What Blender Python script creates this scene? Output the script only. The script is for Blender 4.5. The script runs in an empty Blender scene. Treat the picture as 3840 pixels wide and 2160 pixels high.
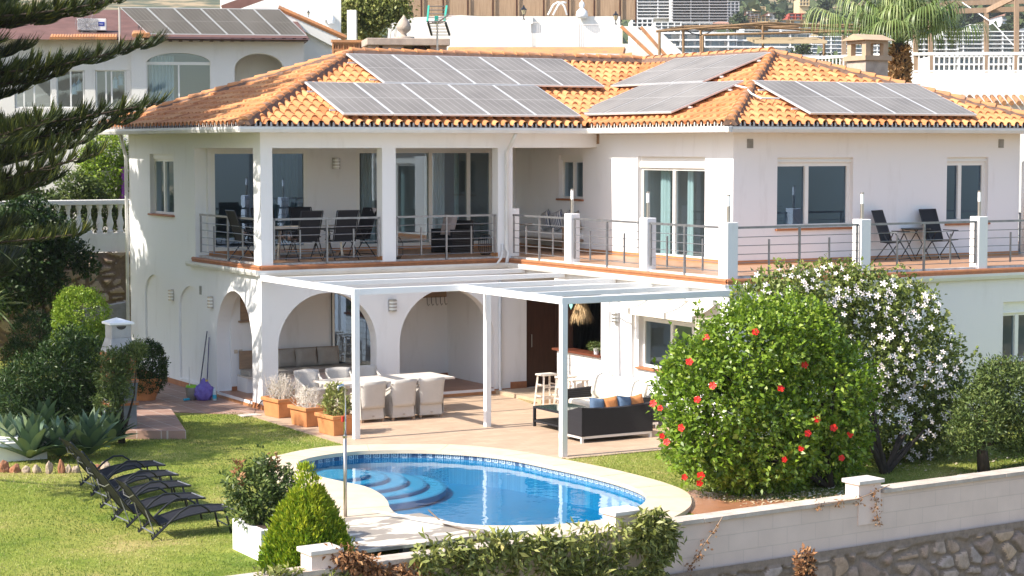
import bpy, bmesh, math, random
import numpy as np
from mathutils import Vector, Matrix, noise
R = random.Random(7); NR = np.random.default_rng(7)
SC = bpy.context.scene; COL = SC.collection
# ---------------------------------------------------------------- camera
FPX = 7350.; PIT = math.atan(530/7350.); YAW = math.radians(30)
FW = (math.sin(YAW), math.cos(YAW)); RT = (math.cos(YAW), -math.sin(YAW)); CP = (-16.57, -39.62, 5.67)
cd = bpy.data.cameras.new('camera'); cam = bpy.data.objects.new('camera', cd); COL.objects.link(cam)
cd.sensor_width = 36; cd.lens = 36*FPX/3840; cd.clip_end = 6000; cd.clip_start = .5
cam.location = CP; cam.rotation_euler = (math.pi/2-PIT, 0, -YAW); SC.camera = cam
G = -.09                                   # garden level
# surveying helpers: sight lines taken off the photo (2576 px wide) met with known planes of the place
def ray(x, y):
    a = (x*1.490683-1920)/FPX; b = -(y*1.490683-1080)/FPX
    fw = math.cos(PIT)+b*math.sin(PIT); up = b*math.cos(PIT)-math.sin(PIT)
    X_, Y_ = RT[0]*a+FW[0]*fw, RT[1]*a+FW[1]*fw; c, s = math.cos(-PHI), math.sin(-PHI); return (X_*c-Y_*s, X_*s+Y_*c, up)
PHI = 0.
def turn_begin(deg):                        # build a group of buildings in a frame turned about the vertical
    global PHI, _seen
    PHI = math.radians(deg); _seen = set(bpy.data.objects)
def turn_end():
    global PHI
    Rz = Matrix.Rotation(PHI, 3, 'Z'); c = Vector(CP)
    for o in bpy.data.objects:
        if o not in _seen and o.parent is None: o.location = c+Rz @ (o.location-c); o.rotation_euler.z += PHI
    PHI = 0.
def _at(x, y, i, v):
    d = ray(x, y); t = (v-CP[i])/d[i]; return Vector((CP[0]+t*d[0], CP[1]+t*d[1], CP[2]+t*d[2]))
def GP(x, y, z=G): return _at(x, y, 2, z)
def PX(x, y, X): return _at(x, y, 0, X)
def PY(x, y, Y): return _at(x, y, 1, Y)
def DP(x, y, d):                            # at distance d
    r = Vector(ray(x, y)); return Vector(CP)+r*d
# ---------------------------------------------------------------- materials
def new_mat(name):
    m = bpy.data.materials.new(name); m.use_nodes = True; nt = m.node_tree; nt.nodes.clear()
    return m, nt, nt.nodes.new, nt.links.new
def setp(b, **k):
    for n, v in k.items(): b.inputs[n.replace('_', ' ')].default_value = v
def C4(c): return (c[0], c[1], c[2], 1)
def pm(name, col, rough=.7, metal=0, col2=None, scale=4, bump=0, bscale=60, spec=.4, coord='Object', detail=4, lo=.35, hi=.65, attr=None, stretch=None):
    m, nt, N, L = new_mat(name); o = N('ShaderNodeOutputMaterial'); b = N('ShaderNodeBsdfPrincipled'); L(b.outputs[0], o.inputs[0])
    setp(b, Roughness=rough, Metallic=metal, Specular_IOR_Level=spec)
    tc = N('ShaderNodeTexCoord'); src = tc.outputs[coord]
    if stretch:
        mp = N('ShaderNodeMapping'); mp.inputs['Scale'].default_value = stretch; L(src, mp.inputs[0]); src = mp.outputs[0]
    if col2:
        n = N('ShaderNodeTexNoise'); setp(n, Scale=scale, Detail=detail, Roughness=.6); L(src, n.inputs['Vector'])
        r = N('ShaderNodeValToRGB'); r.color_ramp.elements[0].position = lo; r.color_ramp.elements[1].position = hi
        r.color_ramp.elements[0].color = C4(col); r.color_ramp.elements[1].color = C4(col2)
        if attr:
            a = N('ShaderNodeAttribute'); a.attribute_name = attr; L(a.outputs['Fac'], r.inputs[0])
        else: L(n.outputs[0], r.inputs[0])
        L(r.outputs[0], b.inputs['Base Color'])
    else: b.inputs['Base Color'].default_value = C4(col)
    if bump:
        n2 = N('ShaderNodeTexNoise'); setp(n2, Scale=bscale, Detail=3); L(src, n2.inputs['Vector'])
        bp = N('ShaderNodeBump'); bp.inputs['Strength'].default_value = bump; bp.inputs['Distance'].default_value = .02
        L(n2.outputs[0], bp.inputs['Height']); L(bp.outputs[0], b.inputs['Normal'])
    return m
def wall_mat(name, col, stain=(.5, .45, .4), amt=.25, bump=.25):
    # painted render with faint rain stains and a fine grain
    m, nt, N, L = new_mat(name); o = N('ShaderNodeOutputMaterial'); b = N('ShaderNodeBsdfPrincipled'); L(b.outputs[0], o.inputs[0])
    setp(b, Roughness=.85, Specular_IOR_Level=.2); tc = N('ShaderNodeTexCoord')
    mp = N('ShaderNodeMapping'); mp.inputs['Scale'].default_value = (2.2, 2.2, .5); L(tc.outputs['Object'], mp.inputs[0])
    n = N('ShaderNodeTexNoise'); setp(n, Scale=1.3, Detail=6, Roughness=.65); L(mp.outputs[0], n.inputs['Vector'])
    r = N('ShaderNodeValToRGB'); r.color_ramp.elements[0].position = .55; r.color_ramp.elements[1].position = .85
    r.color_ramp.elements[0].color = (0, 0, 0, 1); r.color_ramp.elements[1].color = (amt, amt, amt, 1); L(n.outputs[0], r.inputs[0])
    x = N('ShaderNodeMixRGB'); x.inputs[1].default_value = C4(col); x.inputs[2].default_value = C4([col[i]*stain[i] for i in range(3)])
    L(r.outputs[0], x.inputs[0]); L(x.outputs[0], b.inputs['Base Color'])
    n2 = N('ShaderNodeTexNoise'); setp(n2, Scale=45, Detail=4); L(tc.outputs['Object'], n2.inputs['Vector'])
    bp = N('ShaderNodeBump'); bp.inputs['Strength'].default_value = bump; bp.inputs['Distance'].default_value = .01
    L(n2.outputs[0], bp.inputs['Height']); L(bp.outputs[0], b.inputs['Normal']); return m
def leaf_mat(name, stops, rough=.5, trans=.25, spec=.4):
    m, nt, N, L = new_mat(name); o = N('ShaderNodeOutputMaterial'); b = N('ShaderNodeBsdfPrincipled'); setp(b, Roughness=rough, Specular_IOR_Level=spec)
    a = N('ShaderNodeAttribute'); a.attribute_name = 'rnd'; r = N('ShaderNodeValToRGB'); e = r.color_ramp.elements
    while len(e) < len(stops): e.new(.5)
    for i, (p, c) in enumerate(stops): e[i].position = p; e[i].color = C4(c)
    L(a.outputs['Fac'], r.inputs[0]); L(r.outputs[0], b.inputs['Base Color'])
    t = N('ShaderNodeBsdfTranslucent'); L(r.outputs[0], t.inputs[0]); x = N('ShaderNodeMixShader'); x.inputs[0].default_value = trans
    L(b.outputs[0], x.inputs[1]); L(t.outputs[0], x.inputs[2]); L(x.outputs[0], o.inputs[0]); return m
def glass_mat(name, tint, f0=.08, rough=0., bump=0, bscale=3, rcol=(1, 1, 1)):
    m, nt, N, L = new_mat(name); o = N('ShaderNodeOutputMaterial'); t = N('ShaderNodeBsdfTransparent'); t.inputs[0].default_value = C4(tint)
    g = N('ShaderNodeBsdfGlossy'); g.inputs['Roughness'].default_value = rough; g.inputs[0].default_value = C4(rcol)
    lw = N('ShaderNodeLayerWeight'); lw.inputs[0].default_value = .5
    p = N('ShaderNodeMath'); p.operation = 'POWER'; p.inputs[1].default_value = 5; L(lw.outputs['Facing'], p.inputs[0])
    q = N('ShaderNodeMath'); q.operation = 'MULTIPLY_ADD'; q.inputs[1].default_value = 1-f0; q.inputs[2].default_value = f0; L(p.outputs[0], q.inputs[0])
    x = N('ShaderNodeMixShader'); L(q.outputs[0], x.inputs[0]); L(t.outputs[0], x.inputs[1]); L(g.outputs[0], x.inputs[2]); L(x.outputs[0], o.inputs[0])
    if bump:
        tc = N('ShaderNodeTexCoord'); n = N('ShaderNodeTexNoise'); setp(n, Scale=bscale, Detail=2); L(tc.outputs['Object'], n.inputs['Vector'])
        bp = N('ShaderNodeBump'); bp.inputs['Strength'].default_value = bump; bp.inputs['Distance'].default_value = .02
        L(n.outputs[0], bp.inputs['Height']); L(bp.outputs[0], g.inputs['Normal'])
    return m
M = {}
# ---------------------------------------------------------------- objects
def tag(o, label=None, cat=None, group=None, kind=None):
    if label: o['label'] = label
    if cat: o['category'] = cat
    if group: o['group'] = group
    if kind: o['kind'] = kind
    return o
def empty(name, loc, label=None, cat=None, group=None, rz=0, scale=1):
    o = bpy.data.objects.new(name, None); COL.objects.link(o); o.location = loc; o.rotation_euler = (0, 0, rz); o.scale = (scale,)*3
    o.empty_display_size = .2
    return tag(o, label, cat, group)
def rootloc(p):
    v = Vector((0, 0, 0))
    while p: v += p.location; p = p.parent
    return v
def copy_tree(o, parent=None):
    c = o.copy(); COL.objects.link(c)
    if parent: c.parent = parent
    for ch in list(o.children): copy_tree(ch, c)
    return c
def dup(o, loc, rz=0, label=None, scale=None):
    c = copy_tree(o); c.location = loc; c.rotation_euler = (0, 0, rz)
    if label: c['label'] = label
    if scale: c.scale = (scale,)*3
    return c
BOXF = [(0, 3, 2, 1), (4, 5, 6, 7), (0, 1, 5, 4), (1, 2, 6, 5), (2, 3, 7, 6), (3, 0, 4, 7)]
class MB:
    def __init__(s): s.v = []; s.f = []; s.uv = None
    def add(s, vs, fs):
        n = len(s.v); s.v += [tuple(p) for p in vs]; s.f += [tuple(i+n for i in f) for f in fs]; return s
    def box(s, x0, x1, y0, y1, z0, z1):
        return s.add([(x0, y0, z0), (x1, y0, z0), (x1, y1, z0), (x0, y1, z0), (x0, y0, z1), (x1, y0, z1), (x1, y1, z1), (x0, y1, z1)], BOXF)
    def cbox(s, c, d, rz=0, M4=None):
        h = [q/2 for q in d]; vs = [Vector((sx*h[0], sy*h[1], sz*h[2])) for sz in (-1, 1) for sx, sy in ((-1, -1), (1, -1), (1, 1), (-1, 1))]
        m = M4 or Matrix.Rotation(rz, 4, 'Z'); c = Vector(c); return s.add([m @ v+c for v in vs], BOXF)
    def wbox(s, W, s0, s1, d0, d1, z0, z1):
        P = W.P; return s.add([P(s0, d0, z0), P(s1, d0, z0), P(s1, d1, z0), P(s0, d1, z0), P(s0, d0, z1), P(s1, d0, z1), P(s1, d1, z1), P(s0, d1, z1)], BOXF)
    def quad(s, *p): return s.add(p, [tuple(range(len(p)))])
    def prism(s, poly, z0, z1):
        n = len(poly); return s.add([(p[0], p[1], z0) for p in poly]+[(p[0], p[1], z1) for p in poly],
            [tuple(range(n))[::-1], tuple(range(n, 2*n))]+[(i, (i+1) % n, n+(i+1) % n, n+i) for i in range(n)])
    def bar(s, a, b, w, h=None):
        a = Vector(a); b = Vector(b); d = (b-a).normalized(); u = d.cross(Vector((0, 0, 1)))
        if u.length < 1e-3: u = Vector((1, 0, 0))
        u.normalize(); v = u.cross(d); h = h or w; u = u*w/2; v = v*h/2
        return s.add([a-u-v, a+u-v, a+u+v, a-u+v, b-u-v, b+u-v, b+u+v, b-u+v], BOXF)
    def tube(s, pts, r, n=8, cap=True):
        pts = [Vector(p) for p in pts]; rs = r if isinstance(r, (list, tuple)) else [r]*len(pts); vs = []; fs = []; up = None
        for i, p in enumerate(pts):
            d = (pts[min(i+1, len(pts)-1)]-pts[max(i-1, 0)]).normalized()
            if up is None: up = Vector((0, 0, 1)) if abs(d.z) < .9 else Vector((1, 0, 0))
            u = d.cross(up).normalized(); v = u.cross(d).normalized(); up = v
            for k in range(n):
                a = 2*math.pi*k/n; vs.append(p+(u*math.cos(a)+v*math.sin(a))*rs[i])
        for i in range(len(pts)-1):
            for k in range(n): fs.append((i*n+k, i*n+(k+1) % n, (i+1)*n+(k+1) % n, (i+1)*n+k))
        if cap: fs += [tuple(range(n))[::-1], tuple(range((len(pts)-1)*n, len(pts)*n))]
        return s.add(vs, fs)
    def lathe(s, prof, c=(0, 0, 0), n=16, sx=1, sy=1):
        vs = []; fs = []
        for r, z in prof:
            for k in range(n):
                a = 2*math.pi*k/n; vs.append((c[0]+r*math.cos(a)*sx, c[1]+r*math.sin(a)*sy, c[2]+z))
        m = len(prof)
        for i in range(m-1):
            for k in range(n): fs.append((i*n+k, i*n+(k+1) % n, (i+1)*n+(k+1) % n, (i+1)*n+k))
        fs += [tuple(range(n))[::-1], tuple(range((m-1)*n, m*n))]; return s.add(vs, fs)
    def cyl(s, c, r, h, n=16): return s.lathe([(r, 0), (r, h)], c, n)
    def build(s, name, mat, parent=None, w=False, smooth=False, bevel=0, sub=0):
        me = bpy.data.meshes.new(name); vs = s.v
        if w and parent is not None:
            o = rootloc(parent); vs = [(p[0]-o.x, p[1]-o.y, p[2]-o.z) for p in vs]
        me.from_pydata(vs, [], s.f)
        if smooth: me.polygons.foreach_set('use_smooth', [True]*len(me.polygons))
        me.update(); ob = bpy.data.objects.new(name, me); COL.objects.link(ob)
        if isinstance(mat, str): mat = M[mat]
        me.materials.append(mat)
        if parent is not None: ob.parent = parent
        if bevel:
            b = ob.modifiers.new('bevel', 'BEVEL'); b.width = bevel; b.segments = 2; b.limit_method = 'ANGLE'
        if sub:
            b = ob.modifiers.new('sub', 'SUBSURF'); b.levels = sub; b.render_levels = sub
        return ob
def npmesh(name, V, F, mat, parent=None, rnd=None, smooth=False, w=False):
    """V (n,3), F (m,k) numpy; rnd one float per face"""
    V = np.asarray(V, dtype=np.float32)
    if w and parent is not None: o = rootloc(parent); V = V-np.array([o.x, o.y, o.z], dtype=np.float32)
    F = np.asarray(F, dtype=np.int32); me = bpy.data.meshes.new(name); m, k = F.shape
    me.vertices.add(len(V)); me.vertices.foreach_set('co', V.ravel()); me.loops.add(m*k); me.loops.foreach_set('vertex_index', F.ravel())
    me.polygons.add(m); me.polygons.foreach_set('loop_start', np.arange(0, m*k, k, dtype=np.int32))
    if smooth: me.polygons.foreach_set('use_smooth', np.ones(m, dtype=bool))
    if rnd is not None:
        a = me.attributes.new('rnd', 'FLOAT', 'FACE'); a.data.foreach_set('value', np.asarray(rnd, dtype=np.float32))
    me.update(calc_edges=True); ob = bpy.data.objects.new(name, me); COL.objects.link(ob)
    me.materials.append(M[mat] if isinstance(mat, str) else mat)
    if parent is not None: ob.parent = parent
    return ob
class WF:                                   # a wall frame: s along, d inward, z up
    def __init__(s, o, u, n): s.o = o; s.u = u; s.n = n
    def P(s, a, d, z): return (s.o[0]+s.u[0]*a+s.n[0]*d, s.o[1]+s.u[1]*a+s.n[1]*d, z)
def wall(mb, W, L, z0, z1, th, holes=(), L0=0):
    """holes: ('r',s0,s1,za,zb) or ('a',s0,s1,za,zspring,rise)"""
    xs = {L0, L}; P = W.P
    def top(h, s):
        if h[0] == 'r': return h[4]
        c = (h[1]+h[2])/2; r = (h[2]-h[1])/2; return h[4]+h[5]*math.sqrt(max(0, 1-((s-c)/r)**2))
    for h in holes:
        xs |= {h[1], h[2]}
        if h[0] == 'a':
            c = (h[1]+h[2])/2; r = (h[2]-h[1])/2; xs |= {c-r*math.cos(math.pi*i/28) for i in range(1, 28)}
    xs = sorted(x for x in xs if L0-1e-6 <= x <= L+1e-6)
    for a, b in zip(xs, xs[1:]):
        if b-a < 1e-6: continue
        m = (a+b)/2; hs = sorted([h for h in holes if h[1] < m < h[2]], key=lambda h: h[3]); lo = (z0, z0); segs = []
        for h in hs:
            if h[3] > lo[0]+1e-6: segs.append((lo, (h[3], h[3])))
            lo = (top(h, a), top(h, b))
        segs.append((lo, (z1, z1)))
        for l, t in segs:
            for d in (0, th): mb.quad(P(a, d, l[0]), P(b, d, l[1]), P(b, d, t[1]), P(a, d, t[0]))
    for s in (L0, L): mb.quad(P(s, 0, z0), P(s, th, z0), P(s, th, z1), P(s, 0, z1))
    mb.quad(P(L0, 0, z1), P(L, 0, z1), P(L, th, z1), P(L0, th, z1)); mb.quad(P(L0, 0, z0), P(L, 0, z0), P(L, th, z0), P(L0, th, z0))
    for h in holes:
        za = h[3]; zt = h[4]
        for s in (h[1], h[2]): mb.quad(P(s, 0, za), P(s, th, za), P(s, th, zt), P(s, 0, zt))
        if za > z0+1e-6: mb.quad(P(h[1], 0, za), P(h[2], 0, za), P(h[2], th, za), P(h[1], th, za))
        if h[0] == 'r': mb.quad(P(h[1], 0, zt), P(h[2], 0, zt), P(h[2], th, zt), P(h[1], th, zt))
        else:
            c = (h[1]+h[2])/2; r = (h[2]-h[1])/2; q = [c-r*math.cos(math.pi*i/28) for i in range(29)]
            for a, b in zip(q, q[1:]): mb.quad(P(a, 0, top(h, a)), P(b, 0, top(h, b)), P(b, th, top(h, b)), P(a, th, top(h, a)))
    return mb
# ---------------------------------------------------------------- world + sun
SUN_EL = math.radians(42); SUN_AZ = math.radians(-88.5)       # azimuth from +Y towards +X
wd = bpy.data.worlds.new('World'); SC.world = wd; wd.use_nodes = True; nt = wd.node_tree; nt.nodes.clear()
o = nt.nodes.new('ShaderNodeOutputWorld'); bg = nt.nodes.new('ShaderNodeBackground'); sk = nt.nodes.new('ShaderNodeTexSky')
sk.sky_type = 'NISHITA'; sk.sun_disc = False; sk.sun_elevation = SUN_EL; sk.sun_rotation = SUN_AZ; sk.air_density = 1.0; sk.dust_density = 1.2; sk.ozone_density = 1.0
nt.links.new(sk.outputs[0], bg.inputs[0]); nt.links.new(bg.outputs[0], o.inputs[0]); bg.inputs[1].default_value = .15
ld = bpy.data.lights.new('sun', 'SUN'); ld.energy = 4.4; ld.angle = math.radians(.53); ld.color = (1, .93, .82)
lo = bpy.data.objects.new('sun', ld); COL.objects.link(lo)
sd = Vector((math.sin(SUN_AZ)*math.cos(SUN_EL), math.cos(SUN_AZ)*math.cos(SUN_EL), math.sin(SUN_EL)))
lo.rotation_euler = sd.to_track_quat('Z', 'Y').to_euler(); lo.location = (0, 0, 40)
vs = SC.view_settings; vs.view_transform = 'Standard'; vs.look = 'None'; vs.exposure = .9; vs.gamma = 1
SC.render.engine = 'CYCLES'; SC.cycles.max_bounces = 8; SC.cycles.transparent_max_bounces = 12; SC.cycles.caustics_reflective = False; SC.cycles.caustics_refractive = False
SC.render.resolution_x = 1024; SC.render.resolution_y = 576
# ---------------------------------------------------------------- palette
M['white'] = wall_mat('white_render', (.815, .805, .805), amt=.3)
M['white2'] = wall_mat('white_render_old', (.80, .77, .72), amt=.35, bump=.5)
M['rough'] = wall_mat('rough_white_render', (.78, .75, .71), amt=.3, bump=1.)
M['frame'] = pm('white_frame', (.80, .79, .76), .35)
M['gutter'] = pm('gutter_metal', (.74, .73, .71), .4, col2=(.66, .65, .63), scale=2)
M['perg'] = pm('white_powder_metal', (.84, .84, .84), .35, col2=(.80, .80, .80), scale=3)
M['terra'] = pm('terracotta_trim', (.42, .17, .07), .6, col2=(.33, .13, .06), scale=6, bump=.2)
M['skirt'] = pm('skirting_tile', (.50, .24, .10), .5, col2=(.40, .18, .08), scale=5)
M['rail'] = pm('rail_steel', (.30, .30, .31), .38, .6, col2=(.22, .22, .23), scale=8)
M['steel'] = pm('brushed_steel', (.45, .42, .40), .3, .9)
M['chrome'] = pm('chrome', (.7, .7, .7), .12, 1)
M['black'] = pm('black_metal', (.018, .019, .022), .35)
M['sling'] = pm('sling_mesh', (.016, .016, .020), .6, col2=(.024, .024, .03), scale=60, spec=.15)
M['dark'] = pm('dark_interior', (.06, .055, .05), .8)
M['room'] = pm('room_wall', (.55, .52, .49), .9)
M['opal'] = pm('opal_glass', (.85, .85, .85), .3)
M['wood'] = pm('weathered_wood', (.38, .25, .16), .7, col2=(.28, .19, .13), scale=3, stretch=(1, 8, 8), bump=.2)
M['wood_pale'] = pm('whitewashed_wood', (.76, .70, .63), .6, col2=(.60, .52, .44), scale=4, stretch=(1, 7, 7), bump=.2)
M['door'] = pm('dark_brown_door', (.07, .028, .016), .4, col2=(.05, .02, .012), scale=3, stretch=(8, 8, .6))
M['cream'] = pm('cream_fabric', (.78, .72, .62), .9, col2=(.70, .64, .54), scale=3, bump=.3, bscale=12)
M['beige'] = pm('grey_beige_fabric', (.40, .37, .33), .95, col2=(.35, .32, .28), scale=4, bump=.4, bscale=14)
M['grey'] = pm('concrete', (.34, .33, .31), .85, col2=(.26, .25, .23), scale=5, bump=.5)
M['concrete_warm'] = pm('warm_concrete', (.50, .41, .33), .9, col2=(.36, .29, .24), scale=3, bump=.5, bscale=40)
M['potclay'] = pm('terracotta_pot', (.62, .26, .10), .7, col2=(.52, .21, .08), scale=5, bump=.15)
M['soil'] = pm('soil', (.06, .04, .03), .95)
M['bark'] = pm('bark', (.07, .05, .038), .95, col2=(.035, .027, .02), scale=12, bump=1, bscale=30, stretch=(1, 1, .3))
M['curtain'] = pm('pale_curtain', (.60, .66, .60), .9)
M['curtain_w'] = pm('white_curtain', (.75, .74, .70), .9)
M['glass'] = glass_mat('window_glass', (.66, .78, .84), .13, rcol=(.7, .85, 1))
M['glass_mirror'] = glass_mat('coated_glass', (.30, .40, .48), .20, rcol=(.42, .58, .82))
M['orange'] = pm('orange_cushion', (.62, .25, .09), .9, col2=(.52, .2, .07), scale=12, bump=.2)
M['bluecush'] = pm('slate_blue_cushion', (.10, .16, .26), .9, col2=(.14, .2, .3), scale=12, bump=.2)
M['purple'] = pm('purple_plastic', (.14, .10, .42), .4, col2=(.2, .16, .52), scale=9, bump=.8, bscale=10)
M['teal'] = pm('turquoise_plastic', (.03, .38, .55), .4)
M['lime'] = pm('lime_plastic', (.28, .6, .04), .4)
def tile_roof_mat():
    m, nt, N, L = new_mat('clay_roof_tiles'); o = N('ShaderNodeOutputMaterial'); b = N('ShaderNodeBsdfPrincipled'); L(b.outputs[0], o.inputs[0]); setp(b, Roughness=.75, Specular_IOR_Level=.25)
    uv = N('ShaderNodeUVMap'); fl = N('ShaderNodeVectorMath'); fl.operation = 'FLOOR'; L(uv.outputs[0], fl.inputs[0])
    wn = N('ShaderNodeTexWhiteNoise'); wn.noise_dimensions = '2D'; L(fl.outputs[0], wn.inputs['Vector'])
    r = N('ShaderNodeValToRGB'); e = r.color_ramp.elements; e[0].position = 0; e[0].color = (.42, .15, .055, 1); e[1].position = 1; e[1].color = (.68, .34, .14, 1)
    for p, c in ((.1, (.52, .21, .085, 1)), (.5, (.59, .255, .105, 1)), (.8, (.64, .30, .13, 1))): q = e.new(p); q.color = c
    L(wn.outputs[0], r.inputs[0])
    tc = N('ShaderNodeTexCoord'); n = N('ShaderNodeTexNoise'); setp(n, Scale=3.5, Detail=6, Roughness=.7); L(tc.outputs['Object'], n.inputs['Vector'])
    r2 = N('ShaderNodeValToRGB'); r2.color_ramp.elements[0].position = .52; r2.color_ramp.elements[1].position = .75; r2.color_ramp.elements[0].color = (0, 0, 0, 1); r2.color_ramp.elements[1].color = (.22, .22, .22, 1); L(n.outputs[0], r2.inputs[0])
    x = N('ShaderNodeMixRGB'); x.inputs[2].default_value = (.36, .20, .12, 1); L(r2.outputs[0], x.inputs[0]); L(r.outputs[0], x.inputs[1]); L(x.outputs[0], b.inputs['Base Color'])
    n2 = N('ShaderNodeTexNoise'); setp(n2, Scale=30, Detail=3); L(tc.outputs['Object'], n2.inputs['Vector']); bp = N('ShaderNodeBump'); bp.inputs['Strength'].default_value = .3; bp.inputs['Distance'].default_value = .01
    L(n2.outputs[0], bp.inputs['Height']); L(bp.outputs[0], b.inputs['Normal']); return m
M['rooftile'] = tile_roof_mat()
M['ridge'] = pm('ridge_tiles', (.60, .27, .11), .8, col2=(.28, .17, .12), scale=2.2, bump=.3, lo=.45, hi=.75)
M['mortar'] = pm('mortar', (.66, .62, .58), .9, col2=(.42, .36, .32), scale=9)
M['brownmortar'] = pm('brown_mortar', (.22, .13, .09), .9, col2=(.14, .09, .07), scale=9, bump=.5)
def panel_mat():
    m, nt, N, L = new_mat('dusty_solar_cells'); o = N('ShaderNodeOutputMaterial'); b = N('ShaderNodeBsdfPrincipled'); L(b.outputs[0], o.inputs[0]); setp(b, Roughness=.5, Specular_IOR_Level=.32)
    uv = N('ShaderNodeUVMap'); sx = N('ShaderNodeSeparateXYZ'); L(uv.outputs[0], sx.inputs[0])
    def line(out, n, w):
        a = N('ShaderNodeMath'); a.operation = 'MULTIPLY'; a.inputs[1].default_value = n; L(out, a.inputs[0])
        f = N('ShaderNodeMath'); f.operation = 'FRACT'; L(a.outputs[0], f.inputs[0])
        c = N('ShaderNodeMath'); c.operation = 'LESS_THAN'; c.inputs[1].default_value = w; L(f.outputs[0], c.inputs[0]); return c.outputs[0]
    def mx(p, q):
        a = N('ShaderNodeMath'); a.operation = 'MAXIMUM'; L(p, a.inputs[0]); L(q, a.inputs[1]); return a.outputs[0]
    g = mx(line(sx.outputs[0], 6, .06), line(sx.outputs[1], 2, .018))
    tc = N('ShaderNodeTexCoord'); n = N('ShaderNodeTexNoise'); setp(n, Scale=1.2, Detail=5); L(tc.outputs['Object'], n.inputs['Vector'])
    r = N('ShaderNodeValToRGB'); r.color_ramp.elements[0].position = .3; r.color_ramp.elements[1].position = .7; r.color_ramp.elements[0].color = (.19, .17, .15, 1); r.color_ramp.elements[1].color = (.26, .235, .21, 1); L(n.outputs[0], r.inputs[0])
    x = N('ShaderNodeMixRGB'); x.inputs[2].default_value = (.46, .43, .40, 1); L(g, x.inputs[0]); L(r.outputs[0], x.inputs[1]); L(x.outputs[0], b.inputs['Base Color']); return m
M['cells'] = panel_mat()
M['alu'] = pm('aluminium', (.72, .71, .70), .35, .3)
def brick_mat(name, c1, c2, mort, sx, w, h, ms=.01, rough=.7, bump=.4, axis='XY', offset=.5):
    m, nt, N, L = new_mat(name); o = N('ShaderNodeOutputMaterial'); b = N('ShaderNodeBsdfPrincipled'); L(b.outputs[0], o.inputs[0]); setp(b, Roughness=rough, Specular_IOR_Level=.3)
    tc = N('ShaderNodeTexCoord'); sp = N('ShaderNodeSeparateXYZ'); L(tc.outputs['Object'], sp.inputs[0]); cb = N('ShaderNodeCombineXYZ'); L(sp.outputs[axis[0]], cb.inputs[0]); L(sp.outputs[axis[1]], cb.inputs[1])
    br = N('ShaderNodeTexBrick'); setp(br, Scale=sx); br.inputs['Brick Width'].default_value = w; br.inputs['Row Height'].default_value = h; br.inputs['Mortar Size'].default_value = ms
    br.inputs['Color1'].default_value = C4(c1); br.inputs['Color2'].default_value = C4(c2); br.inputs['Mortar'].default_value = C4(mort); br.offset = offset; L(cb.outputs[0], br.inputs['Vector'])
    n = N('ShaderNodeTexNoise'); setp(n, Scale=2.5, Detail=6); L(tc.outputs['Object'], n.inputs['Vector'])
    x = N('ShaderNodeMixRGB'); x.blend_type = 'MULTIPLY'; x.inputs[0].default_value = .5; L(br.outputs[0], x.inputs[1]); L(n.outputs[0], x.inputs[2])
    g = N('ShaderNodeBrightContrast'); g.inputs[1].default_value = .0; x2 = N('ShaderNodeMixRGB'); x2.blend_type = 'MIX'; x2.inputs[0].default_value = .45; L(br.outputs[0], x2.inputs[1]); L(x.outputs[0], x2.inputs[2])
    L(x2.outputs[0], b.inputs['Base Color']); bp = N('ShaderNodeBump'); bp.inputs['Strength'].default_value = bump; bp.inputs['Distance'].default_value = .01; bp.invert = True; L(br.outputs['Fac'], bp.inputs['Height']); L(bp.outputs[0], b.inputs['Normal']); return m
M['patio'] = brick_mat('patio_tiles', (.60, .44, .31), (.52, .37, .26), (.47, .34, .24), 1, .33, .16, .006, .6, .2)
M['balcony_floor'] = brick_mat('balcony_tiles', (.52, .30, .18), (.46, .26, .15), (.36, .22, .14), 1, .33, .33, .008, .45, .2, offset=0)
M['plinth_tile'] = brick_mat('plinth_tiles', (.42, .26, .20), (.37, .22, .17), (.55, .45, .38), 1, .42, .42, .01, .6, .3, offset=0)
M['red_tile'] = brick_mat('red_floor_tiles', (.42, .19, .10), (.36, .16, .08), (.30, .15, .09), 1, .3, .3, .006, .35, .2, offset=0)
M['blockwall'] = brick_mat('painted_blocks', (.86, .68, .58), (.83, .655, .555), (.75, .60, .51), 1, .58, .26, .006, .85, .5, axis='XZ')
M['whitestone'] = brick_mat('white_stone_cladding', (.78, .76, .73), (.72, .70, .67), (.6, .57, .54), 1, .36, .15, .012, .85, 1., axis='YZ')
# ================================================================ VILLA
XB, YB, XR, YF = 8.65, -5.45, 17.0, -8.6        # upper block west face, front face, right end; balcony front
FL = 3.12; K = .365
V = empty('villa', (0, 0, G), 'two storey white villa with orange clay tile roofs, solar panels and arched porch', 'villa')
def VB(mb, name, mat, parent=None, **k): return mb.build(name, mat, parent or V, w=True, **k)
LF_ = WF((0, 0), (1, 0), (0, 1)); LW_ = WF((0, 0), (0, 1), (1, 0)); RW_ = WF((XB, 0), (0, 1), (1, 0)); RF_ = WF((0, YB), (1, 0), (0, 1))
GW_ = WF((6.25, 0), (0, 1), (1, 0)); GF_ = WF((0, YF), (1, 0), (0, 1)); BK_ = WF((0, 3.85), (1, 0), (0, 1)); PB_ = WF((0, 2.6), (1, 0), (0, 1))
def WS(W, x, y, d=0):
    p = PY(x, y, W.o[1]+d) if W.u[0] else PX(x, y, W.o[0]+d)
    return (p.x if W.u[0] else p.y, p.z)
def rect(W, x0, y0, x1, y1):                     # hole through two photo corners (left top, right bottom)
    a = WS(W, x0, y0); b = WS(W, x1, y1); b2 = WS(W, x1, y0); s = sorted((a[0], b[0])); return s[0], s[1], b[1], (a[1]+b2[1])/2
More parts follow.
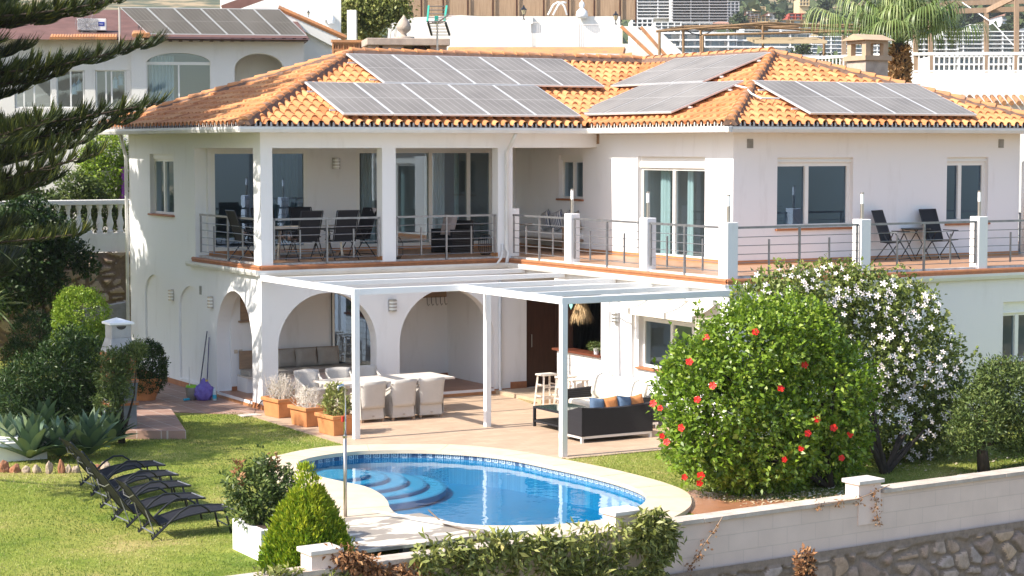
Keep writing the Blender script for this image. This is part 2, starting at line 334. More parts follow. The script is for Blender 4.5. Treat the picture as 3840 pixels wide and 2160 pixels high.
# ---- openings
wA = rect(LW_, 376.3, 387.5, 438, 542); wD = rect(RW_, 1604.3, 394.3, 1771.8, 655); wN = rect(RW_, 1405.5, 390, 1466, 502)
w1 = rect(RF_, 1955.8, 396.5, 2144.5, 571); w2 = rect(RF_, 2382.8, 395.5, 2483.8, 560)
wG = (-7.35, -5.42, 1.05, 2.28); wR = rect(GF_, 2524, 757, 2650, 905)
n1 = (WS(LW_, 365, 760)[0], WS(LW_, 411, 760)[0]); n2 = (WS(LW_, 450, 760)[0], WS(LW_, 512, 760)[0])
n1 = tuple(sorted(n1)); n2 = tuple(sorted(n2))
mb = MB(); wall(mb, LF_, 6.25, G, 2.85, .32, [('a', .38, 2.78, .04, 1.24, 1.2), ('a', 3.36, 5.83, .04, 1.2, 1.22)])
wall(mb, LF_, XB, G, 2.85, .3, [('r', 6.70, 7.62, 0, 2.12)], L0=6.2501)
VB(mb, 'ground_floor_front_wall', 'white')
mb = MB(); wall(mb, LW_, 8.6, G, 2.85, .32, [('a', .55, 2.68, .04, 1.25, 1.18), ('a', n2[0], n2[1], .1, 1.75, .62), ('a', n1[0], n1[1], .1, 1.95, .55)], L0=.32)
for q in (n1, n2): mb.wbox(LW_, q[0]-.1, q[1]+.1, .05, .2, 0, 2.8)
VB(mb, 'ground_floor_side_wall', 'white')
mb = MB(); wall(mb, GW_, -3.95, 1.12, 2.85, .3, [], L0=-3.951)
wall(mb, GW_, -3.951, G, 2.85, .3, [('r',)+wG], L0=YF)
mb.wbox(GW_, -3.951, -2.0, 0, .3, 2.5, 2.85)
VB(mb, 'garden_side_wall', 'white')
mb = MB(); mb.wbox(GW_, -3.953, -2.12, 0.003, .26, G, 1.1); VB(mb, 'stone_bar_front', 'whitestone')
mb = MB(); mb.wbox(GW_, -3.97, -1.98, -.06, .34, 1.1, 1.15); VB(mb, 'bar_counter', pm('counter_wood', (.16, .05, .025), .35, col2=(.12, .035, .02), scale=3), bevel=.008)
mb = MB(); wall(mb, GF_, 22, G-.6, 2.85, .3, [('r',)+wR], L0=6.5501); VB(mb, 'lower_front_wall', wall_mat('grey_white_render', (.79, .76, .77), amt=.2))
mb = MB(); mb.box(.32, 6.25, 2.6, 2.8, G, 2.75); VB(mb, 'porch_back_wall', 'white')
mb = MB(); mb.box(5.98, 6.2, .32, 2.6, G, 2.75); VB(mb, 'porch_end_wall', 'white')
mb = MB(); mb.box(0.02, 6.3, .02, 2.6, G, .05); VB(mb, 'porch_floor', 'red_tile')
mb = MB(); mb.box(0, 6.25, -.02, .02, G, -.02); mb.box(-.02, 0, .4, 2.8, G, -.02); VB(mb, 'porch_step', 'skirt')
mb = MB()
for a, b in ((0, .38), (2.78, 3.36), (5.83, 6.25)): mb.box(a, b, -.012, .0, G, .02)
for a, b in ((.0, .55), (2.68, 8.6)): mb.box(-.012, -.001, a, b, G, .04)
mb.box(.33, 5.98, 2.58, 2.599, .05, .14); mb.box(6.26, 6.70, -.012, 0, 0, .16)
VB(mb, 'ground_skirting', 'terra')
mb = MB(); mb.box(5.85, XB, -2.1, -.0, G, 0); VB(mb, 'entrance_platform', pm('sand_tile', (.55, .42, .29), .6, col2=(.48, .36, .25), scale=3))
# entrance door
mb = MB(); mb.box(6.70, 6.78, .04, .12, 0, 2.12); mb.box(7.54, 7.62, .04, .12, 0, 2.12); mb.box(6.78, 7.54, .04, .12, 2.04, 2.12); mb.box(6.78, 7.54, .08, .12, 0, 2.04)
dr = VB(mb, 'entrance_door', 'door'); mb = MB(); mb.tube([(6.86, .03, .95), (6.86, .03, 1.25)], .012); mb.build('handle', 'steel', dr, w=True)
# dark rooms behind the bar hatch
def room(name, x0, x1, y0, y1, z0, z1, mat, open_):
    m = MB(); P = lambda x, y, z: (x, y, z)
    fs = {'x0': [(x0, y0, z0), (x0, y1, z0), (x0, y1, z1), (x0, y0, z1)], 'x1': [(x1, y0, z0), (x1, y1, z0), (x1, y1, z1), (x1, y0, z1)], 'y0': [(x0, y0, z0), (x1, y0, z0), (x1, y0, z1), (x0, y0, z1)],
          'y1': [(x0, y1, z0), (x1, y1, z0), (x1, y1, z1), (x0, y1, z1)], 'z0': [(x0, y0, z0), (x1, y0, z0), (x1, y1, z0), (x0, y1, z0)], 'z1': [(x0, y0, z1), (x1, y0, z1), (x1, y1, z1), (x0, y1, z1)]}
    for k, q in fs.items():
        if k not in open_: m.quad(*q)
    return VB(m, name, mat)
room('bar_room', 6.56, 9.2, -4.4, -2.3, G+.02, 2.6, 'room', ('x0',))
mb = MB(); mb.box(6.6, 9.1, -4.38, -4.32, .5, 2.55); VB(mb, 'teal_wall', pm('teal_paint', (.16, .42, .37), .8))
mb = MB(); mb.box(8.1, 9.1, -2.5, -2.34, .02, 2.2); VB(mb, 'dark_cupboard', 'door')
mb = MB(); mb.box(6.3, XB, -2.3, -2.1, G, 2.6); VB(mb, 'partition_wall', 'door')
room('kitchen_interior', 6.56, 9.2, -7.6, -5.2, .4, 2.6, 'room', ('x0',))
# ---- slab, floors, trims
mb = MB(); mb.box(0.003, 6.2, .003, 8.6, 2.76, 3.07); mb.box(6.2, 22, YF+.003, 4.6, 2.76, 3.07); VB(mb, 'first_floor_slab', 'white')
mb = MB(); mb.box(.08, 8.64, .1, 8.5, 3.071, FL-.003); mb.box(6.28, 22, -8.53, .1, 3.071, FL-.003); VB(mb, 'balcony_kerb', 'mortar')
mb = MB(); mb.box(.16, 8.64, .16, 3.9, 3.09, FL); mb.box(6.36, 22, -8.44, .16, 3.09, FL); VB(mb, 'balcony_floor', 'balcony_floor')
mb = MB()                                             # half round terracotta edging
def edging(mb, a, b, r=.04):
    mb.tube([a, b], r, 8); mb.bar((a[0], a[1], a[2]-.045), (b[0], b[1], b[2]-.045), .05, .05)
z = 3.045; e = .02
edging(mb, (-e, 4.1, z), (-e, -e, z)); edging(mb, (-e, -e, z), (6.2-e, -e, z)); edging(mb, (6.2-e, -e, z), (6.2-e, YF-e, z)); edging(mb, (6.2-e, YF-e, z), (22, YF-e, z)); VB(mb, 'terracotta_edging', 'terra')
def gutter(mb, a, b, out, w=.11, h=.12):            # a,b eave points, out = outward unit
    ax, ay, az = a; bx, by, bz = b; ox, oy = out
    prof = [(0, 0), (w*.75, 0), (w, h*.55), (w, h), (w-.012, h), (w-.012, h*.6), (w*.7, .012), (.012, .012), (.012, h), (0, h)]
    n = len(prof); vs = [(ax+ox*p, ay+oy*p, az+q) for p, q in prof]+[(bx+ox*p, by+oy*p, bz+q) for p, q in prof]
    mb.add(vs, [(i, (i+1) % n, n+(i+1) % n, n+i) for i in range(n)]+[tuple(range(n)), tuple(range(n, 2*n))])
    for t in (0, 1):
        c = (ax+(bx-ax)*t+ox*w*.6, ay+(by-ay)*t+oy*w*.6, az+h*.5)
mb = MB(); z = 2.86
gutter(mb, (-.03, 4.3, z), (-.03, -.03, z), (-1, 0)); gutter(mb, (-.14, -.03, z), (6.09, -.03, z), (0, -1)); gutter(mb, (6.17, -.14, z), (6.17, YF-.14, z), (-1, 0)); gutter(mb, (6.06, YF-.03, z), (22, YF-.03, z), (0, -1))
VB(mb, 'balcony_gutter', 'gutter')
# ---- upper walls
mb = MB(); wall(mb, LF_, XB-.004, 3.07, 5.98, .28, [('r', .28, 2.94, 3.07, 5.64), ('r', 3.28, 5.93, 3.07, 5.64), ('r', 6.32, XB+.2, 3.07, 5.65)])
mb.box(6.32, 6.5, 0, .28, 3.07, 4.23)
VB(mb, 'balcony_front_wall', 'white')
mb = MB(); wall(mb, LW_, 8.6, 3.07, 5.98, .28, [('r', .40, 3.96, 3.07, 5.64), ('r',)+wA], L0=.2801); VB(mb, 'upper_side_wall', 'white')
dA = (max(.34, PY(530, 400, 3.85).x), PY(773, 400, 3.85).x); dC = (PY(896, 400, 3.85).x, PY(1238, 400, 3.85).x); zt = PY(1000, 376, 3.85).z
mb = MB(); wall(mb, BK_, XB-.003, 3.07, 5.64, .25, [('r', dA[0], dA[1], 3.2, zt), ('r', dC[0], dC[1], 3.2, zt)], L0=.28); VB(mb, 'balcony_back_wall', 'white')
mb = MB(); mb.box(.28, XB-.003, .28, 3.85, 5.641, 5.7); VB(mb, 'balcony_ceiling', 'white')
yal = PX(1327, 500, XB).y
mb = MB(); wall(mb, RW_, 5.0, 3.07, 5.98, .28, [('r',)+wD, ('r',)+wN], L0=YB+.2801); VB(mb, 'upper_west_wall', 'white')
mb = MB(); wall(mb, RF_, XR, 3.07, 5.98, .28, [('r',)+w1, ('r',)+w2], L0=XB); VB(mb, 'upper_front_wall', 'white')
mb = MB(); mb.box(XR-.28, XR, YB+.28, 4, 3.07, 5.98); mb.box(0, .28, 8.6, 8.62, 0, 5.98); mb.box(.28, 17, 8.4, 8.6, 0, 5.98); VB(mb, 'rear_walls', 'white')
mb = MB()
def sk(a0, a1, b0, b1): mb.box(a0, a1, b0, b1, FL, FL+.09)
sk(XB-.012, XB, YB, 3.83); sk(XB-.012, XR, YB-.012, YB-.001); sk(.29, XB-.02, 3.838, 3.849)
for x, y in ((2.94, 0), (5.93, 0)): mb.box(x-.01, x-.001, .0, .28, FL, FL+.09)
mb.box(6.502, 6.515, 0, .28, FL, FL+.09); VB(mb, 'balcony_skirting', 'skirt')
# ---- windows
def window(name, W, q, panes=2, box=.2, dep=.12, curtain=None, door=False, sill=True, inner=1.6, glass='glass', fr=.06, splits=None, th=.28, roommat='room', fixed_top=0):
    s0, s1, z0, z1 = q; z1f = z1-box
    m = MB()
    def fb(a, b, c, e, d0=dep, d1=dep+.07): m.wbox(W, a, b, d0, d1, c, e)
    fb(s0, s0+fr, z0, z1f); fb(s1-fr, s1, z0, z1f); fb(s0+fr, s1-fr, z1f-fr, z1f); fb(s0+fr, s1-fr, z0, z0+fr)
    bars = splits or [s0+(s1-s0)*i/panes for i in range(1, panes)]
    for b in bars: fb(b-.05, b+.05, z0+fr, z1f-fr, dep-.02, dep+.055)
    win = VB(m, name, 'frame')
    if box:
        m = MB(); m.wbox(W, s0, s1, dep-.04, dep+.1, z1f, z1); m.wbox(W, s0, s1, dep-.055, dep-.04, z1f, z1f+.03); m.build('shutter_box', 'frame', win, w=True)
    ed = [s0+fr]+bars+[s1-fr]
    for a, b in zip(ed, ed[1:]):
        m = MB(); d = dep+.035; m.quad(W.P(a, d, z0+fr), W.P(b, d, z0+fr), W.P(b, d, z1f-fr), W.P(a, d, z1f-fr)); m.build('pane', glass, win, w=True)
    if sill:
        m = MB(); m.wbox(W, s0-.05, s1+.05, -.06, dep, z0-.04, z0+.005); m.build('sill', 'terra', win, w=True, bevel=.012)
    if curtain:
        for (c0, c1, cm) in curtain:
            vs = []; n = max(8, int((c1-c0)*60)); fs = []
            for i in range(n+1):
                s = c0+(c1-c0)*i/n; d = th+.12+.035*math.sin(i*1.15)+.015*math.sin(i*.37); vs += [W.P(s, d, z0+.03), W.P(s, d, z1f-.05)]
            for i in range(n): fs.append((2*i, 2*i+2, 2*i+3, 2*i+1))
            m = MB(); m.add(vs, fs); m.build('curtain', cm, win, w=True, smooth=True)
    if inner:
        m = MB(); P = W.P; a, b, d0, d1, c, e = s0-.02, s1+.02, th+.001, th+inner, z0-.02, z1+.02
        m.quad(P(a, d1, c), P(b, d1, c), P(b, d1, e), P(a, d1, e)); m.quad(P(a, d0, c), P(a, d1, c), P(a, d1, e), P(a, d0, e)); m.quad(P(b, d0, c), P(b, d1, c), P(b, d1, e), P(b, d0, e))
        m.quad(P(a, d0, c), P(b, d0, c), P(b, d1, c), P(a, d1, c)); m.quad(P(a, d0, e), P(b, d0, e), P(b, d1, e), P(a, d1, e)); m.build('room_interior', roommat, win, w=True)
    return win
window('side_window', LW_, wA, 2, .12, splits=[wA[0]+(wA[1]-wA[0])*.55])
window('sliding_door', RW_, wD, 2, .25, curtain=[(wD[1]-.75, wD[1]-.35, 'curtain'), (wD[0]+.05, wD[0]+.28, 'curtain'), (wD[0]+1.0, wD[0]+1.2, 'curtain')], sill=False, inner=2.5)
window('alcove_window', RW_, wN, 2, .12)
wi = window('bedroom_window', RF_, w1, 2, .1, splits=[w1[0]+(w1[1]-w1[0])*.42], fr=.09, glass='glass_mirror', inner=2.2)
m = MB()                                               # folded clear plastic cover lying behind the left pane
vs = []; fs = []
for i in range(15):
    for j in range(9):
        u = i/14; v = j/8; h = .55*math.sin(math.pi*min(1, u*1.05))**.6*(1-.25*u)*(math.sin(math.pi*v)**.5); vs.append((w1[0]+.1+u*.95, YB+.32+v*.7, w1[2]+.0+h+.06*noise.noise(Vector((u*9, v*7, 1)))))
for i in range(14):
    for j in range(8): fs.append((i*9+j, i*9+j+1, (i+1)*9+j+1, (i+1)*9+j))
m.add(vs, fs); m.build('bedding', pm('crumpled_plastic', (.5, .53, .5), .35, col2=(.3, .34, .32), scale=8, bump=1, bscale=9), wi, w=True, smooth=True)
window('bathroom_window', RF_, w2, 2, .1, splits=[w2[0]+(w2[1]-w2[0])*.38], fr=.09, glass='glass_mirror')
window('kitchen_window', GW_, wG, 2, .2, inner=0, th=.3, splits=[-6.5])
window('lower_window', GF_, wR, 2, .25, inner=1.5, th=.3, splits=[wR[0]+.5])
window('terrace_door', BK_, (dA[0], dA[1], 3.2, zt), 2, .0, sill=False, dep=.0, fr=.1, glass='glass_mirror', th=.25, inner=2, splits=[PY(648, 400, 3.85).x], curtain=[(dA[1]-.9, dA[1]-.1, 'curtain_w')])
window('folding_door', BK_, (dC[0], dC[1], 3.2, zt), 4, .0, sill=False, dep=.0, fr=.09, glass='glass', th=.25, inner=2.4, splits=[PY(x, 400, 3.85).x for x in (965, 1082, 1178)],
       curtain=[(PY(1085, 400, 3.85).x, PY(1135, 400, 3.85).x, 'curtain_w'), (PY(925, 400, 3.85).x, PY(960, 400, 3.85).x, 'curtain_w'), (PY(1160, 400, 3.85).x, PY(1172, 400, 3.85).x, 'curtain')])
# porch glass door and small window
a = PY(833, 760, 2.6); b = PY(947, 760, 2.6)
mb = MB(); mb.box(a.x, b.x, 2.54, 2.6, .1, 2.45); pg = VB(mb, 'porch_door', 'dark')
mb = MB(); x0 = a.x
while x0 < b.x-.1: mb.box(x0, x0+.05, 2.52, 2.545, .1, 2.45); x0 += (b.x-a.x-.05)/2
VB(mb, 'door_frame', 'frame', pg)
for i in range(2):
    w = (b.x-a.x-.05)/2; mb = MB(); mb.quad((a.x+.05+w*i, 2.53, .1), (a.x+w*(i+1), 2.53, .1), (a.x+w*(i+1), 2.53, 2.45), (a.x+.05+w*i, 2.53, 2.45)); VB(mb, 'pane', 'glass_mirror', pg)
a = PY(690, 790, 2.6); mb = MB(); mb.box(a.x-.9, a.x+.25, 2.5, 2.6, 1.62, 1.66); mb.box(a.x-.85, a.x+.2, 2.585, 2.6, 1.66, 2.4); VB(mb, 'porch_window', 'wood')
# ---- ceiling soffits under the eaves
mb = MB(); mb.box(-.6, 0, -.5, 9.1, 5.975, 5.99); mb.box(0, 8.1, -.5, 0, 5.975, 5.99); mb.box(8.1, XB, -6.05, 2, 5.975, 5.99); mb.box(XB, 17.6, -6.05, YB, 5.975, 5.99); mb.box(XR, 17.6, YB, 6, 5.975, 5.99)
mb.box(0, XR, YB if False else .3, 8.6, 5.98, 5.995); mb.box(XB+.3, XR, YB+.3, .3, 5.98, 5.995)
VB(mb, 'soffit', 'white')
# ================================================================ ROOFS
PITCH = .245; ROW = .37; Z0 = 6.13
PROF = [(0, -.012), (.14, -.012), (.17, .0), (.2, .028), (.27, .056), (.37, .072), (.5, .078), (.63, .072), (.73, .056), (.8, .028), (.83, .0), (.86, -.012)]
def tile_slope(name, e0, u, v, L, run, clips, parent):
    """e0 eave corner, u along eave, v up-slope horizontal unit; clips: list of (point, outward normal)"""
    bm = bmesh.new(); uvl = bm.loops.layers.uv.new('UVMap'); nc = int(L/PITCH)+1; nr = int(run/(ROW*.94))+1; rr = ROW*.94
    ss = []
    for c in range(nc):
        for p, h in PROF: ss.append((c*PITCH+p*PITCH, h, c, p))
    ss.append((nc*PITCH, -.012, nc-1, .999)); rows = []
    for j in range(nr):
        jit = [(R.uniform(-.008, .008), R.uniform(-.006, .008)) for _ in range(nc+1)]
        for t, lift in ((0, .035), (1, .004)):
            line = []
            for s, h, c, p in ss:
                js, jh = jit[c]; q = rr*(j+t); k = 1 if t == 0 else .9
                hh = h*k+lift+(jh if h > .01 else 0); line.append(bm.verts.new((e0[0]+u[0]*(s+js)+v[0]*q, e0[1]+u[1]*(s+js)+v[1]*q, Z0+K*q+hh)))
            rows.append((line, j, t))
    for a in range(len(rows)-1):
        la, ja, ta = rows[a]; lb, jb, tb = rows[a+1]
        for i in range(len(ss)-1):
            f = bm.faces.new((la[i], la[i+1], lb[i+1], lb[i])); c = ss[i][2]; cov = 0 if .15 < (ss[i][3]+ss[i+1][3])/2 < .85 else 50
            for lp in f.loops: lp[uvl].uv = (c+.5+cov, ja+.5)
    for co, no in clips: bmesh.ops.bisect_plane(bm, geom=list(bm.verts)+list(bm.edges)+list(bm.faces), plane_co=co, plane_no=no, clear_outer=True)
    me = bpy.data.meshes.new(name); bm.to_mesh(me); bm.free(); ob = bpy.data.objects.new(name, me); COL.objects.link(ob); me.materials.append(M['rooftile']); ob.parent = parent; ob.location = -rootloc(parent); return ob
def plugs(name, e0, u, v, L, parent):              # mortar in the open tile mouths at the eave
    m = MB(); c = 0
    while (c+.5)*PITCH < L:
        s = (c+.5)*PITCH; x = e0[0]+u[0]*s+v[0]*.03; y = e0[1]+u[1]*s+v[1]*.03; pts = []
        for sg in (-1, 1):                         # two blobs of mortar with a dark gap between
            pts = [(x+u[0]*sg*q*PITCH, y+u[1]*sg*q*PITCH, Z0+h) for q, h in ((.33, -.02), (.31, .05), (.2, .085), (.11, .05), (.13, .0), (.05, -.025))]; m.add(pts, [tuple(range(6))])
        c += 1
    return m.build(name, 'mortar', parent, w=True)
roof = MB()
roof.add([(-.55, -.45, 6.08), (8.15, -.45, 6.08), (12.85, 4.3, 6.08+4.75*K), (4.2, 4.3, 6.08+4.75*K), (-.55, 9.05, 6.08)], [(0, 1, 2, 3), (0, 3, 4)])
roof.add([(8.15, -6.0, 6.08), (17.55, -6, 6.08), (12.85, -1.3, 6.08+4.7*K), (12.85, 9, 6.08+4.7*K), (8.15, 9, 6.08), (17.55, 9, 6.08)], [(0, 1, 2), (0, 2, 3, 4), (1, 5, 3, 2)])
roof.add([(4.2, 4.3, 7.8), (12.85, 4.3, 7.8), (12.85, 9, 6.1), (-.5, 9.05, 6.1)], [(0, 1, 2, 3)])
RO = VB(roof, 'roof', 'brownmortar')
tile_slope('tile_slope', (-.6, -.5), (1, 0), (0, 1), 14, 4.8, [((-.6, -.5, 0), (-1, 1, 0)), ((8.1, -.5, 0), (1, -1, 0)), ((0, 4.3, 0), (0, 1, 0))], RO)
tile_slope('tile_slope', (-.6, 9.1), (0, -1), (1, 0), 9.6, 4.8, [((-.6, -.5, 0), (1, -1, 0)), ((-.6, 9.1, 0), (1, 1, 0))], RO)
tile_slope('tile_slope', (8.1, 4.4), (0, -1), (1, 0), 10.5, 4.72, [((8.1, -6.05, 0), (1, -1, 0)), ((8.1, -.5, 0), (-1, 1, 0)), ((12.82, 0, 0), (1, 0, 0))], RO)
tile_slope('tile_slope', (8.1, 9.1), (0, -1), (1, 0), 4.8, 4.72, [((8.1, 9.1, 0), (-1, -1, 0)), ((0, 4.3, 0), (0, -1, 0)), ((12.82, 0, 0), (1, 0, 0))], RO)
tile_slope('tile_slope', (8.1, -6.05), (1, 0), (0, 1), 9.5, 4.75, [((8.1, -6.05, 0), (-1, 1, 0)), ((17.6, -6.05, 0), (1, 1, 0))], RO)
plugs('eave_mortar', (-.6, -.5), (1, 0), (0, 1), 8.6, RO); plugs('eave_mortar', (-.6, 9.1), (0, -1), (1, 0), 9.6, RO); plugs('eave_mortar', (8.1, -.5), (0, -1), (1, 0), 5.5, RO); plugs('eave_mortar', (8.1, -6.05), (1, 0), (0, 1), 9.5, RO)
mb = MB(); mb.box(-.53, 8.1, -.43, -.41, 5.99, 6.13); mb.box(-.53, -.51, -.41, 9, 5.99, 6.13); mb.box(8.17, 8.19, -5.96, -.4, 5.99, 6.13); mb.box(8.17, 17.5, -5.98, -5.96, 5.99, 6.13); VB(mb, 'fascia', 'brownmortar', RO)
def ridge(a, b, parent, r=.1):
    a = Vector(a); b = Vector(b); L = (b-a).length; n = max(1, round(L/.36)); d = (b-a)/n; u = d.normalized(); sd_ = u.cross(Vector((0, 0, 1))).normalized(); up = sd_.cross(u)
    m = MB()
    for i in range(n):
        p0 = a+d*i; p1 = a+d*(i+1.12); vs = []; j = R.uniform(-.012, .012)
        for p, rr, rj in ((p0, r+.012, .012), (p1, r-.012, -.006)):
            for k in range(9):
                t = math.pi*k/8; vs.append(p+sd_*(math.cos(t)*rr+j)+up*(math.sin(t)*rr*.9+rj))
        m.add(vs, [(k, k+1, 10+k, 9+k) for k in range(8)]+[tuple(range(9))])
    o1 = m.build('ridge_tiles', 'ridge', parent, w=True, smooth=False)
    m = MB(); m.add([a+sd_*.17-up*.1, a-sd_*.17-up*.1, a-sd_*.09+up*.03, a+sd_*.09+up*.03, b+sd_*.17-up*.1, b-sd_*.17-up*.1, b-sd_*.09+up*.03, b+sd_*.09+up*.03], BOXF); m.build('ridge_mortar', 'brownmortar', parent, w=True)
zr = Z0+4.8*K+.1; h0 = Z0+.09
ridge((-.58, -.48, h0), (4.2, 4.3, zr), RO); ridge((-.58, 9.08, h0), (4.2, 4.3, zr), RO); ridge((4.2, 4.3, zr+.02), (12.8, 4.3, zr+.02), RO)
ridge((8.12, -6.03, h0), (12.85, -1.3, zr-.02), RO); ridge((17.58, -6.03, h0), (12.85, -1.3, zr-.02), RO); ridge((12.83, -1.3, zr), (12.83, 9, zr), RO)
mb = MB(); z = 5.98
gutter(mb, (-.6, 9.1, z), (-.6, -.5, z), (-1, 0)); gutter(mb, (-.71, -.5, z), (7.99, -.5, z), (0, -1)); gutter(mb, (8.1, -.5, z), (8.1, -6.16, z), (-1, 0)); gutter(mb, (8.0, -6.05, z-.005), (17.7, -6.05, z-.005), (0, -1)); VB(mb, 'roof_gutter', 'gutter', RO)
# ---- solar panels
def solar(P0, du, dv, parent, name='solar_panel'):
    P0 = Vector(P0); du = Vector(du); dv = Vector(dv); n = du.cross(dv).normalized(); t = n*.04; m = MB()
    m.add([P0, P0+du, P0+du+dv, P0+dv, P0+t, P0+du+t, P0+du+dv+t, P0+dv+t], BOXF); fr = m.build(name, 'alu', parent, w=True)
    a = du.normalized()*.028; b = dv.normalized()*.028; q = [P0+a+b, P0+du-a+b, P0+du+dv-a-b, P0+dv+a-b]; q = [p+n*.043-rootloc(parent) for p in q]
    me = bpy.data.meshes.new('cells'); me.from_pydata(q, [], [(0, 1, 2, 3)]); uv = me.uv_layers.new(name='UVMap')
    for i, c in enumerate(((0, 0), (1, 0), (1, 1), (0, 1))): uv.data[i].uv = c
    o = bpy.data.objects.new('cells', me); COL.objects.link(o); me.materials.append(M['cells']); o.parent = fr; return fr
def arr(n, x0, x1, r0, r1, f, parent=V):
    w = (x1-x0)/n
    for i in range(n):
        a = f(x0+w*i+.006, r0); b = f(x0+w*(i+1)-.006, r0); c = f(x0+w*i+.006, r1); solar(a, Vector(b)-Vector(a), Vector(c)-Vector(a), parent)
up_ = .145
fL = lambda x, r: (x, r, 6.15+K*(r+.5)+up_); fW = lambda y, x: (x, y, 6.15+K*(x-8.1)+up_); fR = lambda x, r: (x, r, 6.15+K*(r+6.05)+up_)
arr(5, 1.83, 8.0, -.32, 1.75, fL); arr(5, 3.88, 10.02, 1.80, 3.88, fL)
arr(3, .75, -3.43, 8.42, 10.42, fW); arr(3, 2.3, -1.72, 10.5, 12.5, fW); arr(4, 10.4, 15.25, -5.85, -3.75, fR)
mb = MB()
for a, b in ((fL(1.7, .1), fL(8.05, .1)), (fL(1.7, 1.3), fL(8.05, 1.3)), (fL(3.7, 2.2), fL(10.05, 2.2)), (fL(3.7, 3.4), fL(10.05, 3.4)), (fR(10.25, -5.4), fR(15.3, -5.4)), (fR(10.25, -4.2), fR(15.3, -4.2)), (fW(-3.55, 8.9), fW(.8, 8.9)), (fW(-3.55, 10), fW(.8, 10)), (fW(-1.85, 11), fW(2.3, 11)), (fW(-1.85, 12.1), fW(2.3, 12.1))):
    mb.bar((a[0], a[1], a[2]-.035), (b[0], b[1], b[2]-.035), .04, .04)
VB(mb, 'panel_rails', 'alu')
mb = MB(); q = [PY(1850, 240, -3.5), PY(1878, 228, -4.2), PY(1890, 222, -4.6), PY(1915, 238, -4.9), PY(1960, 240, -4.9)]
mb.tube([(p.x, p.y, 6.15+K*min(p.x-8.1, p.y+6.05)+.16) for p in q], .022); VB(mb, 'conduit', 'gutter')
# ---- chimney behind the right hip
c = PY(2207, 180, .5); cx, cy = c.x, .9; s = .38
mb = MB(); mb.box(cx-s, cx+s, cy-s, cy+s, 6.6, PY(2207, 152, .5).z); z = PY(2207, 152, .5).z
ch = VB(mb, 'chimney', 'concrete_warm', RO)
mb = MB(); mb.box(cx-s-.07, cx+s+.07, cy-s-.07, cy+s+.07, z, z+.13)
for a in (-1, 1):
    for b in (-1, 1): mb.box(cx+a*(s-.08)-.08, cx+a*(s-.08)+.08, cy+b*(s-.08)-.08, cy+b*(s-.08)+.08, z+.13, z+.45)
mb.box(cx-s, cx+s, cy-s, cy+s, z+.45, z+.53); e = s+.12
mb.add([(cx-e, cy-e, z+.53), (cx+e, cy-e, z+.53), (cx+e, cy+e, z+.53), (cx-e, cy+e, z+.53), (cx-e, cy, z+.7), (cx+e, cy, z+.7)], [(0, 1, 5, 4), (2, 3, 4, 5), (0, 4, 3), (1, 2, 5), (0, 3, 2, 1)])
VB(mb, 'chimney_cap', pm('ochre_render', (.50, .36, .24), .9, col2=(.42, .30, .20), scale=4), ch)
# ---- balcony posts, lamps, rails
def blamp(x, y, z):
    m = MB(); m.cyl((x, y, z), .055, .015); m.cyl((x, y, z+.015), .036, .30); l = VB(m, 'post_lamp', 'steel', smooth=False)
    m = MB(); m.cyl((x, y, z+.315), .034, .2); m.build('lamp_shade', 'opal', l, w=True, smooth=False); m = MB(); m.cyl((x, y, z+.515), .038, .03); m.build('lamp_cap', 'steel', l, w=True)
zp = PY(1830, 560, YF).z
for x0, x1, y0, y1 in ((6.2, 6.46, YF, YF+.3), (9.56, 9.82, YF, YF+.28), (12.77, 13.03, YF, YF+.28), (6.2, 6.44, -2.78, -2.5), (6.2, 6.44, -5.78, -5.5), (17.2, 17.46, YF, YF+.28)):
    m = MB(); m.box(x0, x1, y0, y1, 3.08, zp); VB(m, 'balcony_post', 'white', bevel=.012)
    m = MB(); m.box(x0+.02, x1+.01, y1-.001, y1+.01, FL, FL+.09); m.box(x1, x1+.01, y0+.12, y1, FL, FL+.09); VB(m, 'post_skirting', 'skirt')
    blamp((x0+x1)/2, (y0+y1)/2, zp)
zrl = PY(2300, 562, YF).z
def railing(a, b, nmid=1, ends=(1, 1), low=0):
    m = MB(); a = Vector((a[0], a[1], 0)); b = Vector((b[0], b[1], 0)); zt_ = zrl-low; L = (b-a).length
    m.bar(a+Vector((0, 0, zt_)), b+Vector((0, 0, zt_)), .035, .045)
    for i in range(1, 6):
        z = FL+.10+(zt_-FL-.12)*(i-1)/5.0; m.tube([a+Vector((0, 0, z)), b+Vector((0, 0, z))], .0085, 6)
    ts = [(i+1)/(nmid+1) for i in range(nmid)]
    for t in ts: p = a+(b-a)*t; m.bar(p+Vector((0, 0, 3.08)), p+Vector((0, 0, zt_)), .04, .04)
    for k in range(nmid+1):
        t = (k+.5)/(nmid+1); p = a+(b-a)*t; m.bar(p+Vector((0, 0, FL+.08)), p+Vector((0, 0, FL+.75*(zt_-FL))), .03, .03)
    for t, on in ((0.012, ends[0]), (.988, ends[1])):
        if on: p = a+(b-a)*t; m.bar(p+Vector((0, 0, FL+.08)), p+Vector((0, 0, zt_)), .035, .035)
    VB(m, 'balcony_railing', 'rail')
railing((.06, 3.8), (.06, .32), 1); railing((.3, .06), (2.9, .06), 1); railing((3.3, .06), (5.9, .06), 1)
railing((6.27, -.12), (6.27, -2.5), 1, (1, 0)); railing((6.27, -2.8), (6.27, -5.5), 1, (1, 0)); railing((6.27, -5.8), (6.27, YF+.3), 1, (1, 0))
railing((6.5, YF+.06), (9.54, YF+.06), 1, (0, 1)); railing((9.84, YF+.06), (12.76, YF+.06), 1, (0, 1)); railing((13.05, YF+.06), (17.2, YF+.06), 2, (0, 0))
railing((17.3, YF+.3), (17.3, 1), 2, (1, 1))
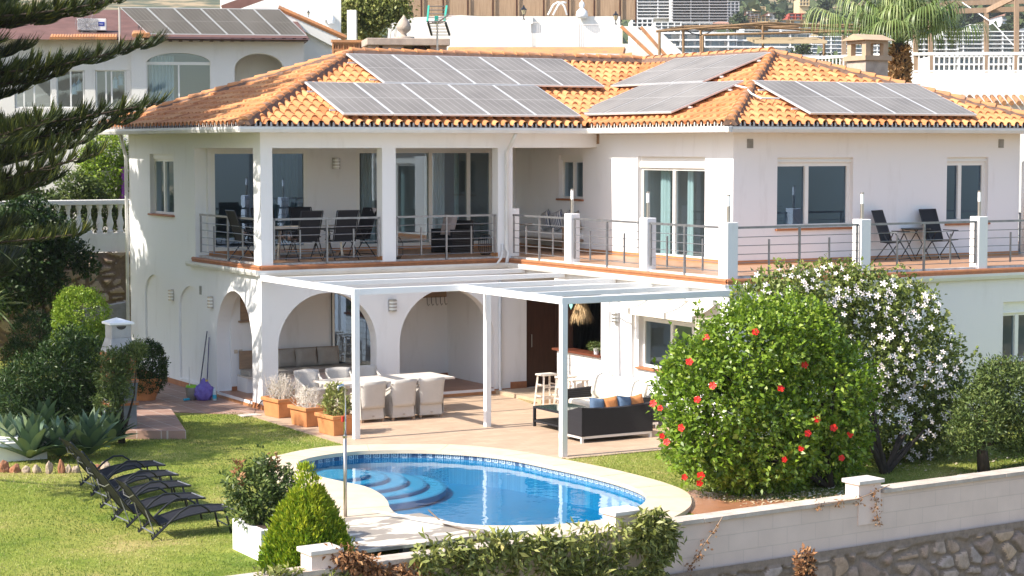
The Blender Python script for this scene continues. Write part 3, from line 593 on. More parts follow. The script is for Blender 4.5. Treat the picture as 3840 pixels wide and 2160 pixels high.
# ---- wall lamps
def wlamp(W, x, y, d=0, h=.26, w=.19):
    s, z = WS(W, x, y, d); m = MB()
    m.wbox(W, s-w/2, s+w/2, d-.012, d-.001, z-h/2-.01, z+h/2+.01)
    def arc(r, z0, z1): 
        vs = []; n = 8
        for zz in (z0, z1):
            for k in range(n+1): t = math.pi*k/n; vs.append(W.P(s+math.cos(t)*r, d-.012-math.sin(t)*r, zz))
        return vs, [(k, k+1, n+2+k, n+1+k) for k in range(n)]+[tuple(range(n+1)), tuple(range(n+1, 2*n+2))]
    for i in range(4): z0 = z-h/2+(h-.035)*i/3; m.add(*arc(w/2+.004, z0, z0+.03))
    l = VB(m, 'wall_lamp', 'steel'); m = MB(); m.add(*arc(w/2-.008, z-h/2+.01, z+h/2-.01)); m.build('diffuser', 'opal', l, w=True, smooth=False)
wlamp(LW_, 434, 742); wlamp(LW_, 533, 760); wlamp(LF_, 987, 768); wlamp(BK_, 845, 411); wlamp(GW_, 1552, 795)
# ---- vents, downpipes
def vent(W, x, y, w=.16, h=.2, mat='grey'):
    s, z = WS(W, x, y); m = MB(); m.wbox(W, s-w/2, s+w/2, -.012, -.001, z-h/2, z+h/2)
    for i in range(5): m.wbox(W, s-w/2, s+w/2, -.018, -.012, z-h/2+h*i/5, z-h/2+h*i/5+.015)
    VB(m, 'wall_vent', mat)
vent(RF_, 1886.5, 361); vent(RF_, 2518, 361); vent(RW_, 1502, 349, .2, .25, 'wood'); vent(LW_, 505, 730, .12, .2)
mb = MB(); mb.tube([(6.12, -.5, 5.98), (6.12, -.35, 5.8), (6.12, -.07, 5.55), (6.12, -.07, 3.3), (6.15, -.1, 3.2), (6.1, -.12, 3.0), (6.1, -.12, 2.95)], .045, 8)
mb.tube([(5.95, -.06, 2.86), (5.95, -.05, .1), (5.93, -.12, -.03), (5.9, -.2, -.06)], .04, 8); mb.tube([(6.02, -.05, 3.4), (6.02, -.05, 3.22), (5.9, -.2, 3.1), (5.75, -.25, 2.95)], .028, 8)
mb.tube([(17.5, -6.08, 5.98), (17.5, -6.0, 5.7), (17.2, -5.6, 5.4), (17.08, -5.5, 5.3), (17.08, -5.5, 3.2)], .045, 8)
mb.tube([(-.1, 8.9, 5.98), (-.12, 8.7, 5.7), (-.06, 8.66, 5.4), (-.06, 8.66, .2)], .045, 8); VB(mb, 'downpipe', 'gutter', smooth=True)
mb = MB()
for y in (-4.32, -5.22): mb.box(6.16, 6.249, y-.06, y+.06, G, 2.75)
VB(mb, 'wall_pilaster', 'white')
# ---- porch hook board, switches, electrics box
a = PY(1062, 742, 2.6); b = PY(1121, 742, 2.6); mb = MB(); mb.cbox(((a.x+b.x)/2, 2.56, a.z), (b.x-a.x, .06, .14)); hr = VB(mb, 'hook_board', 'wood', bevel=.02)
mb = MB()
for i in range(5):
    x = a.x+.08+(b.x-a.x-.16)*i/4; mb.tube([(x, 2.5, a.z-.05), (x, 2.49, a.z-.2), (x+.02, 2.47, a.z-.26), (x+.05, 2.47, a.z-.22)], .008, 5)
mb.build('hooks', 'black', hr, w=True)
mb = MB(); p = PY(599, 884, 2.6)
for dx in (-.06, .06): mb.cbox((p.x+dx, 2.59, p.z), (.085, .015, .085))
p = PY(591, 985, 2.6); mb.cbox((p.x, 2.59, p.z), (.085, .015, .085)); VB(mb, 'light_switch', pm('ivory', (.6, .52, .42), .5))
# ---- bar: awning with gathered cloth
mb = MB(); y0, y1 = -8.3, -5.3; vs = []; n = 12
for i in range(n+1):
    t = i/n; x = 6.2-.6*t; z = 2.62-.26*t-.05*math.sin(math.pi*t); vs += [(x, y0, z), (x, y1, z)]
mb.add(vs, [(2*i, 2*i+1, 2*i+3, 2*i+2) for i in range(n)]); mb.box(5.57, 5.61, y0, y1, 2.24, 2.36)
aw = VB(mb, 'awning', 'cream'); mb = MB(); mb.tube([(6.12, y0, 2.62), (6.12, y1, 2.62)], .06); mb.bar((5.62, -5.5, 2.36), (6.2, -4.6, 2.1), .02); mb.build('awning_frame', 'frame', aw, w=True)
mb = MB(); vs = []; n = 60
for i in range(n+1):
    t = i/n; y = -8.42+.06*math.sin(i*1.3); x = 5.6+.55*t; vs += [(x, y, 2.30+.05*math.sin(i*1.3)), (x, y+.03*math.sin(i*.9), 1.35)]
mb.add(vs, [(2*i, 2*i+2, 2*i+3, 2*i+1) for i in range(n)]); mb.build('awning_curtain', 'cream', aw, w=True, smooth=True)
# ================================================================ GROUND, POOL, GARDEN WALLS
def st(o, kind='structure'): o['kind'] = kind; return o
def catmull(P, n=6):
    out = []; m = len(P)
    for i in range(m):
        p0, p1, p2, p3 = (Vector(P[(i+k-1) % m]) for k in range(4))
        for j in range(n):
            t = j/n; out.append(.5*((2*p1)+(-p0+p2)*t+(2*p0-5*p1+4*p2-p3)*t*t+(-p0+3*p1-3*p2+p3)*t**3))
    return out
ZC = G+.07; ZW = ZC-.155
IN_ = [(750, 1163), (774, 1153), (819, 1144), (869, 1138), (929, 1133.5), (1056, 1131.8), (1183, 1138), (1288, 1150.6), (1373, 1168), (1460, 1187), (1538, 1207), (1597, 1227), (1624, 1243), (1622, 1262), (1590, 1283), (1540, 1302), (1448, 1315), (1330, 1321), (1220, 1321), (1120, 1314), (1050, 1303), (1001, 1293), (981, 1277), (974, 1259), (954, 1240), (919, 1223.5), (864, 1211.5), (799, 1196.5), (762, 1180)]
OUT_ = [(663, 1156), (719, 1140.6), (784, 1128), (856, 1120.6), (969, 1117.3), (1069, 1117.3), (1169, 1119.8), (1288, 1132), (1408, 1153), (1538, 1179), (1638, 1204), (1698, 1223), (1728, 1238), (1739, 1254), (1735, 1274), (1703, 1296), (1640, 1322), (1500, 1340), (1350, 1350), (1200, 1352), (1050, 1345), (930, 1330), (850, 1305), (800, 1270), (740, 1235), (680, 1200), (655, 1176)]
inner = catmull([GP(x, y, ZC).to_tuple() for x, y in IN_], 5); outer = catmull([GP(x, y, ZC).to_tuple() for x, y in OUT_], 5)
def fill(loops, z, name, mat, parent=None):
    bm = bmesh.new(); es = []
    for lp in loops:
        vs = [bm.verts.new((p[0], p[1], z)) for p in lp]; es += [bm.edges.new((vs[i], vs[(i+1) % len(vs)])) for i in range(len(vs))]
    bmesh.ops.triangle_fill(bm, use_beauty=True, edges=es); 
    for f in bm.faces:
        if f.normal.z < 0: f.normal_flip()
    me = bpy.data.meshes.new(name); bm.to_mesh(me); bm.free(); o = bpy.data.objects.new(name, me); COL.objects.link(o); me.materials.append(M[mat] if isinstance(mat, str) else mat)
    if parent: o.parent = parent; o.location = -rootloc(parent)
    return o
def strip(lp, z0, z1, off0=0, off1=0):
    c = sum((Vector((p[0], p[1], 0)) for p in lp), Vector())/len(lp); n = len(lp); vs = []
    for i, p in enumerate(lp):
        t = (Vector(lp[(i+1) % n])-Vector(lp[i-1])); nn = Vector((t.y, -t.x, 0)).normalized(); p = Vector((p[0], p[1], 0))
        a = p+nn*off0; b = p+nn*off1; vs += [(a.x, a.y, z0), (b.x, b.y, z1)]
    return vs, [(2*i, 2*((i+1) % n), 2*((i+1) % n)+1, 2*i+1) for i in range(n)]
def lawn_mat():
    m, nt, N, L = new_mat('lawn_grass'); o = N('ShaderNodeOutputMaterial'); b = N('ShaderNodeBsdfPrincipled'); L(b.outputs[0], o.inputs[0]); setp(b, Roughness=.9, Specular_IOR_Level=.15)
    tc = N('ShaderNodeTexCoord'); n1 = N('ShaderNodeTexNoise'); setp(n1, Scale=.45, Detail=6, Roughness=.7); L(tc.outputs['Object'], n1.inputs['Vector'])
    r = N('ShaderNodeValToRGB'); e = r.color_ramp.elements; e[0].position = .36; e[0].color = (.14, .21, .03, 1); e[1].position = .64; e[1].color = (.46, .38, .16, 1)
    for p, c in ((.45, (.25, .30, .055, 1)), (.58, (.34, .34, .09, 1))): q = e.new(p); q.color = c
    L(n1.outputs[0], r.inputs[0]); n2 = N('ShaderNodeTexNoise'); setp(n2, Scale=26, Detail=4, Roughness=.8); L(tc.outputs['Object'], n2.inputs['Vector'])
    r2 = N('ShaderNodeValToRGB'); r2.color_ramp.elements[0].position = .3; r2.color_ramp.elements[1].position = .7; r2.color_ramp.elements[0].color = (.45, .5, .4, 1); r2.color_ramp.elements[1].color = (1.25, 1.2, 1.1, 1); L(n2.outputs[0], r2.inputs[0])
    x = N('ShaderNodeMixRGB'); x.blend_type = 'MULTIPLY'; x.inputs[0].default_value = 1; L(r.outputs[0], x.inputs[1]); L(r2.outputs[0], x.inputs[2]); L(x.outputs[0], b.inputs['Base Color'])
    bp = N('ShaderNodeBump'); bp.inputs['Strength'].default_value = .8; bp.inputs['Distance'].default_value = .03; L(n2.outputs[0], bp.inputs['Height']); L(bp.outputs[0], b.inputs['Normal']); return m
M['lawn'] = lawn_mat()
hole = [p for p in catmull([tuple(((Vector(GP(x, y, ZC))-Vector((0, -10.5, ZC)))*1.03+Vector((0, -10.5, ZC)))) for x, y in IN_], 2)]
gard = [(-30, -17.6), (-6.4, -16.22), (9, -15.3), (26, -14.3), (26, 12), (5, 12.9), (-30, 12.9)]
LWN = st(fill([gard, hole], G-.008, 'lawn', 'lawn'))
pat = [(-.45, 0), (6.25, 0), (6.25, -8.93), (-.5, -8.93)]
patio = fill([pat], G, 'patio', 'patio'); 
# patio must stop at the coping: clip with a ring cut so that no floor hangs over the water
bpy.data.objects.remove(patio)
def inside(p, lp):
    c = False; n = len(lp)
    for i in range(n):
        a = lp[i]; b = lp[i-1]
        if (a[1] > p[1]) != (b[1] > p[1]) and p[0] < (b[0]-a[0])*(p[1]-a[1])/(b[1]-a[1])+a[0]: c = not c
    return c
mid = [((a[0]), (a[1])) for a in catmull([tuple(GP(x, y, ZC)) for x, y in OUT_], 3)]; cen = Vector((0, -10.5, 0)); mid = [tuple((Vector((p[0], p[1], 0))-cen)*.97+cen)[:2] for p in mid]
seq = [p for p in mid if -.5 < p[0] < 6.2 and p[1] > -8.93]; seq.sort(key=lambda p: p[0])
poly = [(-.45, 0), (-.45, -.6)]+[(-.5, seq[0][1])]+seq+[(seq[-1][0]+.02, -8.93), (6.25, -8.93), (6.25, 0)]
bm = bmesh.new(); bm.faces.new([bm.verts.new((p[0], p[1], G)) for p in poly]); me = bpy.data.meshes.new('patio'); bm.to_mesh(me); bm.free(); po = bpy.data.objects.new('patio', me); COL.objects.link(po); me.materials.append(M['patio']); st(po)
mb = MB(); mb.box(-.56, -.45, -6.5, -.3, G-.05, G+.012); mb.box(2.3, 6.25, -9.03, -8.93, G-.05, G+.012); st(mb.build('patio_kerb', pm('kerb_stone', (.48, .36, .26), .8, col2=(.38, .28, .2), scale=4, bump=.3)))
q = [GP(385, 1035), GP(640, 1029)]
mb = MB(); mb.prism([(0, -.3), (-.44, -.3), (-.44, -.55), (q[0].x, q[0].y), (q[0].x+.1, 3.6), (-1.2, 4.6), (-.6, 8.6), (0, 8.6)], G-.03, G+.006); st(mb.build('side_path', 'plinth_tile'))
q = [GP(1700, 1262, G), GP(1745, 1232, G), GP(1890, 1255, G), GP(2160, 1262, G)]
mb = MB(); mb.prism([(q[0].x-.4, -15.6), (q[0].x-.3, q[0].y), (q[1].x, q[1].y), (q[2].x, q[2].y), (q[3].x, -15.5)], G-.02, G+.004); st(mb.build('corner_path', 'red_tile'))
def petals_scatter(name, n, fx, size, mat, label, cat):
    Vv = []; F = []; k = 0
    for _ in range(n):
        x, y = fx(); a = R.uniform(0, 6.28); s = size*R.uniform(.5, 1.3); z = G+.012; dx, dy = math.cos(a)*s, math.sin(a)*s
        Vv += [(x-dx, y-dy, z), (x-dy*.4, y+dx*.4, z+R.uniform(0, .02)), (x+dx, y+dy, z+R.uniform(0, .025)), (x+dy*.4, y-dx*.4, z)]; F.append((k, k+1, k+2, k+3)); k += 4
    o = npmesh(name, Vv, F, mat, rnd=NR.random(len(F))); tag(o, label, cat, kind='stuff'); return o
M['petal_dry'] = leaf_mat('fallen_petals', [(0, (.55, .48, .36)), (.5, (.42, .28, .12)), (1, (.7, .66, .56))], .8, .1)
def fx(): 
    p = GP(*R.choice([(1830, 1240), (1900, 1252), (1960, 1262), (2040, 1250), (2100, 1240)])); return p.x+R.gauss(0, .35), p.y+R.gauss(0, .3)
petals_scatter('fallen_petals', 700, fx, .035, 'petal_dry', 'litter of dry pale petals and brown leaves under the red flowering bush', 'leaf litter')
def fx():
    return R.uniform(6.5, 11), R.uniform(-15, -11)
petals_scatter('fallen_petals', 350, fx, .035, 'petal_dry', 'scattered white petals on the grass beside the small tree', 'leaf litter')
# ---- pool
PO = empty('swimming_pool', (0, -10.5, G), 'free form swimming pool with cream coping, blue mosaic and curved entry steps', 'swimming pool')
M['coping'] = pm('cream_coping_stone', (.68, .56, .41), .75, col2=(.60, .485, .35), scale=2.5, bump=.15, bscale=30)
fill([outer, inner], ZC, 'coping_top', 'coping', PO); mb = MB(); mb.add(*strip(inner, ZC, ZC-.07)); mb.add(*strip(outer, ZC, G-.03)); mb.add(*strip(inner, ZC-.07, ZC-.07, 0, -.06)); mb.build('coping', 'coping', PO, w=True, smooth=True)
mb = MB()                                                    # joints of the coping
for i in range(6, len(inner)-30, 7):
    a = inner[i]; j = min(range(len(outer)), key=lambda k: (Vector(outer[k])-Vector(a)).length); b = outer[j]
    if (Vector(b)-Vector(a)).length < 1.1: mb.bar((a[0], a[1], ZC+.0005), (b[0], b[1], ZC+.0005), .006, .004)
mb.build('coping_joint', pm('joint', (.32, .26, .18), .9), PO, w=True)
M['pooltile'] = brick_mat('pool_mosaic', (.03, .26, .46), (.045, .31, .52), (.14, .40, .58), 1, .05, .05, .004, .4, .1, offset=0)
M['poolfloor'] = pm('pool_floor', (.008, .215, .40), .5, col2=(.014, .25, .44), scale=2)
mb = MB(); mb.add(*strip(inner, ZC-.07, ZC-.62, -.04, -.04)); mb.build('basin_wall', 'pooltile', PO, w=True, smooth=True)
flr = [(Vector(p)) for p in inner]; fill([[(p[0], p[1]) for p in strip(inner, 0, 0, -.04, -.04)[0][::2]]], ZC-.62, 'basin_floor', 'poolfloor', PO)
mb = MB(); vs_, fs_ = strip(inner, ZC-.072, ZC-.152, -.036, -.036); mb.add(vs_, fs_); mb.build('mosaic_band', pm('dark_mosaic', (.025, .06, .13), .3, col2=(.08, .14, .25), scale=40), PO, w=True)
mb = MB(); acc = 0; pts = [Vector((p[0], p[1], 0)) for p in vs_[::2]]; U = .17
def key(m, p, d, n_):
    for s0, s1, a, b in ((0, .012, 0, 1), (.03, .12, .0, .18), (.03, .045, .0, .8), (.03, .1, .66, .84), (.085, .1, .4, .84), (.06, .1, .36, .5), (.12, .14, 0, 1)):
        m.add([tuple(p+d*s+n_*.003+Vector((0, 0, ZC-.15+.076*z))) for s, z in ((s0, a), (s1, a), (s1, b), (s0, b))], [(0, 1, 2, 3)])
for i in range(len(pts)):
    a = pts[i]; b = pts[(i+1) % len(pts)]; L = (b-a).length; d = (b-a)/L if L else Vector((1, 0, 0)); n_ = Vector((d.y, -d.x, 0))
    while acc < L: key(mb, a+d*acc, d, n_); acc += U
    acc -= L
mb.build('greek_key', pm('pale_mosaic', (.55, .66, .72), .4), PO, w=True)
c = GP(850, 1158, ZC)
M['steptile'] = pm('step_tile', (.09, .36, .54), .5, col2=(.12, .40, .58), scale=6); M['stepedge'] = pm('step_nosing_tile', (.05, .22, .38), .5, col2=(.07, .26, .42), scale=30)
for i, r in enumerate((.55, .9, 1.25, 1.6, 1.95)):
    mb = MB(); mb.lathe([(r-.05, -.19-.06*(i+1)), (0.01, -.19-.06*(i+1)+.001)], (c.x, c.y, ZC), 64, 1, 1.05); sp_ = mb.build('entry_step', 'steptile', PO, w=True); mb = MB(); mb.lathe([(r, -.60), (r, -.191-.06*(i+1)), (r-.06, -.192-.06*(i+1)+.004)], (c.x, c.y, ZC), 64, 1, 1.05); mb.f = mb.f[:-2]; mb.build('step_nosing', 'stepedge', sp_, w=True)
mb = MB(); mb.quad(*[(GP(*p, ZC).x, GP(*p, ZC).y, ZC-.6) for p in ((1380, 1250), (1475, 1262), (1420, 1280), (1330, 1275))]); 
def water_mat():
    m, nt, N, L = new_mat('pool_water'); o = N('ShaderNodeOutputMaterial'); t = N('ShaderNodeBsdfTransparent'); t.inputs[0].default_value = (.55, .88, .97, 1); g = N('ShaderNodeBsdfGlossy'); g.inputs['Roughness'].default_value = .0
    lw = N('ShaderNodeLayerWeight'); lw.inputs[0].default_value = .5; p = N('ShaderNodeMath'); p.operation = 'POWER'; p.inputs[1].default_value = 5; L(lw.outputs['Facing'], p.inputs[0])
    q = N('ShaderNodeMath'); q.operation = 'MULTIPLY_ADD'; q.inputs[1].default_value = .98; q.inputs[2].default_value = .02; L(p.outputs[0], q.inputs[0])
    x = N('ShaderNodeMixShader'); L(q.outputs[0], x.inputs[0]); L(t.outputs[0], x.inputs[1]); L(g.outputs[0], x.inputs[2]); L(x.outputs[0], o.inputs[0])
    tc = N('ShaderNodeTexCoord'); n = N('ShaderNodeTexNoise'); setp(n, Scale=2.6, Detail=3, Roughness=.5); L(tc.outputs['Object'], n.inputs['Vector'])
    bp = N('ShaderNodeBump'); bp.inputs['Strength'].default_value = .3; bp.inputs['Distance'].default_value = .02; L(n.outputs[0], bp.inputs['Height']); L(bp.outputs[0], g.inputs['Normal']); return m
M['water'] = water_mat(); wt = fill([[(p[0], p[1]) for p in vs_[::2]]], ZW, 'water', 'water'); st(wt)
# ---- deck beside the pool
dk = [GP(866, 1303, .04), GP(1001, 1297, .04), GP(1056, 1291, .04), GP(1150, 1318, .04), GP(1290, 1338, .04), GP(889, 1388, .04)]
def deck_mat():
    m = pm('peeling_white_deck', (.74, .66, .55), .8, col2=(.30, .26, .22), scale=1.3, bump=.2, lo=.46, hi=.50, stretch=(.7, 1.8, 1)); return m
D_ = empty('pump_deck', tuple(dk[2]), 'low white painted deck with peeling grey patches beside the pool', 'deck')
mb = MB(); mb.prism([(p.x, p.y) for p in dk], .0, .045); mb.build('deck_board', deck_mat(), D_, w=True)
mb = MB(); a = dk[5]; b = dk[4]
for t in (.05, .32, .6, .95): p = a+(b-a)*t; mb.box(p.x-.05, p.x+.05, p.y, p.y+.12, -.4, -.001)
mb.box(a.x, b.x, a.y+.5, a.y+.55, -.4, -.001); mb.build('deck_support', 'dark', D_, w=True)
# ---- boundary wall
uu = Vector((1, .06, 0)).normalized(); BW = WF((-6.4, -16.38), (uu.x, uu.y), (-uu.y, uu.x)); WTOP = .13
def bws(x, y, z=WTOP): p = GP(x, y, z); return (p.x-BW.o[0])*uu.x+(p.y-BW.o[1])*uu.y
s_r = bws(2245, 1238); ps_ = lambda x, Yw: (PY(x, 1300, Yw).x-BW.o[0])/uu.x; s1 = ps_(783, -16.35); s1b = ps_(855, -16.35); s2 = ps_(1548, -16.05); s2b = ps_(1612, -16.05); s3 = ps_(2168, -15.85); s3b = ps_(2226, -15.85)

BWE = empty('boundary_wall', BW.P(5, .15, -.7), 'low painted block wall with flat capping along the front of the garden', 'wall')
mb = MB(); mb.wbox(BW, -4, s3b, .03, .28, -.75, WTOP-.06); mb.wbox(BW, s3b+.001, 30, .03, .28, -.75, WTOP+.02); wl = mb.build('block_wall', 'blockwall', BWE, w=True)
mb = MB()
def caps(s, e, z):
    while s < e:
        w = .4; mb.wbox(BW, s+.003, min(s+w, e), -.02+R.uniform(-.004, .004), .33, z-.06, z+R.uniform(-.003, .003)); s += w
caps(-4, s3, WTOP); caps(s3b+.05, 30, WTOP+.08); mb.build('capping', pm('capping_stone', (.62, .53, .45), .85, col2=(.45, .38, .32), scale=3, bump=.5), BWE, w=True)
M['pillarmat'] = wall_mat('pillar_render', (.84, .67, .58), amt=.3, bump=.5)
for a, b in ((s1, s1b), (s2, s2b), (s3, s3b)):
    mb = MB(); mb.wbox(BW, a, b, .012, .32, -.32, .33); pl = mb.build('pillar', 'pillarmat', BWE, w=True); mb = MB(); mb.wbox(BW, a-.04, b+.04, -.04, .37, .331, .395); mb.build('pillar_cap', pm('white_cap', (.72, .66, .6), .8, col2=(.6, .54, .48), scale=4), pl, w=True, bevel=.01)
# ---- rubble retaining wall below, with real relief
def rubble(name, W, s0, s1_, z0, z1, dx, cell, amp, mat, seed=0., label=None, cat='wall', top=None, asp=1.25):
    ns = int((s1_-s0)/dx)+1; nz = int((z1-z0)/dx)+1; Vv = np.zeros((ns*nz, 3)); rv = np.zeros((ns, nz)); k = 0
    for i in range(ns):
        for j in range(nz):
            s = s0+dx*i; z = z0+dx*j; wv = noise.noise(Vector((s*1.7, z*1.7, seed)))*.35
            q = Vector(((s/asp)/cell+wv, z/cell+wv*.7, seed)); d, pt = noise.voronoi(q); e_ = d[1]-d[0]; hsh = (math.sin(pt[0].x*12.9+pt[0].y*78.2+seed)*43758.5) % 1
            m_ = min(1, max(0, (e_-.06)/.16)); m_ = m_*m_*(3-2*m_); dd = amp*m_*(.55+.6*hsh)+.012*noise.noise(Vector((s*9, z*9, seed)))
            if top and z > z1-top: m_ = 0; dd = amp*.5
            Vv[k] = W.P(s, -dd, z); rv[i, j] = (.12+.86*hsh) if m_ > .35 else .02+.04*hsh; k += 1
    F = []; rf = []
    for i in range(ns-1):
        for j in range(nz-1): a = i*nz+j; F.append((a, a+nz, a+nz+1, a+1)); rf.append(min(rv[i, j], rv[i+1, j+1]) if min(rv[i, j], rv[i+1, j+1]) < .1 else rv[i, j])
    o = npmesh(name, Vv, F, mat, rnd=rf, smooth=False)
    if label: tag(o, label, cat)
    return o
def stone_mat(name, stops, mort):
    m, nt, N, L = new_mat(name); o = N('ShaderNodeOutputMaterial'); b = N('ShaderNodeBsdfPrincipled'); setp(b, Roughness=.9, Specular_IOR_Level=.2); L(b.outputs[0], o.inputs[0]); a = N('ShaderNodeAttribute'); a.attribute_name = 'rnd'
    r = N('ShaderNodeValToRGB'); e = r.color_ramp.elements; e[0].position = .0; e[0].color = C4(mort); e[1].position = 1; e[1].color = C4(stops[-1])
    q = e.new(.09); q.color = C4(mort)
    for i, c in enumerate(stops): q = e.new(.11+.85*i/len(stops)); q.color = C4(c)
    L(a.outputs['Fac'], r.inputs[0]); tc = N('ShaderNodeTexCoord'); n = N('ShaderNodeTexNoise'); setp(n, Scale=9, Detail=8, Roughness=.75); L(tc.outputs['Object'], n.inputs['Vector'])
    r2 = N('ShaderNodeValToRGB'); r2.color_ramp.elements[0].position = .3; r2.color_ramp.elements[1].position = .75; r2.color_ramp.elements[0].color = (.62, .6, .58, 1); r2.color_ramp.elements[1].color = (1.25, 1.2, 1.15, 1); L(n.outputs[0], r2.inputs[0])
    x = N('ShaderNodeMixRGB'); x.blend_type = 'MULTIPLY'; x.inputs[0].default_value = 1; L(r.outputs[0], x.inputs[1]); L(r2.outputs[0], x.inputs[2]); L(x.outputs[0], b.inputs['Base Color'])
    bp = N('ShaderNodeBump'); bp.inputs['Strength'].default_value = .6; bp.inputs['Distance'].default_value = .02; L(n.outputs[0], bp.inputs['Height']); L(bp.outputs[0], b.inputs['Normal']); return m
M['stone'] = stone_mat('rubble_stone', [(.34, .28, .27), (.48, .35, .26), (.40, .35, .34), (.54, .40, .29), (.46, .40, .39), (.36, .27, .22)], (.30, .24, .20))
M['stone_warm'] = stone_mat('limestone_rubble', [(.45, .36, .28), (.38, .30, .23), (.5, .43, .36), (.42, .33, .25)], (.22, .16, .12))
RWF_ = WF((BW.o[0]+uu.y*.0, BW.o[1]-.02), BW.u, BW.n)
rubble('retaining_wall', RWF_, 2, 24, -3.2, -.62, .028, .30, .085, 'stone', 3.1, 'retaining wall of large brown rubble stones below the painted block wall', 'stone wall', top=.12)
mb = MB(); mb.wbox(BW, -20, 30, .04, .3, -3.3, -.76); st(mb.build('earth_bank', 'soil'))
# ---- far ground and hill
def ground():
    nx, ny = 90, 110; Vv = []; F = []; prof = [(0, -3.2), (38, -3.2), (75, -3), (110, 0), (200, 6), (300, 11), (480, 26), (600, 38), (1000, 98), (1200, 128)]
    for j in range(ny):
        d = -200+ (j/ny)**1.6*2800 if j else -200
        d = -60+1230*(j/(ny-1))**2.0
        z = np.interp(d, [p[0] for p in prof], [p[1] for p in prof]) if d > 0 else -3.2
        for i in range(nx):
            l = (i/(nx-1)-.5)*(120+max(d, 0)*1.5); zz = z+(noise.noise(Vector((l*.004, d*.004, 0)))*.05+noise.noise(Vector((l*.02, d*.02, 3)))*.01)*max(0, d-620)
            Vv.append((CP[0]+FW[0]*d+RT[0]*l, CP[1]+FW[1]*d+RT[1]*l, zz))
    for j in range(ny-1):
        for i in range(nx-1): a = j*nx+i; F.append((a, a+1, a+nx+1, a+nx))
    m = pm('dry_scrub_hillside', (.06, .075, .035), .95, col2=(.34, .25, .14), scale=.09, detail=12, lo=.42, hi=.6)
    o = npmesh('ground', Vv, F, m, smooth=True); st(o); return o
ground()
def gz(d): return float(np.interp(d, [0, 38, 75, 110, 200, 300, 480, 600, 1000, 1500, 2600], [-3.2, -3.2, -3, 0, 6, 11, 26, 38, 95, 190, 420]))
# ================================================================ PERGOLA
PE = empty('pergola', (0, -4.7, G), 'white metal pergola of open beams on three posts in front of the arches', 'pergola'); zb, zt_ = 2.76, 2.885
def pbar(name, x0, x1, y0, y1, z0, z1, **k): m = MB(); m.box(x0, x1, y0, y1, z0, z1); return m.build(name, 'perg', PE, w=True, bevel=.006)
for x, y in ((-.02, -4.8), (3.05, -4.62), (2.36, -8.74)): pbar('post', x-.06, x+.06, y-.06, y+.06, G, zb)
pbar('beam', -.08, .06, -4.86, -.02, zb, zt_); pbar('beam', .061, 2.29, -4.86, -4.74, zb, zt_); pbar('beam', 2.29, 2.43, -8.80, -4.62, zb, zt_); pbar('beam', 2.431, 6.2, -8.80, -8.66, zb, zt_)
for y in (-.85, -2.6): pbar('beam', .061, 6.14, y-.04, y+.04, zb+.02, zt_-.003)
pbar('beam', 2.431, 6.14, -4.70, -4.60, zb+.02, zt_-.003); pbar('beam', 2.431, 6.14, -6.1, -6.02, zb+.02, zt_-.003); pbar('beam', 2.431, 6.14, -7.4, -7.32, zb+.02, zt_-.003)
# ================================================================ GARDEN FURNITURE
M['wicker'] = brick_mat('pale_wicker', (.86, .82, .77), (.78, .74, .69), (.50, .46, .42), 1, .04, .016, .003, .8, .6, axis='XZ')
M['wicker2'] = brick_mat('pale_wicker_side', (.80, .76, .70), (.72, .68, .62), (.42, .38, .34), 1, .04, .016, .003, .8, .6, axis='YZ')
M['rattan'] = brick_mat('dark_rattan', (.040, .040, .048), (.030, .030, .038), (.008, .008, .01), 1, .04, .02, .004, .6, .8, axis='XZ')
def dining_chair():
    t = empty('wicker_chair', (0, 0, 0), 'x', 'chair', 'pale wicker dining chairs around the long patio table')
    w, d = .27, .29; m = MB()                              # skirted body: seat block tapering in towards the waist
    def shell(pts, th): pass
    L = [(0, .05, .27, .27), (.2, .045, .26, .26), (.42, .04, .25, .27)]
    vs = []
    for z, _, a, b in L: vs += [(-a, -b, z+.06), (a, -b, z+.06), (a, b, z+.06), (-a, b, z+.06)]
    m.add(vs, [(0, 3, 2, 1), (8, 9, 10, 11)]+[(4*k+i, 4*k+(i+1) % 4, 4*k+4+(i+1) % 4, 4*k+4+i) for k in range(2) for i in range(4)]); m.build('seat', 'wicker', t, bevel=.02)
    m = MB(); vs = []; n = 8                               # curved back flaring at top, back towards -y
    for i in range(n+1):
        q = i/n; z = .30+.56*q; off = -.27-.02*q-.05*q*q; ww = .255+.035*q
        for k in range(7):
            u = k/6*2-1; vs.append((u*ww, off+.05*(u*u)*(.4+q), z+.015*(1-u*u)*(q > .99)))
    F = [(i*7+k, i*7+k+1, i*7+k+8, i*7+k+7) for i in range(n) for k in range(6)]; m.add(vs, F); b = m.build('backrest', 'wicker', t, smooth=True); s = b.modifiers.new('s', 'SOLIDIFY'); s.thickness = .04; s.offset = 1
    for sx in (-1, 1):
        m = MB(); m.tube([(sx*.29, -.30, .80), (sx*.285, -.22, .70), (sx*.28, .05, .60), (sx*.275, .2, .57), (sx*.27, .27, .50)], .022, 6); m.quad((sx*.285, -.29, .1), (sx*.27, .26, .1), (sx*.275, .24, .56), (sx*.285, -.25, .68)); m.build('armrest', 'wicker2', t)
    for x in (-.24, .24):
        for y in (-.24, .24): m = MB(); m.cbox((x, y, .03), (.05, .05, .06)); m.build('foot', 'wood', t)
    m = MB(); m.cbox((0, -.285, .13), (.05, .006, .035)); m.build('badge', 'steel', t); return t
ch = dining_chair(); spots = []
lab = ['pale wicker chair nearest the pergola corner post, its back to the pool', 'pale wicker chair in the middle of the row with backs to the pool', 'pale wicker chair at the right end of the row facing the arches',
       'pale wicker chair behind the table at the left, by the bench arch', 'pale wicker chair behind the table, half hidden by the pergola post', 'pale wicker chair behind the table at its right, by the arch pillar']
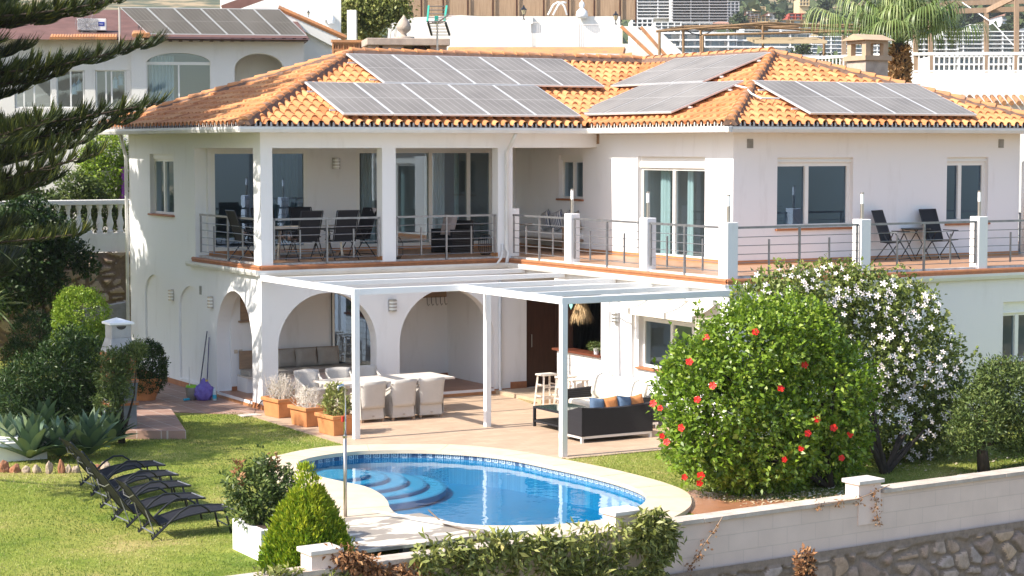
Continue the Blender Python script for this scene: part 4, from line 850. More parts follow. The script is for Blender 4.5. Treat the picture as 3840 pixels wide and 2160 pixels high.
for i, (x, y, r) in enumerate(((1.27, -2.62, .02), (1.99, -2.63, 0), (2.68, -2.6, -.06), (.95, -.52, math.pi), (1.72, -.5, math.pi), (2.42, -.45, math.pi+.05))):
    if i == 0: ch.location = (x, y, G); ch.rotation_euler.z = r; ch['label'] = lab[0]
    else: dup(ch, (x, y, G), r, lab[i])
T = empty('dining_table', (2.15, -1.65, G), 'long whitewashed plank table on the patio between wicker chairs', 'table', rz=.02)
m = MB()
for i in range(6): m.box(-1.45, 1.45, -.55+i*.184, -.55+i*.184+.178, .71, .75)
m.build('tabletop', 'wood_pale', T); 
for x in (-1.1, 1.1): m = MB(); m.box(x-.05, x+.05, -.4, .4, 0, .08); m.box(x-.06, x+.06, -.1, .1, .08, .64); m.box(x-.05, x+.05, -.45, .45, .64, .709); m.build('trestle', 'wood_pale', T)
# dark rattan sofa, back to the camera
S1 = empty('rattan_sofa', (4.33, -7.1, G), 'dark rattan two seat sofa with its curved back to the pool', 'sofa')
m = MB(); vs = []; n = 10; x0, x1 = -.83, .83
for i in range(n+1):
    u = i/n*2-1; x = u*.83; h = .70-.05*(1-abs(u)**1.5)*0-.06*(1-u*u)*.9; y = -.47+.04*(1-u*u); vs += [(x, y, .13), (x, y-.0, h), (x, y+.14, h), (x, y+.14, .13)]
m.add(vs, [(4*i+k, 4*i+(k+1) % 4, 4*i+4+(k+1) % 4, 4*i+4+k) for i in range(n) for k in range(4)]+[(0, 1, 2, 3), tuple(4*n+k for k in (0, 3, 2, 1))]); m.build('backrest', 'rattan', S1)
for sx in (-1, 1): m = MB(); m.add([(sx*.83, -.33, .13), (sx*.71, -.33, .13), (sx*.71, .4, .13), (sx*.83, .4, .13), (sx*.83, -.33, .69), (sx*.71, -.33, .69), (sx*.71, .4, .50), (sx*.83, .4, .50)], BOXF); m.build('armrest', 'rattan', S1)
m = MB(); m.box(-.71, .71, -.33, .4, .13, .3); m.build('seat', 'rattan', S1); m = MB(); m.box(-.70, .70, -.3, .42, .3, .43); m.build('seat_cushion', 'cream', S1, bevel=.03)
m = MB(); m.box(-.82, .82, -.45, -.40, .08, .128); m.box(-.82, .82, .35, .4, .08, .128); m.box(-.82, -.77, -.4, .35, .08, .128); m.box(.77, .82, -.4, .35, .08, .128); m.build('base_frame', 'alu', S1)
for x in (-.80, .80):
    for y in (-.43, .38): m = MB(); m.cbox((x, y, .04), (.05, .05, .08)); m.build('leg', 'alu', S1)
def cushion(name, loc, size, mat, label, cat='cushion', rot=(0, 0, 0), parent=None, group=None, puff=.13):
    n = 8; vs = []; fs = []; w, h = size
    for s in (1, -1):
        for i in range(n+1):
            for j in range(n+1):
                u = i/n*2-1; v = j/n*2-1; t = max(0, (1-u**4)*(1-v**4))**.6*puff/2; k = 1-.06*(1-abs(u)**2)*(abs(v) > .99)-.0; vs.append((u*w/2*(1-.05*(1-v*v)), s*t, v*h/2*(1-.05*(1-u*u))))
    for s in range(2):
        for i in range(n):
            for j in range(n): a = s*(n+1)**2+i*(n+1)+j; fs.append((a, a+1, a+n+2, a+n+1))
    m = MB(); m.add(vs, fs); o = m.build(name, mat, parent, smooth=True); o.location = loc; o.rotation_euler = rot
    if label: tag(o, label, cat, group)
    return o
gc = 'small cushions lined up on the dark rattan sofa'
for i, (x, mt, rr, lb) in enumerate(((-.30, 'bluecush', .12, 'slate blue cushion at the left end of the sofa row'), (.02, 'orange', -.1, 'orange striped cushion between the two blue cushions'), (.34, 'bluecush', .15, 'slate blue cushion between the two orange cushions'), (.63, 'orange', -.15, 'orange striped cushion at the right end of the sofa row'))):
    cushion('scatter_cushion', (4.33+x, -7.29, G+.66), (.36, .34), mt, lb, rot=(-.25, rr, .0), group=gc)
# second sofa against the wall, facing left
S2 = empty('rattan_sofa', (5.55, -5.45, G), 'dark rattan sofa with thick white back cushions against the white wall', 'sofa', rz=math.pi/2)
m = MB(); m.box(-1.0, 1.0, -.45, -.33, .13, .62); m.build('backrest', 'rattan', S2)
for sx in (-1, 1): m = MB(); m.add([(sx*1.12, -.45, .13), (sx*1.0, -.45, .13), (sx*1.0, .45, .13), (sx*1.12, .45, .13), (sx*1.12, -.45, .66), (sx*1.0, -.45, .66), (sx*1.0, .45, .62), (sx*1.12, .45, .62)], BOXF); m.build('armrest', 'rattan', S2)
m = MB(); m.box(-1, 1, -.33, .44, .13, .3); m.build('seat', 'rattan', S2)
for i in (-1, 1): m = MB(); m.box(-.48, .48, -.3, .46, .301, .44); o = m.build('seat_cushion', 'cream', S2, bevel=.04); o.location.x = i*.5
for i in (-1, 0, 1): cushion('back_cushion', (i*.66, -.20, .70), (.68, .56), 'cream', None, rot=(.25, R.uniform(-.05, .05), R.uniform(-.1, .1)), parent=S2, puff=.26)
m = MB(); m.box(-1.1, 1.1, -.44, .44, .08, .128); m.build('base_frame', 'alu', S2)
for x in (-1.06, 1.06):
    for y in (-.4, .4): m = MB(); m.cbox((x, y, .04), (.05, .05, .08)); m.build('leg', 'alu', S2)
CT = empty('coffee_table', (4.35, -5.65, G), 'low dark rattan coffee table with glass top and open shelf', 'table')
m = MB(); w, d = .45, .62
m.box(-w, w, -d, d, .38, .42); m.box(-w, w, -d, d, .1, .14)
for x in (-w, w-.05):
    for y in (-d, d-.05): m.box(x, x+.05, y, y+.05, 0, .38)
m.box(w-.06, w, -d+.05, d-.05, .14, .38); m.build('frame', 'rattan', CT); m = MB(); m.box(-w+.04, w-.04, -d+.04, d-.04, .421, .429); m.build('glass_top', pm('dark_glass_top', (.05, .08, .07), .06, spec=.8), CT)
# bar stools
def stool():
    t = empty('bar_stool', (0, 0, 0), 'x', 'stool', 'pale wooden bar stools at the hatch'); m = MB(); m.box(-.21, .21, -.15, .15, .70, .74); m.build('seat', 'wood_pale', t, bevel=.012)
    for sx in (-1, 1):
        for sy in (-1, 1): m = MB(); m.bar((sx*.22, sy*.17, 0), (sx*.16, sy*.11, .70), .038); m.build('leg', 'wood_pale', t)
    for z, k in ((.2, .205), (.45, .185)):
        m = MB(); m.bar((-k, -.13, z), (k, -.13, z), .02, .03); m.bar((-k, .13, z), (k, .13, z), .02, .03); m.bar((-k, -.13, z+.05), (-k, .13, z+.05), .02, .03); m.bar((k, -.13, z+.05), (k, .13, z+.05), .02, .03); m.build('stretcher', 'wood_pale', t)
    return t
s = stool()
p = GP(1402, 1022); s.location = (5.72, -2.55, G); s['label'] = 'pale bar stool nearest the brown entrance door'; s.rotation_euler.z = .1
dup(s, (5.85, -3.15, G), .3, 'middle pale bar stool, partly behind the pergola post'); dup(s, (5.8, -3.75, G), -.15, 'pale bar stool closest to the white sofa cushions')
# planters
def planter(loc, rz, label):
    t = empty('clay_planter', loc, label, 'planter', 'rectangular terracotta planters in a row at the patio edge', rz); m = MB(); a, b = .36, .24
    L = [(a*.86, b*.86, 0), (a*.97, b*.97, .33), (a+.03, b+.03, .335), (a+.03, b+.03, .41), (a-.03, b-.03, .41), (a-.05, b-.05, .33)]; vs = []
    for x, y, z in L: vs += [(-x, -y, z), (x, -y, z), (x, y, z), (-x, y, z)]
    m.add(vs, [(0, 3, 2, 1)]+[(4*k+i, 4*k+(i+1) % 4, 4*k+4+(i+1) % 4, 4*k+4+i) for k in range(len(L)-1) for i in range(4)]); m.build('trough', 'potclay', t, bevel=.012); m = MB(); m.box(-a+.04, a-.04, -b+.04, b-.04, .3, .345); m.build('soil', 'soil', t); return t
PLS = [planter((-.02, -1.02, G), -1.47, 'terracotta planter of dry grey-green twigs, furthest from the pool'), planter((-.06, -2.55, G), -1.47, 'middle terracotta planter holding bare brown twigs'), planter((-.08, -3.95, G), -1.5, 'terracotta planter with a leafy bush beside the pergola post')]
# shower pole
p = GP(869, 1300, ZC); SH = empty('garden_shower', (p.x, p.y, ZC), 'tall chrome shower pole standing on the cream pool surround', 'shower')
m = MB(); zt2 = PX(870, 968, p.x).z-ZC; m.tube([(0, 0, 0), (0, 0, zt2*.62)], .028, 10); m.build('pole', 'steel', SH, smooth=True); m = MB(); m.tube([(0, 0, zt2*.62), (0, 0, zt2-.05), (-.03, -.01, zt2), (-.12, -.03, zt2-.02), (-.14, -.03, zt2-.08)], .02, 10); m.build('pipe', 'chrome', SH, smooth=True)
m = MB(); m.cyl((0, 0, zt2*.60), .035, .03); m.build('collar', 'chrome', SH); m = MB(); m.box(-.05, -.02, -.02, .02, zt2*.72, zt2*.76); m.build('tap', pm('red_tap', (.5, .03, .02), .4), SH)
# pool pole and skimmer tray
a = GP(938, 1286, .1); b = GP(1262, 1337, .12); m = MB(); m.tube([a, b], .018, 8); o = m.build('pool_pole', pm('white_pole', (.75, .74, .7), .4), smooth=True); tag(o, 'long white telescopic pole lying across the peeling deck', 'pool pole')
m = MB(); m.tube([a+Vector((.9, -.12, -.05)), (a+b)/2+Vector((.1, -.1, -.045)), b+Vector((-.1, -.05, -.06))], .012, 6); tag(m.build('hose', pm('brown_hose', (.2, .14, .1), .6)), 'thin brown hose lying beside the white pole on the deck', 'hose')
p = GP(1280, 1348, .06); TR = empty('skimmer_tray', (p.x, p.y, .05), 'shallow white plastic tray at the tip of the pool pole', 'tray'); m = MB(); L = [(.2, .12, 0), (.24, .15, .09), (.26, .17, .09), (.26, .17, .10), (.22, .13, .1), (.19, .11, .02)]; vs = []
for x, y, z in L: vs += [(-x, -y, z), (x, -y, z), (x, y, z), (-x, y, z)]
m.add(vs, [(0, 3, 2, 1)]+[(4*k+i, 4*k+(i+1) % 4, 4*k+4+(i+1) % 4, 4*k+4+i) for k in range(5) for i in range(4)]+[(20, 21, 22, 23)]); m.build('tray_body', 'opal', TR)
# sun loungers
def lounger():
    t = empty('sun_lounger', (0, 0, 0), 'x', 'sun lounger', 'black reclining sun loungers lined up on the lawn'); hw = .27
    # x = length (head at -), y = width
    m = MB(); prof = [(-.52, .21), (-.34, .25), (-.1, .31), (.15, .34), (.4, .35), (.64, .335)]
    vs = [(x, y, z) for x, z in prof for y in (-hw+.03, hw-.03)]; m.add(vs, [(2*i, 2*i+1, 2*i+3, 2*i+2) for i in range(len(prof)-1)]); m.build('seat', 'sling', t, smooth=True)
    bp = [(-.52, .21), (-.66, .38), (-.82, .60), (-.98, .82), (-1.03, .87)]
    m = MB(); vs = [(x, y, z) for x, z in bp for y in (-hw+.03, hw-.03)]; m.add(vs, [(2*i, 2*i+1, 2*i+3, 2*i+2) for i in range(len(bp)-1)]); bk = m.build('backrest', 'sling', t, smooth=True)
    for s in (-1, 1):
        m = MB(); m.tube([(x, s*hw, z) for x, z in prof], .016, 6); m.tube([(x, s*hw, z) for x, z in bp], .016, 6); m.build('side_rail', 'black', t, smooth=True)
        m = MB(); m.tube([(-.62, s*(hw+.05), .05), (-.42, s*(hw+.05), .22), (-.22, s*(hw+.05), .39), (-.06, s*(hw+.05), .47), (.1, s*(hw+.05), .465), (.2, s*(hw+.04), .40), (.27, s*hw, .33)], .017, 6); m.build('arm_frame', 'black', t, smooth=True)
        m = MB(); m.tube([(-.66, s*(hw+.05), .02), (-.42, s*(hw+.05), .22)], .02, 6)
        for k in range(6): x = -.65+.042*k; z = .045+.034*k; m.bar((x, s*(hw+.05), z), (x-.015, s*(hw+.05), z+.045), .012, .02)
        m.build('rack', 'black', t); m = MB(); m.tube([(.50, s*(hw-.01), .34), (.58, s*(hw+.01), 0)], .017, 6); m.build('leg', 'black', t, smooth=True)
        m = MB(); m.tube([(-.74, s*(hw-.02), .49), (-.62, s*(hw+.03), .12)], .009, 5); m.build('stay', 'rail', t)
    m = MB(); m.tube([(.56, -hw, .1), (.56, hw, .1)], .011, 6); m.tube([(-.45, -hw-.05, .2), (-.45, hw+.05, .2)], .012, 6); m.tube([(-.6, -hw-.05, .09), (-.6, hw+.05, .09)], .012, 6); m.tube([(.64, -hw, .335), (.64, hw, .335)], .014, 6); m.build('crossbar', 'rail', t)
    m = MB(); m.tube([(-.90, -hw, .70), (-.93, -hw*.5, .64), (-.93, hw*.5, .64), (-.90, hw, .70)], .008, 5); m.build('headrest_bar', 'rail', t); return t
lg = lounger(); f0 = Vector((-5.70, -12.12)); hd = Vector((-6.95, -12.02)); 
ll = ['black sun lounger nearest the camera, backrest up high', 'second black sun lounger from the camera', 'black sun lounger in the middle of the row of five', 'fourth black sun lounger from the camera', 'black sun lounger furthest from the camera, by the agaves']
for i, (fx_, fy_) in enumerate(((573, 1330), (535, 1262), (490, 1222), (450, 1190), (428, 1172))):
    p = [(-5.72, -12.12), (-5.75, -11.0), (-5.55, -9.85), (-5.35, -8.75), (-5.2, -7.7)][i]; loc = (p[0]-.57, p[1], G)
    if i == 0: lg.location = loc; lg['label'] = ll[0]; lg.rotation_euler.z = -.03
    else: dup(lg, loc, R.uniform(-.05, .05), ll[i])
# ================================================================ VEGETATION
def unit(a): return a/np.maximum(1e-9, np.linalg.norm(a, axis=-1, keepdims=True))
def leafquads(pos, dirv, nrm, L, W, fold=.25):
    """pos base (n,3); dirv leaf direction; nrm approx normal; L,W arrays"""
    n = len(pos); d = unit(dirv); s = unit(np.cross(d, nrm)); u = np.cross(s, d); L = np.broadcast_to(L, (n,))[:, None]; W = np.broadcast_to(W, (n,))[:, None]
    mid = pos+d*L*.45; Vv = np.empty((n, 4, 3)); Vv[:, 0] = pos; Vv[:, 1] = mid+s*W/2+u*W*fold; Vv[:, 2] = pos+d*L-u*L*.1; Vv[:, 3] = mid-s*W/2+u*W*fold
    F = np.arange(n*4).reshape(n, 4); return Vv.reshape(-1, 3), F
def blobs_px(lst, Y, depth=1.):
    out = []
    for x, y, r in lst: c = PY(x, y, Y); rr = r*1.490683*(c-Vector(CP)).length/FPX; out.append((np.array(c), np.array((rr, rr*depth, rr))))
    return out
def crown(name, blobs, ncl, per, L, W, spread, mat, parent=None, w=False, up=.5, shell=.72, rough=.12, rsd=0, droop=0, outw=1., label=None, cat=None, kind=None, shade=0):
    g = np.random.default_rng(rsd+11); vol = np.array([b[1].prod() for b in blobs])**.67; pick = g.choice(len(blobs), ncl, p=vol/vol.sum())
    C_ = np.array([blobs[i][0] for i in pick]); RR = np.array([blobs[i][1] for i in pick]); d = unit(g.normal(size=(ncl, 3))); rad = shell+(1-shell)*g.random(ncl)**.6
    nz = np.array([noise.noise(Vector(tuple(q*2.3+i*.0+rsd))) for i, q in enumerate(d*1.5+C_*.35)]); rad *= 1+rough*nz*2
    p = C_+d*RR*rad[:, None]
    # clusters lying deep inside another blob are wasted
    keep = np.ones(ncl, bool)
    for c, r in blobs: keep &= ~((((p-c)/r)**2).sum(1) < .45)
    p = p[keep]; d = d[keep]; n = len(p); cr = g.random(n)
    pos = np.repeat(p, per, 0)+g.normal(size=(n*per, 3))*spread; ax = np.repeat(d, per, 0)*outw; ax[:, 2] += up
    dv = unit(ax)*.8+g.normal(size=(n*per, 3))*.75; dv[:, 2] -= droop
    nr = unit(np.repeat(d, per, 0)*.7+g.normal(size=(n*per, 3))*.6+np.array([0, 0, .6]))
    sc = g.uniform(.65, 1.25, n*per); Vv, F = leafquads(pos, dv, nr, L*sc, W*sc)
    rnd = np.clip(np.repeat(cr, per)*.45+g.random(n*per)*.55, 0, 1)
    o = npmesh(name, Vv, F, mat, parent, rnd=rnd, w=w)
    if label: tag(o, label, cat, kind=kind)
    return o
def hit(blobs, x, y):
    r = np.array(ray(x, y)); r = r/np.linalg.norm(r); best = None; o = np.array(CP)
    for c, rr in blobs:
        R_ = rr.mean()*.98; oc = o-c; b = oc@r; q = b*b-(oc@oc-R_*R_)
        if q > 0:
            t = -b-math.sqrt(q)
            if best is None or t < best[0]: p = o+r*t; best = (t, p, (p-c)/R_)
    return best
def branches(name, base, blobs, n, r0, parent, seed=1, fork=.6, mat='bark'):
    rr = random.Random(seed); m = MB(); base = Vector(base)
    for i in range(n):
        c, r = blobs[rr.randrange(len(blobs))]; tgt = Vector(c)+Vector((rr.uniform(-.6, .6)*r[0], rr.uniform(-.6, .6)*r[1], rr.uniform(-.2, .5)*r[2])); b0 = base+Vector((rr.uniform(-.06, .06), rr.uniform(-.06, .06), 0)); v = tgt-b0
        mid = b0+v*.4+Vector((rr.uniform(-.12, .12), rr.uniform(-.12, .12), .12*v.length)); m.tube([b0, b0+(mid-b0)*.5, mid, tgt], [r0, r0*.75, r0*.5, r0*.15], 7)
    return m.build(name, mat, parent, w=True, smooth=True)
M['leaf_red'] = leaf_mat('hibiscus_leaf', [(0, (.06, .12, .01)), (.35, (.15, .25, .018)), (.7, (.26, .38, .035)), (1, (.48, .54, .10))], .35, .3, .5)
M['leaf_white'] = leaf_mat('pale_hibiscus_leaf', [(0, (.07, .10, .02)), (.45, (.17, .22, .045)), (.8, (.28, .32, .08)), (.94, (.38, .38, .12)), (1, (.55, .26, .04))], .45, .25)
M['leaf_dark'] = leaf_mat('dark_leaf', [(0, (.012, .03, .008)), (.5, (.03, .07, .015)), (1, (.09, .14, .03))], .45, .2)
M['leaf_olive'] = leaf_mat('olive_leaf', [(0, (.04, .065, .018)), (.5, (.10, .15, .035)), (1, (.24, .28, .08))], .5, .22)
M['leaf_bright'] = leaf_mat('bright_leaf', [(0, (.08, .15, .01)), (.5, (.22, .34, .03)), (1, (.45, .52, .08))], .4, .3)
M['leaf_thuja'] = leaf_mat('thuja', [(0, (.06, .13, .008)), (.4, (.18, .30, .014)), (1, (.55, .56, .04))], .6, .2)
M['leaf_vine'] = leaf_mat('creeper_leaf', [(0, (.10, .125, .03)), (.5, (.25, .28, .07)), (.85, (.42, .41, .14)), (1, (.55, .46, .20))], .45, .25)
M['leaf_dry'] = leaf_mat('dry_leaf', [(0, (.16, .07, .03)), (.5, (.34, .16, .07)), (1, (.5, .30, .15))], .8, .2)
M['leaf_twig'] = leaf_mat('dry_twigs', [(0, (.20, .15, .09)), (.5, (.32, .25, .15)), (1, (.28, .30, .14))], .9, .1)
M['leaf_pine'] = leaf_mat('araucaria_foliage', [(0, (.012, .024, .010)), (.5, (.035, .055, .014)), (.8, (.10, .125, .025)), (1, (.30, .29, .06))], .5, .1)
M['leaf_agave'] = leaf_mat('agave_leaf', [(0, (.06, .105, .06)), (.5, (.12, .19, .11)), (1, (.26, .33, .16))], .45, .08)
M['leaf_palm'] = leaf_mat('palm_leaf', [(0, (.08, .13, .03)), (.5, (.20, .27, .08)), (1, (.45, .48, .22))], .4, .2)
M['grassblade'] = leaf_mat('grass_blade', [(0, (.12, .18, .03)), (.5, (.26, .31, .06)), (.85, (.40, .40, .12)), (1, (.52, .46, .2))], .6, .3)
M['petal_red'] = pm('red_petal', (.75, .02, .008), .5, col2=(.6, .015, .01), scale=20)
M['petal_white'] = pm('white_petal', (.85, .78, .76), .6, col2=(.8, .6, .58), scale=8, lo=.5, hi=.8)
M['stamen_y'] = pm('stamen', (.8, .25, .05), .6)
def flower_mesh(mat, name, r, n5=5, wd=.85, stam=.6):
    m = MB()
    for k in range(n5):
        a = 2*math.pi*k/n5; c, s = math.cos(a), math.sin(a); P = lambda x, y, z: (c*x-s*y, s*x+c*y, z)
        m.add([P(.05*r, 0, 0), P(.5*r, -.38*r*wd, .14*r), P(.95*r, -.30*r*wd, .10*r), P(1.02*r, 0, .06*r), P(.95*r, .30*r*wd, .10*r), P(.5*r, .38*r*wd, .14*r)], [(0, 1, 2, 3), (0, 3, 4, 5)])
    m.tube([(0, 0, 0), (0, 0, r*stam)], r*.06, 5); return m
_fm = {}
def flower(parent, p, nv, kind, r, rg):
    if kind not in _fm:
        o = flower_mesh(None, 'f', 1., wd=1.15 if kind == 'red' else .62).build('flower', 'petal_red' if kind == 'red' else 'petal_white', None); _fm[kind] = o.data; bpy.data.objects.remove(o)
    o = bpy.data.objects.new('flower', _fm[kind]); COL.objects.link(o); o.parent = parent; q = Vector(nv).to_track_quat('Z', 'Y'); o.rotation_mode = 'QUATERNION'; o.rotation_quaternion = q; o.location = Vector(p)-rootloc(parent); o.scale = (r, r, r); return o
# ---- hibiscus with red flowers
bl = blobs_px([(1800, 1000, 148), (1890, 890, 135), (2000, 860, 115), (2050, 980, 150), (1900, 1080, 165), (2080, 1110, 105), (1780, 1110, 112), (1960, 1165, 85), (1745, 930, 75), (1850, 1180, 60)], -13.5)
b0 = GP(2085, 1225); H = empty('hibiscus_bush', (b0.x, b0.y, G), 'dense bright green bush dotted with red flowers behind the low garden wall', 'flowering bush')
crown('foliage', bl, 6500, 7, .095, .052, .05, 'leaf_red', H, w=True, up=.25, shell=.66, rough=.07, rsd=1)
crown('inner_foliage', [(c_, r_*.78) for c_, r_ in bl], 1500, 5, .13, .09, .12, 'leaf_red', H, w=True, up=.2, shell=.25, rsd=101)
rg = random.Random(4)
sh = [(1755, 790), (1760, 830), (1850, 740), (1880, 765), (1990, 745), (1700, 870), (1660, 960), (1655, 1030), (1690, 905), (1925, 755), (1650, 1000), (2180, 1010), (2190, 1090)]
for i, (x, y) in enumerate(sh):                              # protruding shoots
    q = PY(x, y, -13.5+rg.uniform(-.4, .4)); crown('shoot', [(np.array(q), np.array((.06, .06, .20)))], 16, 3, .08, .045, .02, 'leaf_red', H, w=True, up=.9, rsd=i+50)
branches('trunk', b0, bl, 9, .07, H, 3)
for x, y in [(1776, 850), (1734, 910), (2024, 918), (1964, 977), (1793, 970), (1754, 1005), (1714, 1076), (2055, 1056), (2097, 1076), (2138, 1093), (2015, 1128), (1973, 1156), (1760, 1215), (1763, 1196), (1722, 1200), (2117, 1152), (1677, 1112), (1665, 1097), (1643, 1015), (1661, 1027), (2032, 1090), (1900, 835)]:
    h = hit(bl, x, y)
    if h is None: pt = PY(x, y, -13.9); nv = -np.array(ray(x, y))
    else: pt = h[1]; nv = h[2]*.6-np.array(ray(x, y))*.9
    pt = np.array(pt)-np.array(ray(x, y))*.12; flower(H, pt, nv+np.array([rg.uniform(-.5, .5), rg.uniform(-.3, .3), .2]), 'red', rg.uniform(.050, .066), rg)
# ---- hibiscus with white flowers
bl = blobs_px([(1985, 760, 88), (2080, 745, 85), (2180, 770, 95), (2280, 810, 100), (2170, 890, 140), (2300, 930, 125), (2260, 1040, 125), (2360, 1000, 85), (2150, 1060, 100), (2400, 1070, 62), (2240, 1140, 72), (2050, 840, 110), (2130, 690, 28), (1920, 735, 50), (2210, 1150, 62), (2300, 1120, 66), (2190, 1110, 70)], -12.0)
b0 = GP(2225, 1190); H2 = empty('hibiscus_bush', (b0.x, b0.y, G), 'tall bush covered in white flowers beside the grey white house wall', 'flowering bush')
crown('foliage', bl, 4600, 7, .085, .055, .07, 'leaf_white', H2, w=True, up=.3, shell=.6, rough=.16, rsd=2)
crown('inner_foliage', [(c_, r_*.78) for c_, r_ in bl], 1300, 5, .12, .09, .14, 'leaf_white', H2, w=True, up=.2, shell=.25, rsd=102)
for i, (x, y) in enumerate([(2140, 660), (2020, 665), (1880, 720), (1915, 690), (2215, 690), (2330, 735), (2380, 800), (2420, 850), (2455, 890), (2470, 940), (2440, 985), (2265, 680), (1960, 672), (2075, 655), (1850, 745), (1880, 760)]):
    q = PY(x, y+12, -12+rg.uniform(-.4, .4)); crown('shoot', [(np.array(q), np.array((.07, .07, .2)))], 14, 3, .08, .05, .02, 'leaf_white', H2, w=True, up=.9, rsd=i+90)
branches('trunk', b0, bl, 10, .05, H2, 5)
fl = []; tries = 0
while len(fl) < 270 and tries < 4000:
    tries += 1; x = rg.uniform(1870, 2470); y = rg.uniform(655, 1200); h = hit(bl, x, y)
    if h is None or (x < 2160 and y > 820 and rg.random() < .9) or any((a-x)**2+(b-y)**2 < 90 for a, b, _ in fl): continue
    fl.append((x, y, h))
for i, (x, y, h) in enumerate(fl[:100]): flower(H2, h[1]-np.array(ray(x, y))*.1, h[2]*.6-np.array(ray(x, y))*.8+np.array([rg.uniform(-.6, .6), rg.uniform(-.6, .3), rg.uniform(-.1, .7)]), 'white', rg.uniform(.042, .074), rg)
m = MB()
for x, y, h in fl[100:]:
    f = flower_mesh(None, 'f', rg.uniform(.04, .07), wd=.62); q = Vector(h[2]*.6-np.array(ray(x, y))*.8+np.array([rg.uniform(-.6, .6), rg.uniform(-.6, .3), rg.uniform(-.1, .7)])).to_track_quat('Z', 'Y').to_matrix(); c = Vector(h[1]-np.array(ray(x, y))*.08); m.add([q @ Vector(v)+c for v in f.v], f.f)
o = m.build('flowers', 'petal_white', H2, w=True); o['kind'] = 'stuff'
# ---- small tree at the right
bl = blobs_px([(2470, 1040, 62), (2540, 985, 78), (2560, 1075, 66), (2435, 1085, 45), (2610, 1010, 90), (2500, 950, 40), (2640, 1100, 60), (2420, 1110, 30)], -14.0)
b0 = GP(2475, 1188); TR_ = empty('small_tree', (b0.x, b0.y, G), 'small evergreen tree with forked dark trunk behind the wall at the right edge', 'tree')
crown('foliage', bl, 3400, 7, .085, .03, .06, 'leaf_olive', TR_, w=True, up=.5, rsd=5); m = MB(); B = Vector(b0); k = PY(2470, 1115, b0.y)
m.tube([B, B+(k-B)*.6, k], [.12, .10, .085], 9); 
for x, y in ((2425, 1060), (2450, 1020), (2500, 1040), (2545, 1060), (2580, 1020), (2530, 1100)): q = PY(x, y, b0.y+rg.uniform(0, .5)); m.tube([k, k+(q-k)*.5+Vector((0, 0, -.05)), q], [.07, .045, .015], 7)
m.build('trunk', 'bark', TR_, w=True, smooth=True)
# ---- thuja cone
b0 = Vector((-5.72, -15.2, G)); tp = PY(775, 1172, -15.2); TH = empty('thuja', tuple(b0), 'cone shaped yellow green conifer in front of the pool', 'conifer'); hh = tp.z-G; g = np.random.default_rng(5); n = 6500
t = g.random(n)**1.3; a = g.random(n)*6.283; lob = g.integers(0, 15, n); la = np.array([0]+[k*2.399 for k in range(14)]); lr = np.array([0]+[.20+.24*((k*7) % 14)/14 for k in range(14)]); lh = 1-lr*1.25+np.array([0]+[.10*math.sin(k*3.1) for k in range(14)]); lw = np.where(lr == 0, .30, .25)
lump = np.array([noise.noise(Vector((math.cos(q)*2.9+l_, math.sin(q)*2.9, tt*2.1))) for q, tt, l_ in zip(a, t, lob)]); z_ = t*lh[lob]; rad = (lw[lob]*np.sin(np.clip(math.pi*(1-t)**.8, 0, math.pi)*.52+.08)+.02)*(1+.3*lump); deep = g.uniform(.7, 1.05, n); lean = 1.08-.35*t
p = np.stack([b0.x+np.cos(la[lob])*lr[lob]*lean+np.cos(a)*rad*deep, b0.y+np.sin(la[lob])*lr[lob]*lean+np.sin(a)*rad*deep, G+z_*hh], 1)
per = 7; pos = np.repeat(p, per, 0)+g.normal(size=(n*per, 3))*.022; out = np.stack([np.cos(a), np.sin(a), np.full(n, 1.6)], 1); dv = unit(np.repeat(out, per, 0))+g.normal(size=(n*per, 3))*.28; nr = unit(g.normal(size=(n*per, 3))); Vv, F = leafquads(pos, dv, nr, g.uniform(.05, .10, n*per), .022)
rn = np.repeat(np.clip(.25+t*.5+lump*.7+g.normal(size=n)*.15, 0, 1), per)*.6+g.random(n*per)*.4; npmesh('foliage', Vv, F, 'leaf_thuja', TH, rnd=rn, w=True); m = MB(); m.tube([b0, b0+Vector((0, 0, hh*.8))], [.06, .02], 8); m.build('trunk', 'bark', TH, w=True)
# ---- white planter and its bush
a = GP(598, 1385); b = GP(650, 1416); p0 = Vector((a.x, b.y-.2, G)); WP = empty('white_planter', (a.x+.4, -14.1, G), 'white walled planter between the lawn and the conifer', 'planter')
zp_ = PY(597, 1310, a.y).z; m = MB(); m.box(a.x, a.x+1.3, -14.55, -13.5, G-.01, zp_); m.build('planter_wall', 'white', WP, w=True); m = MB(); m.box(a.x+.08, a.x+1.2, -14.45, -13.6, zp_, zp_+.01); m.build('soil', 'soil', WP, w=True)
bl = blobs_px([(640, 1230, 48), (690, 1215, 45), (610, 1275, 35), (665, 1290, 45), (720, 1260, 45), (660, 1180, 22)], -14.0); B1 = empty('shrub', (a.x+.5, -14.0, zp_), 'loose bronze tipped shrub growing in the white planter', 'shrub'); crown('foliage', bl, 620, 7, .085, .035, .05, 'leaf_olive', B1, w=True, up=.9, rsd=7); branches('stem', (a.x+.55, -14, zp_), bl, 7, .02, B1, 2)
for i, (x, y) in enumerate([(570, 1215), (600, 1190), (655, 1160), (690, 1175), (575, 1240)]): crown('shoot', [(np.array(PY(x, y, -14.1)), np.array((.06, .06, .2)))], 18, 3, .08, .03, .02, 'leaf_dry' if i % 2 else 'leaf_olive', B1, w=True, up=.9, rsd=i+30)
